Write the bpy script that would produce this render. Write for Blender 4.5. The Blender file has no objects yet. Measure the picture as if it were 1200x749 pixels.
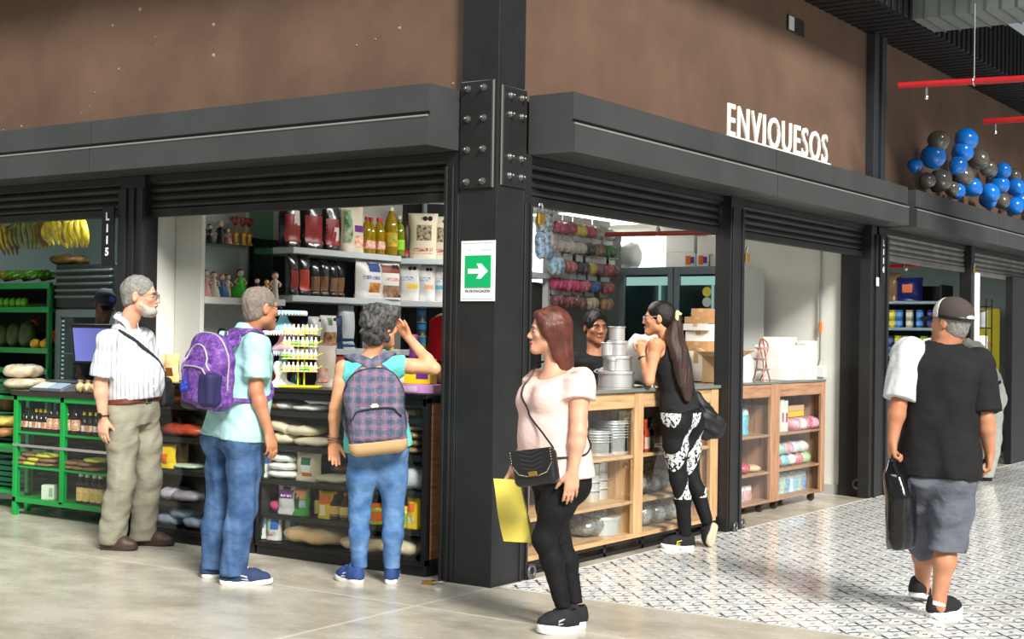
import bpy, bmesh, math, random
import numpy as np
from mathutils import Vector, Matrix, Euler
rnd = random.Random(7)
COL = bpy.context.scene.collection
PI = math.pi

# ---------------------------------------------------------------- materials
def lin(c):
    out = []
    for v in c[:3]:
        v = v / 255.0
        out.append(v / 12.92 if v <= 0.04045 else ((v + 0.055) / 1.055) ** 2.4)
    return (out[0], out[1], out[2], 1.0)

_M = {}
def mat(name, rgb=(128, 128, 128), rough=0.5, metal=0.0, var=None, bump=None, emit=0.0, alpha=1.0,
        trans=0.0, coat=0.0, spec=0.5, rgb2=None, ior=1.45):
    """var=(scale, amount 0..1) mixes rgb with rgb2 (or a darker rgb) through noise; bump=(scale, strength)."""
    if name in _M: return _M[name]
    m = bpy.data.materials.new(name); m.use_nodes = True
    nt = m.node_tree; b = nt.nodes['Principled BSDF']
    b.inputs['Base Color'].default_value = lin(rgb)
    b.inputs['Roughness'].default_value = rough
    b.inputs['Metallic'].default_value = metal
    b.inputs['Coat Weight'].default_value = coat
    b.inputs['Coat Roughness'].default_value = 0.08
    b.inputs['Specular IOR Level'].default_value = spec
    b.inputs['IOR'].default_value = ior
    b.inputs['Transmission Weight'].default_value = trans
    b.inputs['Alpha'].default_value = alpha
    if emit:
        b.inputs['Emission Color'].default_value = lin(rgb); b.inputs['Emission Strength'].default_value = emit
    tc = None
    if var or bump:
        tc = nt.nodes.new('ShaderNodeTexCoord')
    if var:
        n = nt.nodes.new('ShaderNodeTexNoise'); n.inputs['Scale'].default_value = var[0]; n.inputs['Detail'].default_value = 5
        nt.links.new(tc.outputs['Object'], n.inputs['Vector'])
        r = nt.nodes.new('ShaderNodeValToRGB'); r.color_ramp.elements[0].position = 0.35; r.color_ramp.elements[1].position = 0.65
        c2 = lin(rgb2) if rgb2 else tuple([x * (1 - var[1]) for x in lin(rgb)[:3]] + [1])
        r.color_ramp.elements[0].color = c2; r.color_ramp.elements[1].color = lin(rgb)
        nt.links.new(n.outputs['Fac'], r.inputs['Fac']); nt.links.new(r.outputs['Color'], b.inputs['Base Color'])
    if bump:
        n2 = nt.nodes.new('ShaderNodeTexNoise'); n2.inputs['Scale'].default_value = bump[0]; n2.inputs['Detail'].default_value = 4
        nt.links.new(tc.outputs['Object'], n2.inputs['Vector'])
        bp = nt.nodes.new('ShaderNodeBump'); bp.inputs['Strength'].default_value = bump[1]; bp.inputs['Distance'].default_value = 0.01
        nt.links.new(n2.outputs['Fac'], bp.inputs['Height']); nt.links.new(bp.outputs['Normal'], b.inputs['Normal'])
    _M[name] = m
    return m

class NG:
    """tiny node-graph helper"""
    def __init__(s, m): s.nt = m.node_tree; s.b = s.nt.nodes['Principled BSDF']
    def n(s, t, **kw):
        x = s.nt.nodes.new(t)
        for k, v in kw.items(): setattr(x, k, v)
        return x
    def l(s, a, b): s.nt.links.new(a, b)
    def val(s, sock, v):
        if hasattr(v, 'is_output') or isinstance(v, bpy.types.NodeSocket): s.l(v, sock)
        else: sock.default_value = v
    def math(s, op, a, b=0.0, c=None):
        x = s.n('ShaderNodeMath', operation=op); s.val(x.inputs[0], a); s.val(x.inputs[1], b)
        if c is not None: s.val(x.inputs[2], c)
        return x.outputs[0]
    def obj(s):
        return s.n('ShaderNodeTexCoord').outputs['Object']
    def sep(s, v):
        x = s.n('ShaderNodeSeparateXYZ'); s.l(v, x.inputs[0]); return x.outputs
    def noise(s, v, scale, detail=4, rough=.5):
        x = s.n('ShaderNodeTexNoise'); s.l(v, x.inputs['Vector']); x.inputs['Scale'].default_value = scale
        x.inputs['Detail'].default_value = detail; x.inputs['Roughness'].default_value = rough; return x.outputs['Fac']
    def ramp(s, f, stops, interp='LINEAR'):
        x = s.n('ShaderNodeValToRGB'); x.color_ramp.interpolation = interp; e = x.color_ramp.elements
        while len(e) < len(stops): e.new(0.5)
        for i, (p, c) in enumerate(stops): e[i].position = p; e[i].color = lin(c)
        s.val(x.inputs['Fac'], f); return x.outputs['Color']
    def mix(s, f, a, b, mode='MIX'):
        x = s.n('ShaderNodeMix', data_type='RGBA', blend_type=mode); s.val(x.inputs[0], f); s.val(x.inputs[6], a); s.val(x.inputs[7], b)
        return x.outputs[2]
    def bump(s, h, strength=.3, dist=.01):
        x = s.n('ShaderNodeBump'); s.l(h, x.inputs['Height']); x.inputs['Strength'].default_value = strength; x.inputs['Distance'].default_value = dist
        s.l(x.outputs['Normal'], s.b.inputs['Normal'])

def glass(name, tint=(235, 245, 242), gloss=0.09, rough=0.02):
    """thin pane: mostly clear, with Fresnel reflection"""
    if name in _M: return _M[name]
    m = bpy.data.materials.new(name); m.use_nodes = True
    nt = m.node_tree; nt.nodes.clear()
    o = nt.nodes.new('ShaderNodeOutputMaterial'); t = nt.nodes.new('ShaderNodeBsdfTransparent'); g = nt.nodes.new('ShaderNodeBsdfGlossy')
    t.inputs[0].default_value = lin(tint); g.inputs['Roughness'].default_value = rough
    f = nt.nodes.new('ShaderNodeLayerWeight'); f.inputs[0].default_value = 0.5
    pw = nt.nodes.new('ShaderNodeMath'); pw.operation = 'POWER'; pw.inputs[1].default_value = 4.0; nt.links.new(f.outputs['Facing'], pw.inputs[0])
    a = nt.nodes.new('ShaderNodeMath'); a.operation = 'MULTIPLY_ADD'; a.inputs[1].default_value = 0.7; a.inputs[2].default_value = gloss * .5
    nt.links.new(pw.outputs[0], a.inputs[0])
    mx = nt.nodes.new('ShaderNodeMixShader'); nt.links.new(a.outputs[0], mx.inputs[0]); nt.links.new(t.outputs[0], mx.inputs[1]); nt.links.new(g.outputs[0], mx.inputs[2])
    nt.links.new(mx.outputs[0], o.inputs[0])
    _M[name] = m
    return m

# ---------------------------------------------------------------- tagging
def tag(o, label=None, cat=None, group=None, kind=None):
    if label: o['label'] = label
    if cat: o['category'] = cat
    if group: o['group'] = group
    if kind: o['kind'] = kind
    return o

def thing(name, label, cat, loc=(0, 0, 0), rotz=0.0, group=None, rot=None):
    o = bpy.data.objects.new(name, None); COL.objects.link(o); o.empty_display_size = 0.05
    o.location = loc; o.rotation_euler = rot if rot else (0, 0, rotz)
    return tag(o, label, cat, group)

def dup(root, loc, rotz=None, label=None, group=None, scale=None, rot=None):
    r = root.copy(); COL.objects.link(r); r.location = loc
    if rot is not None: r.rotation_euler = rot
    elif rotz is not None: r.rotation_euler = (0, 0, rotz)
    if label: r['label'] = label
    if group: r['group'] = group
    if scale is not None: r.scale = (scale, scale, scale) if not hasattr(scale, '__len__') else scale
    for ch in list(root.children):
        c = ch.copy(); COL.objects.link(c); c.parent = r
        for g in list(ch.children):
            d = g.copy(); COL.objects.link(d); d.parent = c
    return r

def obj(name, bm, m, parent=None, smooth=30, loc=None, rot=None, label=None, sub=0):
    """link a bmesh as one mesh object"""
    me = bpy.data.meshes.new(name)
    bmesh.ops.recalc_face_normals(bm, faces=bm.faces[:])
    bm.to_mesh(me); bm.free()
    ms = m if isinstance(m, (list, tuple)) else [m]
    for x in ms: me.materials.append(x)
    if smooth:
        for p in me.polygons: p.use_smooth = True
        if smooth < 180: me.set_sharp_from_angle(angle=math.radians(smooth))
    o = bpy.data.objects.new(name, me); COL.objects.link(o)
    if parent: o.parent = parent
    if loc is not None: o.location = loc
    if rot is not None: o.rotation_euler = rot
    if label: o['label'] = label
    if sub:
        s = o.modifiers.new('Subdivision', 'SUBSURF'); s.levels = sub; s.render_levels = sub
    return o

def struct(name, bm, m, parent=None, smooth=30, label=None):
    o = obj(name, bm, m, parent, smooth)
    if not parent: o['kind'] = 'structure'
    if label: o['label'] = label
    return o

# ---------------------------------------------------------------- mesh pieces
def BM(): return bmesh.new()

def _xf(vs, loc, rot):
    if rot is not None:
        R = Euler(rot).to_matrix() if not isinstance(rot, Matrix) else rot
        for v in vs: v.co = R @ v.co
    if loc is not None:
        L = Vector(loc)
        for v in vs: v.co = v.co + L

def box(bm, lo, hi, bev=0.0, rot=None, loc=None, mi=0, seg=1):
    """axis box lo..hi, optional bevel; rot/loc applied after"""
    t = bmesh.new()
    x0, y0, z0 = lo; x1, y1, z1 = hi
    vs = [t.verts.new(c) for c in ((x0,y0,z0),(x1,y0,z0),(x1,y1,z0),(x0,y1,z0),(x0,y0,z1),(x1,y0,z1),(x1,y1,z1),(x0,y1,z1))]
    for f in ((0,3,2,1),(4,5,6,7),(0,1,5,4),(1,2,6,5),(2,3,7,6),(3,0,4,7)): t.faces.new([vs[i] for i in f])
    if bev > 0: bmesh.ops.bevel(t, geom=t.edges[:], offset=bev, segments=seg, affect='EDGES', profile=0.5)
    _xf(t.verts, loc, rot); _merge(bm, t, mi)

def _merge(bm, t, mi=0):
    mp = {}
    for v in t.verts: mp[v] = bm.verts.new(v.co)
    for f in t.faces:
        try:
            nf = bm.faces.new([mp[v] for v in f.verts]); nf.material_index = mi if mi else f.material_index
        except ValueError: pass
    t.free()

def prism(bm, pts, axis, a, b, mi=0, bev=0):
    """extrude 2D polygon pts along axis (0,1,2) from a to b; pts give the two other coords in order"""
    t = bmesh.new()
    def mk(p, h):
        c = [0, 0, 0]; k = [i for i in range(3) if i != axis]; c[k[0]] = p[0]; c[k[1]] = p[1]; c[axis] = h; return t.verts.new(c)
    A = [mk(p, a) for p in pts]; B = [mk(p, b) for p in pts]; n = len(pts)
    t.faces.new(A); t.faces.new(B[::-1])
    for i in range(n): t.faces.new((A[i], B[i], B[(i+1) % n], A[(i+1) % n]))
    if bev: bmesh.ops.bevel(t, geom=t.edges[:], offset=bev, segments=1, affect='EDGES', profile=0.5)
    _merge(bm, t, mi)

def lathe(bm, prof, n=16, loc=(0, 0, 0), rot=None, mi=0, sx=1.0, sy=1.0, cap=True):
    t = bmesh.new(); rings = []
    for r, z in prof:
        if r < 1e-6: rings.append([t.verts.new((0, 0, z))])
        else: rings.append([t.verts.new((r * sx * math.cos(2*PI*i/n), r * sy * math.sin(2*PI*i/n), z)) for i in range(n)])
    for A, B in zip(rings, rings[1:]):
        if len(A) == 1 and len(B) == 1: continue
        for i in range(n):
            j = (i + 1) % n
            if len(A) == 1: t.faces.new((A[0], B[j], B[i]))
            elif len(B) == 1: t.faces.new((A[i], A[j], B[0]))
            else: t.faces.new((A[i], A[j], B[j], B[i]))
    if cap:
        if len(rings[0]) > 1: t.faces.new(rings[0][::-1])
        if len(rings[-1]) > 1: t.faces.new(rings[-1])
    _xf(t.verts, loc, rot); _merge(bm, t, mi)

def ball(bm, c, r, n=16, m=10, rot=None, mi=0):
    """ellipsoid"""
    rx, ry, rz = (r, r, r) if not hasattr(r, '__len__') else r
    t = bmesh.new(); bmesh.ops.create_uvsphere(t, u_segments=n, v_segments=m, radius=1.0)
    for v in t.verts: v.co = Vector((v.co.x * rx, v.co.y * ry, v.co.z * rz))
    _xf(t.verts, c, rot); _merge(bm, t, mi)

def frames(P, up=None):
    """parallel-transport frames along points"""
    P = [Vector(p) for p in P]; T = []
    for i in range(len(P)):
        d = (P[min(i+1, len(P)-1)] - P[max(i-1, 0)]); T.append(d.normalized() if d.length > 1e-9 else Vector((0, 0, 1)))
    u = Vector(up) if up is not None else (Vector((0, 0, 1)) if abs(T[0].z) < .9 else Vector((1, 0, 0)))
    u = (u - T[0] * u.dot(T[0])).normalized(); out = []
    for t in T:
        u = (u - t * u.dot(t))
        u = u.normalized() if u.length > 1e-6 else t.orthogonal().normalized()
        out.append((t, u, t.cross(u)))
    return P, out

def tube(bm, pts, r, n=8, mi=0, flat=None, up=None, closed=False):
    """sweep a circle (or flat=(a,b) ellipse) along pts; r scalar or list"""
    P, F = frames(pts, up); t = bmesh.new(); rings = []
    for i, (p, (T, U, V)) in enumerate(zip(P, F)):
        rr = r[i] if hasattr(r, '__len__') else r
        a, b = (rr, rr) if flat is None else (rr * flat[0], rr * flat[1])
        rings.append([t.verts.new(p + U * (a * math.cos(2*PI*k/n)) + V * (b * math.sin(2*PI*k/n))) for k in range(n)])
    prs = list(zip(rings, rings[1:]))
    if closed: prs.append((rings[-1], rings[0]))
    for A, B in prs:
        for k in range(n): t.faces.new((A[k], A[(k+1) % n], B[(k+1) % n], B[k]))
    if not closed: t.faces.new(rings[0][::-1]); t.faces.new(rings[-1])
    _merge(bm, t, mi)

def ribbon(bm, pts, normals, w, th, mi=0):
    """flat strap: pts centre line, normals outward, width w, thickness th"""
    t = bmesh.new(); P = [Vector(p) for p in pts]; rings = []
    for i, p in enumerate(P):
        d = (P[min(i+1, len(P)-1)] - P[max(i-1, 0)]).normalized(); nn = Vector(normals[i]); nn = (nn - d * nn.dot(d)).normalized(); s = d.cross(nn)
        ww = w[i] if hasattr(w, '__len__') else w
        rings.append([t.verts.new(p + s * a + nn * b) for a, b in ((-ww/2, 0), (-ww/2*.8, th), (ww/2*.8, th), (ww/2, 0), (ww/2*.8, -th*.3), (-ww/2*.8, -th*.3))])
    for A, B in zip(rings, rings[1:]):
        for k in range(6): t.faces.new((A[k], A[(k+1) % 6], B[(k+1) % 6], B[k]))
    t.faces.new(rings[0][::-1]); t.faces.new(rings[-1]); _merge(bm, t, mi)

def bez(pts, n=24):
    """Catmull-Rom through pts"""
    P = [Vector(p) for p in pts]; P = [P[0] * 2 - P[1]] + P + [P[-1] * 2 - P[-2]]; out = []
    segs = len(P) - 3
    for i in range(n + 1):
        t = i / n * segs; k = min(int(t), segs - 1); u = t - k; a, b, c, d = P[k:k+4]
        out.append(np.array(0.5 * ((2*b) + (c-a)*u + (2*a-5*b+4*c-d)*u*u + (3*b-a-3*c+d)*u**3)))
    return out

def text_mesh(body, size, depth=0.002, bold=0.0, sx=1.0, align='CENTER', space=1.0, line=1.0):
    """returns a bmesh of 3D lettering in the XZ plane facing -Y, origin by align / baseline"""
    cu = bpy.data.curves.new('lettering', 'FONT'); cu.body = body; cu.size = size; cu.extrude = depth / 2; cu.offset = bold
    cu.align_x = align; cu.space_character = space; cu.space_line = line; cu.resolution_u = 3
    o = bpy.data.objects.new('lettering', cu); COL.objects.link(o)
    dg = bpy.context.evaluated_depsgraph_get(); me = bpy.data.meshes.new_from_object(o.evaluated_get(dg))
    bm = bmesh.new(); bm.from_mesh(me)
    bpy.data.objects.remove(o); bpy.data.curves.remove(cu); bpy.data.meshes.remove(me)
    R = Matrix.Rotation(PI/2, 3, 'X')
    for v in bm.verts: v.co = R @ Vector((v.co.x * sx, v.co.y, v.co.z))
    return bm

def xform(bm, loc=None, rot=None):
    _xf(bm.verts, loc, rot); return bm

ORD = ['first','second','third','fourth','fifth','sixth','seventh','eighth','ninth','tenth','eleventh','twelfth','thirteenth','fourteenth','fifteenth','sixteenth','seventeenth','eighteenth','nineteenth','twentieth']
def nth(i, n=None):
    """ordinal from the left: leftmost, second from left ... rightmost"""
    if i == 0: return 'leftmost'
    if n and i == n - 1: return 'rightmost'
    return ORD[i] + ' from left'

# ---------------------------------------------------------------- smooth solids (bodies, clothes, hair, bags)
def V3(p): return np.array(p, float)
def nrm(v): v = V3(v); return v / (np.linalg.norm(v) + 1e-12)

class Prim:
    def __init__(s, f, c, r, k=0.02, sub=False): s.f, s.c, s.r, s.k, s.sub = f, V3(c), r, k, sub

def cone(a, b, ra, rb, k=0.02, sub=False, o=0.0, flat=None, cut=False):
    """tapered capsule a-b; cut=True ends flat; flat=(dir, factor) squashes along dir"""
    a, b = V3(a), V3(b); ra += o; rb += o; ab = b - a; L2 = ab @ ab + 1e-12; L = math.sqrt(L2)
    def f(P):
        q = P - a; t = np.clip(q @ ab / L2, 0, 1); w = q - t[:, None] * ab
        if flat is not None:
            dn, fa = nrm(flat[0]), flat[1]; w = w + np.outer(w @ dn, dn) * (1 / fa - 1)
        d = np.sqrt((w * w).sum(1)) - (ra + (rb - ra) * t)
        if cut:
            h = q @ ab / L; d = np.maximum(d, np.maximum(-h, h - L))
        return d
    return Prim(f, (a + b) / 2, L / 2 + max(ra, rb), k, sub)

def ell(c, r, R=None, k=0.02, sub=False, o=0.0, p=2.0):
    """ellipsoid (or superellipsoid) with axes = columns of R"""
    c = V3(c); r = V3(r) + o; R = np.eye(3) if R is None else np.array(R, float)
    def f(P):
        q = (P - c) @ R; kk = (np.abs(q / r) ** p).sum(1) ** (1 / p) + 1e-9
        return np.sqrt((q * q).sum(1)) * (1 - 1 / kk)
    return Prim(f, c, float(np.linalg.norm(r)) if p > 2 else float(max(r)), k, sub)

def loft(C, rx, ry, U, k=0.02, sub=False, o=0.0, p=2.2, round_ends=True):
    """stack of (super)ellipses along centres C; U = sideways axis"""
    C = np.array(C, float); n = len(C); rx = np.array(rx, float) + o; ry = np.array(ry, float) + o
    A = C[-1] - C[0]; L = np.linalg.norm(A); a = A / L; U = nrm(V3(U) - a * (V3(U) @ a)); V = np.cross(a, U)
    s = (C - C[0]) @ a / L
    S = np.linspace(0, 1, 60)
    def smooth(y):
        z = np.interp(S, s, y); ker = np.array([1, 2, 3, 2, 1]) / 9.0
        zp = np.concatenate([[z[0]] * 2, z, [z[-1]] * 2]); return np.convolve(zp, ker, 'valid')
    T = [smooth(C[:, i]) for i in range(3)]; RX, RY = smooth(rx), smooth(ry)
    def f(P):
        h = (P - C[0]) @ a / L; t = np.clip(h, 0, 1)
        c = np.stack([np.interp(t, S, T[i]) for i in range(3)], 1); q = P - c
        x, y = q @ U, q @ V; al = np.abs(h - t) * L
        X, Y = np.interp(t, S, RX), np.interp(t, S, RY)
        kk = ((np.abs(x) / X) ** p + (np.abs(y) / Y) ** p) ** (1 / p) + 1e-9
        d = np.sqrt(x * x + y * y) * (1 - 1 / kk)
        return np.where(al > 0, np.sqrt(np.maximum(d, 0) ** 2 + al * al) + np.minimum(d, 0) * 0, d) if round_ends else np.maximum(d, al)
    return Prim(f, C.mean(0), L / 2 + float(max(rx.max(), ry.max())) + float(np.abs(C - (C[0] + np.outer(s, A))).max()), k, sub)

def rbox(c, h, R=None, rad=0.02, k=0.01, sub=False):
    """rounded box, half sizes h, axes = columns of R"""
    c, h = V3(c), V3(h); R = np.eye(3) if R is None else np.array(R, float)
    def f(P):
        q = np.abs((P - c) @ R) - (h - rad); m = np.maximum(q, 0)
        return np.sqrt((m * m).sum(1)) + np.minimum(q.max(1), 0) - rad
    return Prim(f, c, float(np.linalg.norm(h)), k, sub)

def field(prims, P, wr=None, clips=()):
    d = np.full(len(P), 1e3); first = True
    for p in prims:
        if p.sub: continue
        e = p.f(P)
        if first: d = e; first = False
        else:
            h = np.clip(0.5 + 0.5 * (d - e) / p.k, 0, 1); d = d + (e - d) * h - p.k * h * (1 - h)
    for p in prims:
        if not p.sub: continue
        e = -p.f(P); h = np.clip(0.5 - 0.5 * (d - e) / p.k, 0, 1); d = d + (e - d) * h + p.k * h * (1 - h)
    if wr is not None: d = d + wr(P)
    for q, n in clips: d = np.maximum(d, (P - V3(q)) @ nrm(n))
    return d

def wrinkle(amp, freq, seed=1, st=(1, 1, .45), warp=1.6):
    r = np.random.RandomState(seed); D = r.normal(size=(6, 3)); D /= np.linalg.norm(D, axis=1)[:, None]; ph = r.rand(6) * 6.28; st = V3(st)
    def f(P):
        q = P * st * freq
        w1 = np.sin(q @ D[0] + ph[0]) * warp; w2 = np.sin(q @ D[1] * 1.7 + ph[1] + w1) * warp
        return amp * (0.6 * np.sin(q @ D[2] * 1.5 + w1 + ph[2]) + 0.5 * np.sin(q @ D[3] * 2.6 + w2 + ph[3]) + 0.35 * np.sin(q @ D[4] * 4.3 + w2 + ph[4]))
    return f

def sdf_mesh(prims, h=0.006, wr=None, clips=(), origin=(0, 0, 0), relax=1):
    """surface nets over the blended solids; returns a bmesh relative to origin"""
    pos = [p for p in prims if not p.sub]
    lo = np.min([p.c - p.r for p in pos], 0) - 4 * h; hi = np.max([p.c + p.r for p in pos], 0) + 4 * h
    for q, n in clips:                       # trim the grid by axis-like clips
        n = nrm(n); ax = int(np.argmax(np.abs(n)))
        if abs(n[ax]) > .98:
            if n[ax] > 0: hi[ax] = min(hi[ax], q[ax] + 0.06)
            else: lo[ax] = max(lo[ax], q[ax] - 0.06)
    N = np.ceil((hi - lo) / h).astype(int) + 1
    F = np.full(N, 1.0, np.float32); B = 16
    for i in range(0, N[0], B):
        for j in range(0, N[1], B):
            for k in range(0, N[2], B):
                e = np.minimum([i + B, j + B, k + B], N); m = e - [i, j, k]
                c = lo + h * (np.array([i, j, k]) + (m - 1) / 2.0); br = h * np.linalg.norm(m) / 2
                near = [p for p in prims if np.linalg.norm(p.c - c) < p.r + br + p.k + 0.02]
                if not [p for p in near if not p.sub]: continue
                g = np.stack(np.meshgrid(*[lo[a] + h * np.arange([i, j, k][a], e[a]) for a in range(3)], indexing='ij'), -1).reshape(-1, 3)
                F[i:e[0], j:e[1], k:e[2]] = field(near, g, wr, clips).reshape(m)
    S = F < 0
    nx, ny, nz = N - 1
    off = [(a, b, c) for a in (0, 1) for b in (0, 1) for c in (0, 1)]
    cnt = np.zeros((nx, ny, nz), np.int8)
    for a, b, c in off: cnt += S[a:a+nx, b:b+ny, c:c+nz]
    act = (cnt > 0) & (cnt < 8); idx = np.argwhere(act); n = len(idx)
    bm = bmesh.new()
    if n == 0: return bm
    acc = np.zeros((n, 3)); w = np.zeros(n)
    for a in off:
        for ax in range(3):
            if a[ax]: continue
            b = list(a); b[ax] = 1
            fa = F[idx[:, 0]+a[0], idx[:, 1]+a[1], idx[:, 2]+a[2]]; fb = F[idx[:, 0]+b[0], idx[:, 1]+b[1], idx[:, 2]+b[2]]
            x = (fa < 0) != (fb < 0); t = np.where(x, fa / np.where(x, fa - fb, 1), 0)
            pt = np.tile(np.array(a, float), (n, 1)); pt[:, ax] = t
            acc += np.where(x[:, None], pt, 0); w += x
    vid = np.full((nx, ny, nz), -1, np.int64); vid[act] = np.arange(n)
    co = lo + h * (idx + acc / w[:, None])
    quads = []
    for ax in range(3):
        o1, o2 = [(1, 2), (2, 0), (0, 1)][ax]
        sl0 = [slice(1, None)] * 3; sl0[ax] = slice(0, N[ax] - 1); sl1 = list(sl0); sl1[ax] = slice(1, N[ax])
        sl0[o1] = sl0[o2] = slice(1, -1); sl1[o1] = sl1[o2] = slice(1, -1)
        A, Bq = S[tuple(sl0)], S[tuple(sl1)]
        e = np.argwhere(A != Bq)
        if not len(e): continue
        inside = A[tuple(e.T)]
        e = e + np.array([0 if a == ax else 1 for a in range(3)])
        def cell(d1, d2):
            q = e.copy(); q[:, o1] -= d1; q[:, o2] -= d2; return vid[tuple(q.T)]
        Q = np.stack([cell(1, 1), cell(0, 1), cell(0, 0), cell(1, 0)], 1)
        Q = np.where(inside[:, None], Q, Q[:, ::-1]); quads.append(Q)
    Q = np.concatenate(quads); Q = Q[(Q >= 0).all(1)]
    for _ in range(relax):                  # light smoothing
        s = np.zeros_like(co); m = np.zeros(n)
        for a in range(4):
            b = (a + 1) % 4; np.add.at(s, Q[:, a], co[Q[:, b]]); np.add.at(m, Q[:, a], 1); np.add.at(s, Q[:, b], co[Q[:, a]]); np.add.at(m, Q[:, b], 1)
        co = co * 0.5 + 0.5 * s / np.maximum(m, 1)[:, None]
    me = bpy.data.meshes.new('tmp'); me.from_pydata((co - V3(origin)).tolist(), [], Q.tolist()); bm.from_mesh(me); bpy.data.meshes.remove(me)
    return bm

def snap(prims, P, off=0.0, wr=None, it=6):
    """move points onto the surface of the solids, off metres outside; returns points, normals"""
    P = np.array([V3(p) for p in P]); e = 0.004
    def grad(P):
        g = np.stack([field(prims, P + np.eye(3)[a] * e, wr) - field(prims, P - np.eye(3)[a] * e, wr) for a in range(3)], 1) / (2 * e)
        return g / (np.linalg.norm(g, axis=1)[:, None] + 1e-9)
    for _ in range(it): P = P - (field(prims, P, wr) - off)[:, None] * grad(P) * 0.9
    return P, grad(P)

# ---------------------------------------------------------------- people
def head_prims(c, R, F, U, s, ears=True, male=True, o=0.0):
    X = np.stack([nrm(R), nrm(F), nrm(U)], 1)
    def w(x, y, z): return V3(c) + s * (X @ V3((x, y, z)))
    j = 1.0 if male else 0.92
    ps = [ell(w(0, -.014, .032), V3((.073, .094, .086)) * s, X, .02, o=o),
          ell(w(0, .026, -.022), V3((.061 * j, .066, .078)) * s, X, .03, o=o),
          cone(w(-.045 * j, .01, -.062), w(0, .066, -.097), .022 * s, .02 * s, .03, o=o), cone(w(.045 * j, .01, -.062), w(0, .066, -.097), .022 * s, .02 * s, .03, o=o),
          ell(w(0, .078, -.098), V3((.021 * j, .015, .016)) * s, X, .018, o=o)]
    if o == 0:
        ps += [cone(w(-.036, .078, .019), w(.036, .078, .019), .011 * s, .011 * s, .014),
               cone(w(0, .083, .008), w(0, .106, -.030), .0075 * s, .0115 * s, .010),
               ell(w(-.012, .096, -.037), V3((.009, .011, .008)) * s, X, .006), ell(w(.012, .096, -.037), V3((.009, .011, .008)) * s, X, .006),
               ell(w(-.042, .062, -.022), V3((.019, .018, .015)) * s, X, .02), ell(w(.042, .062, -.022), V3((.019, .018, .015)) * s, X, .02),
               ell(w(0, .086, -.060), V3((.024, .013, .0075)) * s, X, .006), ell(w(0, .084, -.074), V3((.021, .013, .008)) * s, X, .006),
               ell(w(-.032, .098, .000), V3((.016, .016, .011)) * s, X, .014, True), ell(w(.032, .098, .000), V3((.016, .016, .011)) * s, X, .014, True),
               ell(w(0, .104, -.067), V3((.019, .014, .002)) * s, X, .004, True)]
        if ears:
            for sg in (-1, 1):
                ex = np.stack([nrm(X @ V3((1, -.35 * sg, 0))), nrm(X @ V3((.35 * sg, 1, -.2))), nrm(X @ V3((0, .2, 1)))], 1)
                ps.append(ell(w(.077 * sg, -.012, -.006), V3((.009, .019, .032)) * s, ex, .008))
                ps.append(ell(w(.087 * sg, -.006, -.002), V3((.006, .009, .018)) * s, ex, .004, True))
    return ps, w, X

def hand_prims(W, d, n, thumb, s=1.0, curl=.35, spread=1.0, tcurl=.4, fcurl=None, o=0.0):
    """W wrist, d towards the fingers, n palm normal (the way the palm faces), thumb = side vector"""
    d = nrm(d); n = nrm(V3(n) - d * (V3(n) @ d)); t = nrm(np.cross(d, n)); t = t if t @ V3(thumb) > 0 else -t
    P = lambda a, b, c: V3(W) + s * (a * d + b * t + c * n)
    pr = [ell(P(.05, 0, 0), V3((.046, .038, .0165)) * s, np.stack([d, t, n], 1), .012, p=2.6), cone(P(-.01, 0, 0), P(.03, 0, 0), .024 * s, .026 * s, .015, flat=(n, .72))]
    L = [.074, .084, .078, .060]; cu = fcurl or [curl, curl * 1.05, curl * 1.15, curl * 1.3]
    for i in range(4):
        b = (.030 - .0195 * i) ; kn = P(.088 - (.004 if i in (0, 2) else (.012 if i == 3 else 0)), b, .0)
        pr.append(cone(P(.03, b * .7, 0), kn, .0105 * s, .0105 * s, .008))
        fd = nrm(d + t * (.05 * (1.5 - i)) * spread); a = cu[i] * .75; p = kn; r = (.0098, .009, .0082, .0068)
        if i == 3: r = tuple(x * .88 for x in r)
        for q, fr in enumerate((.45, .31, .26)):
            e = p + s * L[i] * fr * (fd * math.cos(a) + n * math.sin(a)); pr.append(cone(p, e, r[q] * s, r[q + 1] * s, .003)); p = e; a += cu[i] * (1.15 if q == 0 else .8)
    p0 = P(.018, .024, .006); p1 = P(.045, .046, .014); td = nrm(d * .75 + t * (.62 - .5 * tcurl) + n * (.2 + .9 * tcurl)); p2 = p1 + s * .034 * td; p3 = p2 + s * .028 * nrm(td + n * .3 * tcurl + d * .25)
    pr += [cone(p0, p1, .0155 * s, .0125 * s, .010), cone(p1, p2, .0118 * s, .0105 * s, .004), cone(p2, p3, .0105 * s, .008 * s, .003)]
    return pr

def arm_prims(S, E, Wr, s=1.0, o=0.0, fat=1.0):
    S, E, Wr = V3(S), V3(E), V3(Wr); m = E + (Wr - E) * .28
    return [cone(S, S + (E - S) * .35, .052 * s * fat, .048 * s * fat, .03, o=o), cone(S + (E - S) * .35, E, .048 * s * fat, .0385 * s * fat, .02, o=o), cone(E, m, .0385 * s * fat, .041 * s * fat, .02, o=o), cone(m, Wr, .040 * s * fat, .0265 * s, .02, o=o)]

def leg_prims(H, K, A, s=1.0, o=0.0, fat=1.0, fwd=(0, 1, 0)):
    H, K, A = V3(H), V3(K), V3(A); b = -nrm(fwd); m = K + (A - K) * .3 + b * .018 * s
    return [cone(H, H + (K - H) * .4, .088 * s * fat, .076 * s * fat, .04, o=o), cone(H + (K - H) * .4, K, .076 * s * fat, .057 * s * fat, .03, o=o), cone(K, m, .055 * s, .054 * s * fat, .03, o=o), cone(m, A, .052 * s * fat, .036 * s, .03, o=o), cone(A, A + V3((0, 0, -.04 * s)), .036 * s, .036 * s, .02, o=o)]

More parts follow.
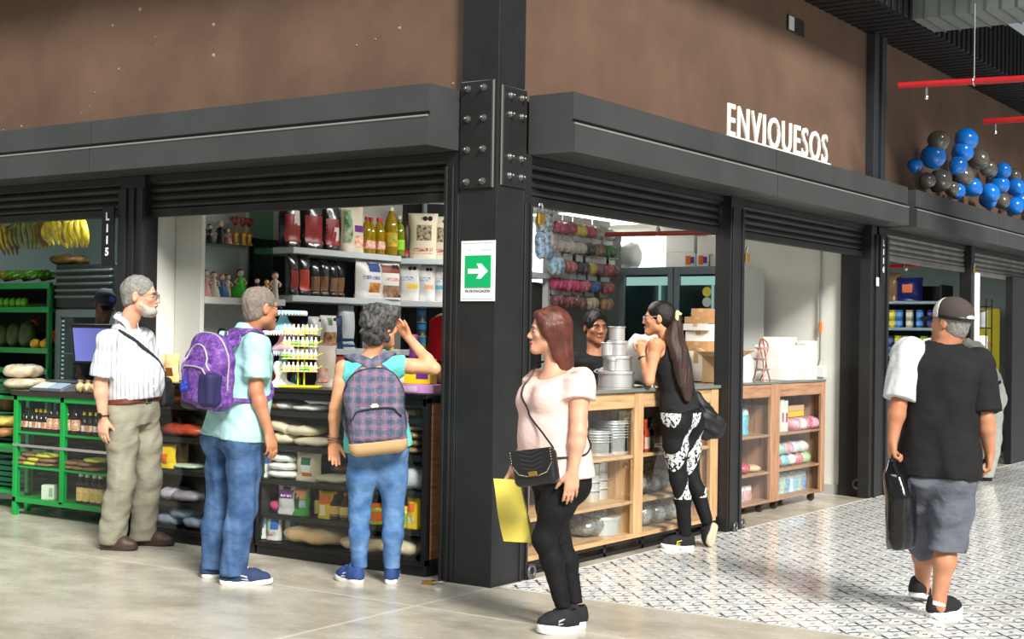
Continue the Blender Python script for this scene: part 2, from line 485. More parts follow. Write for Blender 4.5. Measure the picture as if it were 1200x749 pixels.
def torso_prims(J, ft, s, rx, ry, o=0.0, belly=0.0, bust=0.0, butt=.5, k=.035):
    ft = nrm(ft); U = np.cross(ft, (0, 0, 1.0)); up = nrm(V3(J['neck']) - V3(J['pel']))
    P, Wt, C, N = V3(J['pel']), V3(J['waist']), V3(J['chest']), V3(J['neck'])
    S = (V3(J['shL']) + V3(J['shR'])) / 2
    ps = [None]; ps[0] = loft([P - up * .07 * s, P, P + (Wt - P) * .55, Wt, C, C + (N - C) * .5, N - up * .045 * s, N], np.array([rx[0] * .75, rx[0], (rx[0] + rx[1]) / 2, rx[1], rx[2], rx[3], .085, .054]) * s, np.array([ry[0] * .85, ry[0], (ry[0] + ry[1]) / 2, ry[1], ry[2], ry[3], .07, .052]) * s, U, k, o=o, p=2.3)
    for q in ('shL', 'shR'):
        ps.append(cone(N - up * .05 * s + (V3(J[q]) - N) * .25, J[q], .052 * s, .056 * s, .04, o=o))
    for q in ('hipL', 'hipR'):
        ps.append(ell(V3(J[q]) - ft * .055 * s + V3((0, 0, -.01)), V3((.088, .075, .095)) * s * (0.85 + .3 * butt), np.stack([U, ft, (0, 0, 1)], 1), .04, o=o))
    if belly: ps.append(ell(Wt + ft * (ry[1] * s * .35) + up * .01, V3((rx[1] * .92, ry[1] * .65 + belly, .17)) * s, np.stack([U, ft, up], 1), .05, o=o))
    if bust:
        for g in (-1, 1): ps.append(ell(C + U * .075 * g * s + ft * (ry[2] * s * .62) + up * .015, V3((.065, .06 + bust, .065)) * s, np.stack([U, ft, up], 1), .04, o=o))
    return ps, U, up

def shoe(root, A, heel, toe, upm, solem, s=1.0, roll=None, lacem=None, high=.075, sole=.032, accent=None, name='shoe', up=(0, 0, 1), padm=None):
    """a trainer: heel / toe points on the ground line (sole underside), A the ankle"""
    h, t = V3(heel), V3(toe); d = nrm(t - h); L = np.linalg.norm(t - h); up = V3(up); side = nrm(np.cross(d, up)); up = np.cross(side, d); org = np.array(root.location)
    w = .046 * s
    P = lambda a, b, c: h + d * a * L + side * b + up * c
    pr = [cone(P(.14, 0, sole + .012), P(.30, 0, sole + .02), .040 * s, .041 * s, .02), cone(P(.14, 0, sole + .01), P(.12, 0, sole + high * .62), .036 * s, .033 * s, .02), cone(P(.30, 0, sole + .02), P(.30, 0, sole + high * .7), .036 * s, .035 * s, .02),
          cone(P(.30, 0, sole + high * .5), P(.62, 0, sole + .022), .036 * s, .036 * s, .03), cone(P(.62, .003, sole + .012), P(.84, 0, sole + .008), .045 * s, .033 * s, .02), cone(P(.3, 0, sole + .005), P(.65, .002, sole + .01), .040 * s, .045 * s, .02),
          cone(P(.20, 0, sole + high), P(.18, 0, sole + high + .08), .030 * s, .034 * s, .006, True)]
    bm = sdf_mesh(pr, .0055, None, [(P(0, 0, sole * .75), -up)], origin=org)
    sh = obj(name, bm, upm, root, 180)
    # sole slab following the outline
    b = BM(); prof = [(0.0, .010), (.02, .026), (.08, .036), (.2, .039), (.35, .037), (.5, .042), (.65, .048), (.8, .044), (.92, .031), (.99, .012)]
    out = [(a, ww) for a, ww in prof] + [(a, -ww) for a, ww in prof[::-1]]
    lv = [(.94, 0.0), (1.03, .006), (1.04, sole * .8), (1.0, sole)]
    rings = []
    for sc, z in lv:
        rings.append([b.verts.new(P((a - .5) * (1 + (sc - 1) * .4) + .5, ww * s * sc, z + (.012 * max(0, a - .75) * 4 * .6 if True else 0) * (1)) - org) for a, ww in out])
    n = len(out)
    for r0, r1 in zip(rings, rings[1:]):
        for i in range(n): b.faces.new((r0[i], r0[(i+1) % n], r1[(i+1) % n], r1[i]))
    b.faces.new(rings[0][::-1]); b.faces.new(rings[-1])
    obj('sole', b, solem, sh, 40)
    if lacem:
        b = BM()
        for q in range(4):
            a = .36 + q * .075; z = sole + high * .5 + .036 * s - (high * .5 - .022) * (a - .30) / .32
            tube(b, [P(a, -.024 * s, z - .012) - org, P(a + .01, 0, z + .004) - org, P(a + .02, .024 * s, z - .012) - org], .0035, 5)
            tube(b, [P(a + .02, -.024 * s, z - .014) - org, P(a + .01, 0, z + .004) - org, P(a, .024 * s, z - .012) - org], .003, 5)
        obj('laces', b, lacem, sh, 60)
    if accent:
        b = BM()
        for g in (-1, 1):
            tube(b, [P(.42, .047 * s * g, sole + .008) - org, P(.55, .049 * s * g, sole + .004) - org, P(.52, .046 * s * g, sole + .02) - org, P(.3, .043 * s * g, sole + .036) - org], [.002, .006, .005, .002], 6)
        obj('side_mark', b, accent, sh, 60)
    return sh

def eyes_etc(root, w, X, s, hairm, lipm=None, brow=1.0, glasses=None, closed=False):
    org = np.array(root.location); L = lambda *a: V3(w(*a)) - org
    b = BM(); b2 = BM(); b3 = BM()
    R3 = Matrix([list(r) for r in X])
    for g in (-1, 1):
        ball(b, L(.032 * g, .0775, .0), (.0130 * s, .0095 * s, .0062 * s), 12, 8, R3)
        ball(b2, L(.032 * g, .0852, .0), (.0058 * s, .0035 * s, .0058 * s), 10, 6, R3)
        tube(b3, [L(.014 * g, .094, .016), L(.03 * g, .0925, .022), L(.05 * g, .078, .017)], [.003 * s, .0042 * s * brow, .002 * s], 6)
    obj('eyes', b, mat('eye_white', (196, 188, 178), .4), root, 180); obj('irises', b2, mat('iris_brown', (38, 24, 18), .2), root, 180)
    obj('eyebrows', b3, hairm, root, 60)
    if lipm:
        b = BM(); tube(b, [L(-.021, .087, -.066), L(-.008, .0985, -.0615), L(.008, .0985, -.0615), L(.021, .087, -.066)], [.0015 * s, .0045 * s, .0045 * s, .0015 * s], 8)
        tube(b, [L(-.019, .087, -.068), L(0, .0965, -.0735), L(.019, .087, -.068)], [.0015 * s, .0055 * s, .0015 * s], 8)
        obj('lips', b, lipm, root, 60)
    if glasses:
        b = BM()
        for g in (-1, 1):
            pts = [L(.033 * g + .024 * math.cos(a), .102, -.003 + .017 * math.sin(a)) for a in np.linspace(0, 2 * PI, 16, endpoint=False)]
            tube(b, pts, .0016, 6, closed=True)
            tube(b, [L(.056 * g, .100, .004), L(.072 * g, .06, .008), L(.083 * g, -.005, .012), L(.08 * g, -.02, .0)], .0017, 6)
        tube(b, [L(-.009, .102, .003), L(0, .104, .006), L(.009, .102, .003)], .0016, 6)
        gl = obj('glasses', b, glasses, root, 60)
        b = BM()
        for g in (() if closed else (-1, 1)): lathe(b, [(0, 0), (.0235, 0), (.0235, .0008), (0, .0008)], 16, L(.033 * g, .102, -.003), Matrix([list(r) for r in (X @ np.array([[1, 0, 0], [0, 0, 1], [0, 1, 0]], float))]), sx=1, sy=.7)
        if closed: b.free()
        else: obj('lens', b, glass('spectacle_lens', (240, 244, 244), .06), gl, 60)

def hair_cap(w, X, s, thick=.012, line=.055, back=-.075, wr=None, temple=.012, o=None, side=.0, extra=(), h=.0055, org=(0, 0, 0), facecut=None):
    """short hair: shell over the skull, open at the face"""
    ps = [ell(w(0, -.014, .032), V3((.073, .094, .086)) * s + thick, X, .02), ell(w(0, -.040, -.03), V3((.062, .058, .062)) * s + thick * .1, X, .02)] + list(extra)
    fc = facecut or [(0, .125, -.045, .086, .095, .10 + line * .35)]
    for a in fc: ps.append(ell(w(*a[:3]), V3(a[3:]) * s, X, .008, True))
    for g in (-1, 1): ps.append(ell(w(.088 * g, .004, -.03), V3((.03, .03, .047)) * s, X, .006, True))
    return sdf_mesh(ps, h, wr, [(w(0, -.05, back), -X[:, 2] + X[:, 1] * .35)], origin=org)

def human(name, label, base, J, ft, hf, s=1.0, hu=(0, 0, 1), skin=None, male=True, rx=(.165, .15, .165, .165), ry=(.115, .105, .115, .10), belly=0, bust=0, butt=.5,
          hands=None, top=None, bottom=None, fatA=1.0, fatL=1.0, hs=1.0, h=.0065, group=None, ears=True, legs=True, neckr=.054, face=True):
    """returns (root, info): body as one continuous surface, clothes as children"""
    root = thing(name, label, 'person', base, group=group); org = V3(base)
    ft, hf, hu = nrm(ft), nrm(hf), V3(hu)
    hR = nrm(np.cross(hf, hu)); hU = np.cross(hR, hf)
    hp, w, X = head_prims(J['head'], hR, hf, hU, hs, ears, male)
    tp, U, up = torso_prims(J, ft, s, rx, ry, 0, belly, bust, butt)
    tpb = torso_prims(J, ft, s, rx, ry, -.008, belly, bust, butt * .6)[0]
    body = list(tpb)
    body.append(cone(V3(J['neck']) - up * .02, w(0, -.022, -.06), neckr * s, (neckr - .002) * s, .025))
    body += hp
    for q in 'LR':
        body += arm_prims(J['sh' + q], J['el' + q], J['wr' + q], s, 0, fatA)
        if legs:
            cov = bottom.get('end', 1.0) if bottom else 0
            lp = leg_prims(J['hip' + q], J['kn' + q], J['an' + q], s, -.016 if cov >= 1 else 0, fatL, ft)
            if 0 < cov < 1: lp = leg_prims(J['hip' + q], J['kn' + q], J['an' + q], s, -.014, fatL, ft)[:2] + lp[2:]
            body += lp
        if hands and q in hands: body += hand_prims(J['wr' + q], *hands[q][:3], **hands[q][3])
    obj('body', sdf_mesh(body, h, origin=org), skin, root, 180)
    info = dict(w=w, X=X, U=U, up=up, ft=ft, org=org, root=root, J=J, s=s, body=body)
    if top:
        o = top.get('o', .014); tps, _, _ = torso_prims(J, ft, s, rx, ry, o, belly, bust, butt, .045); sl = top.get('sleeve', .5)
        for q in 'LR':
            S, E, W_ = V3(J['sh' + q]), V3(J['el' + q]), V3(J['wr' + q])
            if sl > 0:
                e = S + (E - S) * min(sl, 1.0); g = top.get('sl_r', .075)
                tps.append(cone(S, e, .060 * s + .006, g * s, .03)); 
                tps[-1] = Prim((lambda f0, e0, n0: (lambda P: np.maximum(f0(P), (P - e0) @ n0)))(tps[-1].f, e, nrm(E - S)), (S + e) / 2, np.linalg.norm(e - S) / 2 + .09, .03)
        if top['hem'] < .03:
            for q in 'LR': H = V3(J['hip' + q]); tps.append(cone(H + up * .10, H - up * .06, .095 * s * fatL + o, .098 * s * fatL + o, .05))
        for e in top.get('extra', []): tps.append(e)
        info['top_prims'] = tps; wr = top.get('wr', wrinkle(.004, 26, 3)); info['top_wr'] = wr
        cl = [(V3(J['pel']) + up * top['hem'] + V3(top.get('hem_off', (0, 0, 0))), -up + top.get('hem_tilt', 0) * ft)]
        ncut = top.get('neck', .012); cl.append((V3(J['neck']) + up * ncut, up + ft * top.get('neck_tilt', .35)))
        for c in top.get('clips', []): cl.append(c)
        for e in top.get('cuts', []): tps.append(e)
        info['top'] = obj(top.get('name', 'shirt'), sdf_mesh(tps, top.get('h', .007), wr, cl, origin=org), top['mat'], root, 180)
    if bottom:
        o = bottom.get('o', .012); bps, _, _ = torso_prims(J, ft, s, rx, ry, o * .7, 0, 0, butt, .045)
        for q in 'LR':
            H, K, A = V3(J['hip' + q]), V3(J['kn' + q]), V3(J['an' + q])
            end = bottom.get('end', 1.0)
            kr, ar = bottom.get('kr', .068) * s, bottom.get('ar', .06) * s
            if end >= 1:
                bps += [cone(H, H + (K - H) * .45, .090 * s * fatL + o, .082 * s * fatL + o * .7, .045), cone(H + (K - H) * .45, K, .082 * s * fatL + o * .7, kr, .04), cone(K, K + (A - K) * .35 - ft * .014, kr, kr * .98, .03), cone(K + (A - K) * .35 - ft * .014, A + (A - K) * .04, kr * .98, ar, .03)]
            else:
                e = K + (A - K) * (end - .5) * 2 if end > .5 else H + (K - H) * end * 2
                bps += [cone(H, H + (K - H) * .5, .092 * s * fatL + o, .088 * s + o, .045), cone(H + (K - H) * .5, e, .088 * s + o, kr, .03)]
                c0 = bps[-1]; bps[-1] = Prim((lambda f0, e0, n0: (lambda P: np.maximum(f0(P), (P - e0) @ n0)))(c0.f, e, nrm(A - K)), c0.c, c0.r, .03)
        wr = bottom.get('wr', wrinkle(.004, 24, 5)); info['bot_prims'] = bps; info['bot_wr'] = wr
        cl = [(V3(J['pel']) + up * bottom.get('rise', .10), up)]
        if end >= 1:
            zmin = min(J['anL'][2], J['anR'][2])
            zz = bottom.get('hem_z')
            if zz is not None: cl.append(((0, 0, zz), (0, 0, -1)))
        info['bottom'] = obj(bottom.get('name', 'trousers'), sdf_mesh(bps, bottom.get('h', .007), wr, cl, origin=org), bottom['mat'], root, 180)
    return root, info

STRIPED_BASE = (-0.269, 2.649, 0.0)
STRIPED = dict(pel=(-0.302, 2.677, 0.881), waist=(-0.299, 2.669, 1.071), chest=(-0.331, 2.712, 1.265), neck=(-0.341, 2.722, 1.444), head=(-0.288, 2.641, 1.646), shL=(-0.155, 2.754, 1.367), shR=(-0.505, 2.681, 1.349), elL=(-0.057, 2.741, 1.087), elR=(-0.548, 2.695, 1.08), wrL=(-0.072, 2.767, 0.858), wrR=(-0.541, 2.672, 0.852), hipL=(-0.213, 2.689, 0.872), hipR=(-0.39, 2.664, 0.868), knL=(-0.163, 2.661, 0.448), knR=(-0.398, 2.651, 0.455), anL=(-0.164, 2.707, 0.067), anR=(-0.413, 2.714, 0.087), heL=(-0.191, 2.765, -0.009), toL=(-0.061, 2.523, -0.006), heR=(-0.452, 2.773, 0.009), toR=(-0.347, 2.55, -0.003))
PURPLE_BASE = (-0.756, 1.237, 0.0)
PURPLE = dict(pel=(-0.772, 1.242, 0.834), waist=(-0.765, 1.227, 1.039), chest=(-0.76, 1.216, 1.213), neck=(-0.747, 1.193, 1.413), head=(-0.708, 1.134, 1.559), shL=(-0.706, 1.399, 1.356), shR=(-0.809, 1.056, 1.352), elL=(-0.659, 1.425, 1.078), elR=(-0.836, 1.029, 1.096), wrL=(-0.618, 1.406, 0.858), wrR=(-0.799, 0.962, 0.869), hipL=(-0.744, 1.36, 0.817), hipR=(-0.799, 1.14, 0.827), knL=(-0.731, 1.403, 0.406), knR=(-0.802, 1.153, 0.428), anL=(-0.731, 1.445, 0.082), anR=(-0.826, 1.195, 0.091), heL=(-0.785, 1.49, 0.01), toL=(-0.597, 1.357, -0.005), heR=(-0.865, 1.254, 0.018), toR=(-0.682, 1.022, 0.004))
PLAID_BASE = (-0.285, 0.623, 0.0)
PLAID = dict(pel=(-0.283, 0.604, 0.795), waist=(-0.295, 0.617, 0.976), chest=(-0.309, 0.634, 1.126), neck=(-0.32, 0.647, 1.302), head=(-0.285, 0.592, 1.464), shL=(-0.402, 0.767, 1.221), shR=(-0.225, 0.51, 1.246), elL=(-0.44, 0.793, 0.997), elR=(-0.133, 0.323, 1.23), wrL=(-0.427, 0.813, 0.801), wrR=(-0.117, 0.526, 1.403), hipL=(-0.33, 0.672, 0.784), hipR=(-0.236, 0.536, 0.787), knL=(-0.336, 0.69, 0.384), knR=(-0.226, 0.529, 0.387), anL=(-0.33, 0.688, 0.072), anR=(-0.225, 0.535, 0.075), heL=(-0.362, 0.647, 0.003), toL=(-0.325, 0.859, -0.011), heR=(-0.266, 0.507, 0.006), toR=(-0.071, 0.648, -0.002))
PINK_BASE = (-0.704, -0.906, 0.0)
PINK = dict(pel=(-0.718, -0.902, 0.758), waist=(-0.733, -0.884, 0.932), chest=(-0.736, -0.883, 1.11), neck=(-0.74, -0.882, 1.284), head=(-0.759, -0.857, 1.449), shL=(-0.789, -1.055, 1.207), shR=(-0.668, -0.736, 1.208), elL=(-0.838, -1.085, 0.972), elR=(-0.628, -0.684, 0.937), wrL=(-0.859, -1.068, 0.787), wrR=(-0.727, -0.642, 0.754), hipL=(-0.764, -0.975, 0.725), hipR=(-0.676, -0.821, 0.708), knL=(-0.821, -0.886, 0.449), knR=(-0.644, -0.861, 0.428), anL=(-0.748, -0.951, 0.14), anR=(-0.613, -0.935, 0.127), heL=(-0.689, -0.999, 0.03), toL=(-0.848, -0.873, 0.007), heR=(-0.58, -0.981, 0.019), toR=(-0.723, -0.844, 0.016))
PONY_BASE = (2.125, -0.1, 0.0)
PONY = dict(pel=(2.098, -0.081, 0.88), waist=(2.085, -0.065, 1.066), chest=(2.058, -0.03, 1.258), neck=(2.036, -0.001, 1.409), head=(2.003, 0.043, 1.56), shL=(1.87, -0.006, 1.38), shR=(2.227, 0.022, 1.392), elL=(1.834, 0.016, 1.138), elR=(2.135, 0.108, 1.124), wrL=(1.857, 0.084, 1.309), wrR=(2.014, 0.139, 1.307), hipL=(2.001, -0.08, 0.861), hipR=(2.194, -0.077, 0.853), knL=(2.01, -0.121, 0.47), knR=(2.203, -0.118, 0.467), anL=(2.061, -0.151, 0.099), anR=(2.228, -0.22, 0.198), heL=(2.096, -0.2, 0.013), toL=(1.968, -0.014, 0.015), heR=(2.272, -0.283, 0.158), toR=(2.198, -0.277, -0.003))
CLERK_BASE = (2.874, 1.053, 0.0)
CLERK = dict(pel=(2.857, 1.058, 0.878), waist=(2.858, 1.054, 1.063), chest=(2.855, 1.055, 1.182), neck=(2.849, 1.061, 1.313), head=(2.849, 1.056, 1.498), shL=(2.958, 0.94, 1.236), shR=(2.734, 1.159, 1.233), elL=(2.964, 0.901, 0.96), elR=(2.696, 1.184, 0.957), wrL=(2.808, 0.867, 0.757), wrR=(2.588, 0.951, 1.084), hipL=(2.91, 0.982, 0.853), hipR=(2.809, 1.129, 0.85), knL=(2.918, 0.979, 0.417), knR=(2.817, 1.126, 0.414), anL=(2.925, 0.977, 0.048), anR=(2.824, 1.124, 0.045))
RED_BASE = (1.127, 1.011, 0.0)
RED = dict(pel=(1.108, 1.017, 1.029), waist=(1.105, 1.018, 1.2), chest=(1.102, 1.019, 1.36), neck=(1.098, 1.02, 1.543), head=(1.104, 1.007, 1.726), shL=(1.261, 0.96, 1.5), shR=(0.972, 1.116, 1.506), elL=(1.283, 0.935, 1.212), elR=(0.918, 1.112, 1.199), wrL=(1.156, 0.946, 1.03), wrR=(0.986, 1.018, 1.032), hipL=(1.157, 0.946, 1.007), hipR=(1.06, 1.087, 1.004), knL=(1.165, 0.943, 0.556), knR=(1.068, 1.085, 0.553), anL=(1.172, 0.941, 0.173), anR=(1.075, 1.082, 0.17))
CAP_BASE = (0.823, -2.263, 0.0)
CAP = dict(pel=(0.819, -2.273, 0.773), waist=(0.818, -2.275, 0.986), chest=(0.819, -2.282, 1.186), neck=(0.822, -2.291, 1.417), head=(0.835, -2.312, 1.528), shL=(0.745, -2.124, 1.329), shR=(0.889, -2.44, 1.309), elL=(0.66, -2.102, 1.099), elR=(0.846, -2.494, 1.039), wrL=(0.627, -2.085, 0.91), wrR=(0.902, -2.502, 0.857), hipL=(0.802, -2.194, 0.733), hipR=(0.832, -2.345, 0.732), knL=(0.937, -2.154, 0.358), knR=(0.796, -2.32, 0.381), anL=(1.135, -2.083, 0.111), anR=(0.777, -2.286, 0.098), heL=(1.052, -2.068, 0.102), toL=(1.241, -2.059, -0.005), heR=(0.744, -2.253, 0.002), toR=(0.992, -2.331, -0.008))
GREYMAN_BASE = (8.428, -0.386, 0.0)
GREYMAN = dict(pel=(8.427, -0.403, 0.897), waist=(8.383, -0.343, 1.091), chest=(8.314, -0.247, 1.285), neck=(8.24, -0.143, 1.443), head=(8.184, -0.063, 1.477), shL=(8.132, -0.265, 1.312), shR=(8.434, -0.104, 1.335), elL=(8.026, -0.177, 1.092), elR=(8.407, -0.025, 1.1), wrL=(8.037, -0.016, 1.087), wrR=(8.296, 0.048, 1.081), hipL=(8.346, -0.426, 0.865), hipR=(8.494, -0.358, 0.858), knL=(8.354, -0.428, 0.432), knR=(8.461, -0.302, 0.42), anL=(8.321, -0.372, 0.069), anR=(8.438, -0.26, 0.053), heL=(8.357, -0.424, 0.008), toL=(8.207, -0.205, -0.005), heR=(8.469, -0.304, 0.009), toR=(8.328, -0.098, -0.004))
FRUITMAN_BASE = (1.075, 4.611, 0.0)
FRUITMAN = dict(pel=(1.059, 4.616, 0.845), waist=(1.055, 4.617, 1.052), chest=(1.048, 4.624, 1.246), neck=(1.036, 4.636, 1.433), head=(1.048, 4.615, 1.627), shL=(1.199, 4.578, 1.345), shR=(0.963, 4.744, 1.341), elL=(1.157, 4.469, 1.055), elR=(0.949, 4.771, 1.049), wrL=(0.948, 4.422, 0.957), wrR=(0.886, 4.511, 0.956), hipL=(1.111, 4.541, 0.811), hipR=(1.009, 4.69, 0.809), knL=(1.119, 4.539, 0.361), knR=(1.017, 4.687, 0.359), anL=(1.127, 4.536, -0.04), anR=(1.025, 4.685, -0.043))

# ---------------------------------------------------------------- camera, light
scene = bpy.context.scene
cam = bpy.data.cameras.new('camera'); co = bpy.data.objects.new('camera', cam); COL.objects.link(co); scene.camera = co
cam.sensor_width = 36; cam.lens = 49.52; cam.sensor_fit = 'HORIZONTAL'; cam.clip_start = 0.05; cam.clip_end = 200
Rm = Matrix(((0.566489, -0.018717, -0.823857), (-0.823922, 0.006008, -0.566671), (0.015556, 0.999807, -0.012018)))
co.matrix_world = Matrix.Translation((-6.495, -4.585, 1.42)) @ Rm.to_4x4()
scene.view_settings.view_transform = 'Standard'; scene.view_settings.look = 'None'; scene.view_settings.gamma = 1.0
scene.view_settings.exposure = 0.0; scene.view_settings.use_curve_mapping = False
scene.cycles.use_denoising = True; scene.cycles.max_bounces = 8; scene.cycles.transparent_max_bounces = 12
try: scene.cycles.sample_clamp_indirect = 6.0
except Exception: pass
wd = bpy.data.worlds.new('World'); scene.world = wd; wd.use_nodes = True
bg = wd.node_tree.nodes['Background']; bg.inputs[0].default_value = lin((236, 244, 250)); bg.inputs[1].default_value = 0.34
sun = bpy.data.lights.new('daylight', 'SUN'); sun.energy = 5.9; sun.angle = math.radians(15); sun.color = (1.0, .965, .90)
so = bpy.data.objects.new('daylight', sun); COL.objects.link(so)
so.rotation_euler = Vector((-.714, -1.18, 1.0)).to_track_quat('Z', 'Y').to_euler()
def area(name, loc, sx, sy, e, rot=(0, 0, 0), col=(1, 1, 1)):
    l = bpy.data.lights.new(name, 'AREA'); l.shape = 'RECTANGLE'; l.size = sx; l.size_y = sy; l.energy = e; l.color = col
    o = bpy.data.objects.new(name, l); COL.objects.link(o); o.location = loc; o.rotation_euler = rot; return o

area('frontage_fill', (-5.2, -.6, 10.4), 4.5, 4.5, 420, Vector((-5.2, -1.6, 9.4)).to_track_quat('Z', 'Y').to_euler(), (.97, .99, 1.0))  # added fill lamp without fixture, out of view, to brighten the left frontage
# ---------------------------------------------------------------- shared finishes
DARK = mat('painted_steel', (35, 35, 36), .42, .0, var=(6, .25), bump=(90, .04))
FASC = mat('fascia_steel', (66, 68, 68), .45, .0, var=(2.5, .18))
SHUT = mat('shutter_steel', (48, 47, 46), .45, .3, var=(4, .3))
BLACKM = mat('black_metal', (22, 22, 23), .4)
WHITEP = mat('white_plastic', (236, 236, 234), .4)
CREAM = mat('cream_paint', (226, 224, 214), .7, var=(3, .05))
GREYW = mat('grey_wall_paint', (178, 184, 182), .7)
STEEL = mat('zinc_steel', (190, 190, 186), .3, 1.0)
BRASS = mat('brass', (196, 150, 70), .35, .9)
GREEN = mat('green_enamel', (8, 150, 62), .35, coat=.3)
CHROME = mat('chrome', (220, 220, 222), .12, 1.0)
ALU = mat('aluminium', (226, 227, 227), .34, .62, bump=(30, .03))
WOOD = None
def wood(name, c1, c2, axis='x', scale=9):
    m = mat(name, c1, .5); g = NG(m); v = g.obj(); mp = g.n('ShaderNodeMapping'); g.l(v, mp.inputs[0])
    mp.inputs['Scale'].default_value = {'x': (.7, 9, 9), 'y': (9, .7, 9), 'z': (9, 9, .7)}[axis]
    f = g.noise(mp.outputs[0], scale * .5, 6, .6)
    g.l(g.ramp(f, [(.3, c2), (.5, c1), (.7, tuple(min(255, int(x * 1.08)) for x in c1))]), g.b.inputs['Base Color']); return m
OAK = wood('oak_board', (205, 166, 122), (168, 124, 84), 'x'); OAKZ = wood('oak_board_upright', (205, 166, 122), (168, 124, 84), 'z')
WALNUT = wood('walnut_board', (190, 136, 98), (140, 94, 64), 'x', 12); CABW = wood('cabinet_board', (178, 136, 106), (140, 100, 74), 'z'); CABX = wood('cabinet_shelf_board', (178, 136, 106), (140, 100, 74), 'x')
PANE = glass('shop_glass', (252, 254, 253), .05)

# ---------------------------------------------------------------- floor
m = mat('polished_concrete', (196, 190, 176), .32); g = NG(m); v = g.obj(); s3 = g.sep(v)
mp = g.n('ShaderNodeMapping'); g.l(v, mp.inputs[0]); mp.inputs['Rotation'].default_value = (0, 0, .95); mp.inputs['Scale'].default_value = (1.5, .95, 1)
f1 = g.noise(mp.outputs[0], 1.5, 9, .66); f2 = g.noise(v, .38, 3); f3 = g.noise(v, 14, 6, .7)
c = g.ramp(f1, [(.32, (148, 142, 124)), (.50, (194, 188, 171)), (.66, (216, 211, 198))])
c = g.mix(g.math('MULTIPLY', f2, .55), c, lin((168, 162, 146)))
c = g.mix(g.math('MULTIPLY', f3, .16), c, lin((140, 134, 120)))
def groove(coord, at, wd):
    return g.math('LESS_THAN', g.math('ABSOLUTE', g.math('SUBTRACT', coord, at)), wd)
jx = groove(s3[0], -.675, .010); jx2 = groove(s3[0], -3.9, .012); jy = g.math('MULTIPLY', groove(s3[1], 0.006, .014), g.math('LESS_THAN', s3[0], -.02)); jy2 = groove(s3[1], -3.2, .012)
j = g.math('MAXIMUM', g.math('MAXIMUM', jx, jy), g.math('MAXIMUM', jx2, jy2))
c = g.mix(g.math('MULTIPLY', j, .6), c, lin((222, 218, 205)))
g.l(c, g.b.inputs['Base Color']); g.l(g.ramp(f1, [(.3, (112, 112, 112)), (.7, (160, 160, 160))]), g.b.inputs['Roughness']); g.bump(g.math('ADD', f1, g.math('MULTIPLY', j, .5)), .06, .004)
CONC = m
b = BM()
x0, y0 = .075, -.035
for (ax, ay, bx, by) in ((-14, -14, x0, y0), (-14, y0, 22, 16)):
    vs = [b.verts.new(p) for p in ((ax, ay, 0), (bx, ay, 0), (bx, by, 0), (ax, by, 0))]; b.faces.new(vs)
struct('floor', b, CONC, label='polished concrete floor of the hall')
m = mat('encaustic_tile', (225, 226, 224), .2); g = NG(m); v = g.obj(); s3 = g.sep(v); T = .215
def fr(c, off): return g.math('SUBTRACT', g.math('FRACT', g.math('ADD', g.math('DIVIDE', c, T), off)), .5)
def motif(off):
    a = fr(s3[0], off); q = fr(s3[1], off)
    r = g.math('SQRT', g.math('ADD', g.math('MULTIPLY', a, a), g.math('MULTIPLY', q, q))); th = g.math('ARCTAN2', q, a); return a, q, r, th
a, q, r, th = motif(0.0); a2, q2, r2, th2 = motif(0.5)
ab = lambda x: g.math('ABSOLUTE', x)
lt = lambda x, y: g.math('LESS_THAN', x, y)
A_, Q_, A2, Q2 = ab(a), ab(q), ab(a2), ab(q2)
cross = g.math('MULTIPLY', lt(ab(g.math('SUBTRACT', A_, Q_)), .058), g.math('MULTIPLY', lt(g.math('MAXIMUM', A_, Q_), .25), lt(.06, r)))
leaf2 = lt(r2, g.math('MULTIPLY', g.math('POWER', ab(g.math('SINE', g.math('MULTIPLY', th2, 2.0))), 2.0), .40)); vein = lt(r2, g.math('MULTIPLY', g.math('POWER', ab(g.math('SINE', g.math('MULTIPLY', th2, 2.0))), 5.0), .30))
ring = lt(ab(g.math('SUBTRACT', r, .33)), .024); dia = g.math('MAXIMUM', lt(g.math('ADD', A_, Q2), .085), lt(g.math('ADD', A2, Q_), .085)); dot = lt(r, .04)
grout = g.math('GREATER_THAN', g.math('MAXIMUM', A_, Q_), .492)
c = g.mix(leaf2, lin((247, 247, 245)), lin((170, 174, 160))); c = g.mix(vein, c, lin((226, 228, 222)))
c = g.mix(ring, c, lin((150, 153, 156))); c = g.mix(cross, c, lin((64, 68, 80))); c = g.mix(dia, c, lin((84, 88, 98))); c = g.mix(dot, c, lin((64, 68, 80))); c = g.mix(grout, c, lin((200, 200, 197)))
g.l(c, g.b.inputs['Base Color']); nz = g.noise(v, 3.0, 3); g.l(g.ramp(nz, [(.3, (84, 84, 84)), (.7, (120, 120, 120))]), g.b.inputs['Roughness']); g.bump(nz, .02, .004)
b = BM(); vs = [b.verts.new(p) for p in ((x0, -14, .001), (22, -14, .001), (22, y0, .001), (x0, y0, .001))]; b.faces.new(vs)
o = struct('floor_tiles', b, m, label='patterned grey and white tile floor'); 
b = BM(); box(b, (x0 - .012, -14, .0), (x0, y0 + .012, .003)); box(b, (x0, y0, 0), (22, y0 + .012, .003)); struct('trim_1', b, mat('tile_edge', (205, 203, 196), .4), label='pale edging strip round the tiles')

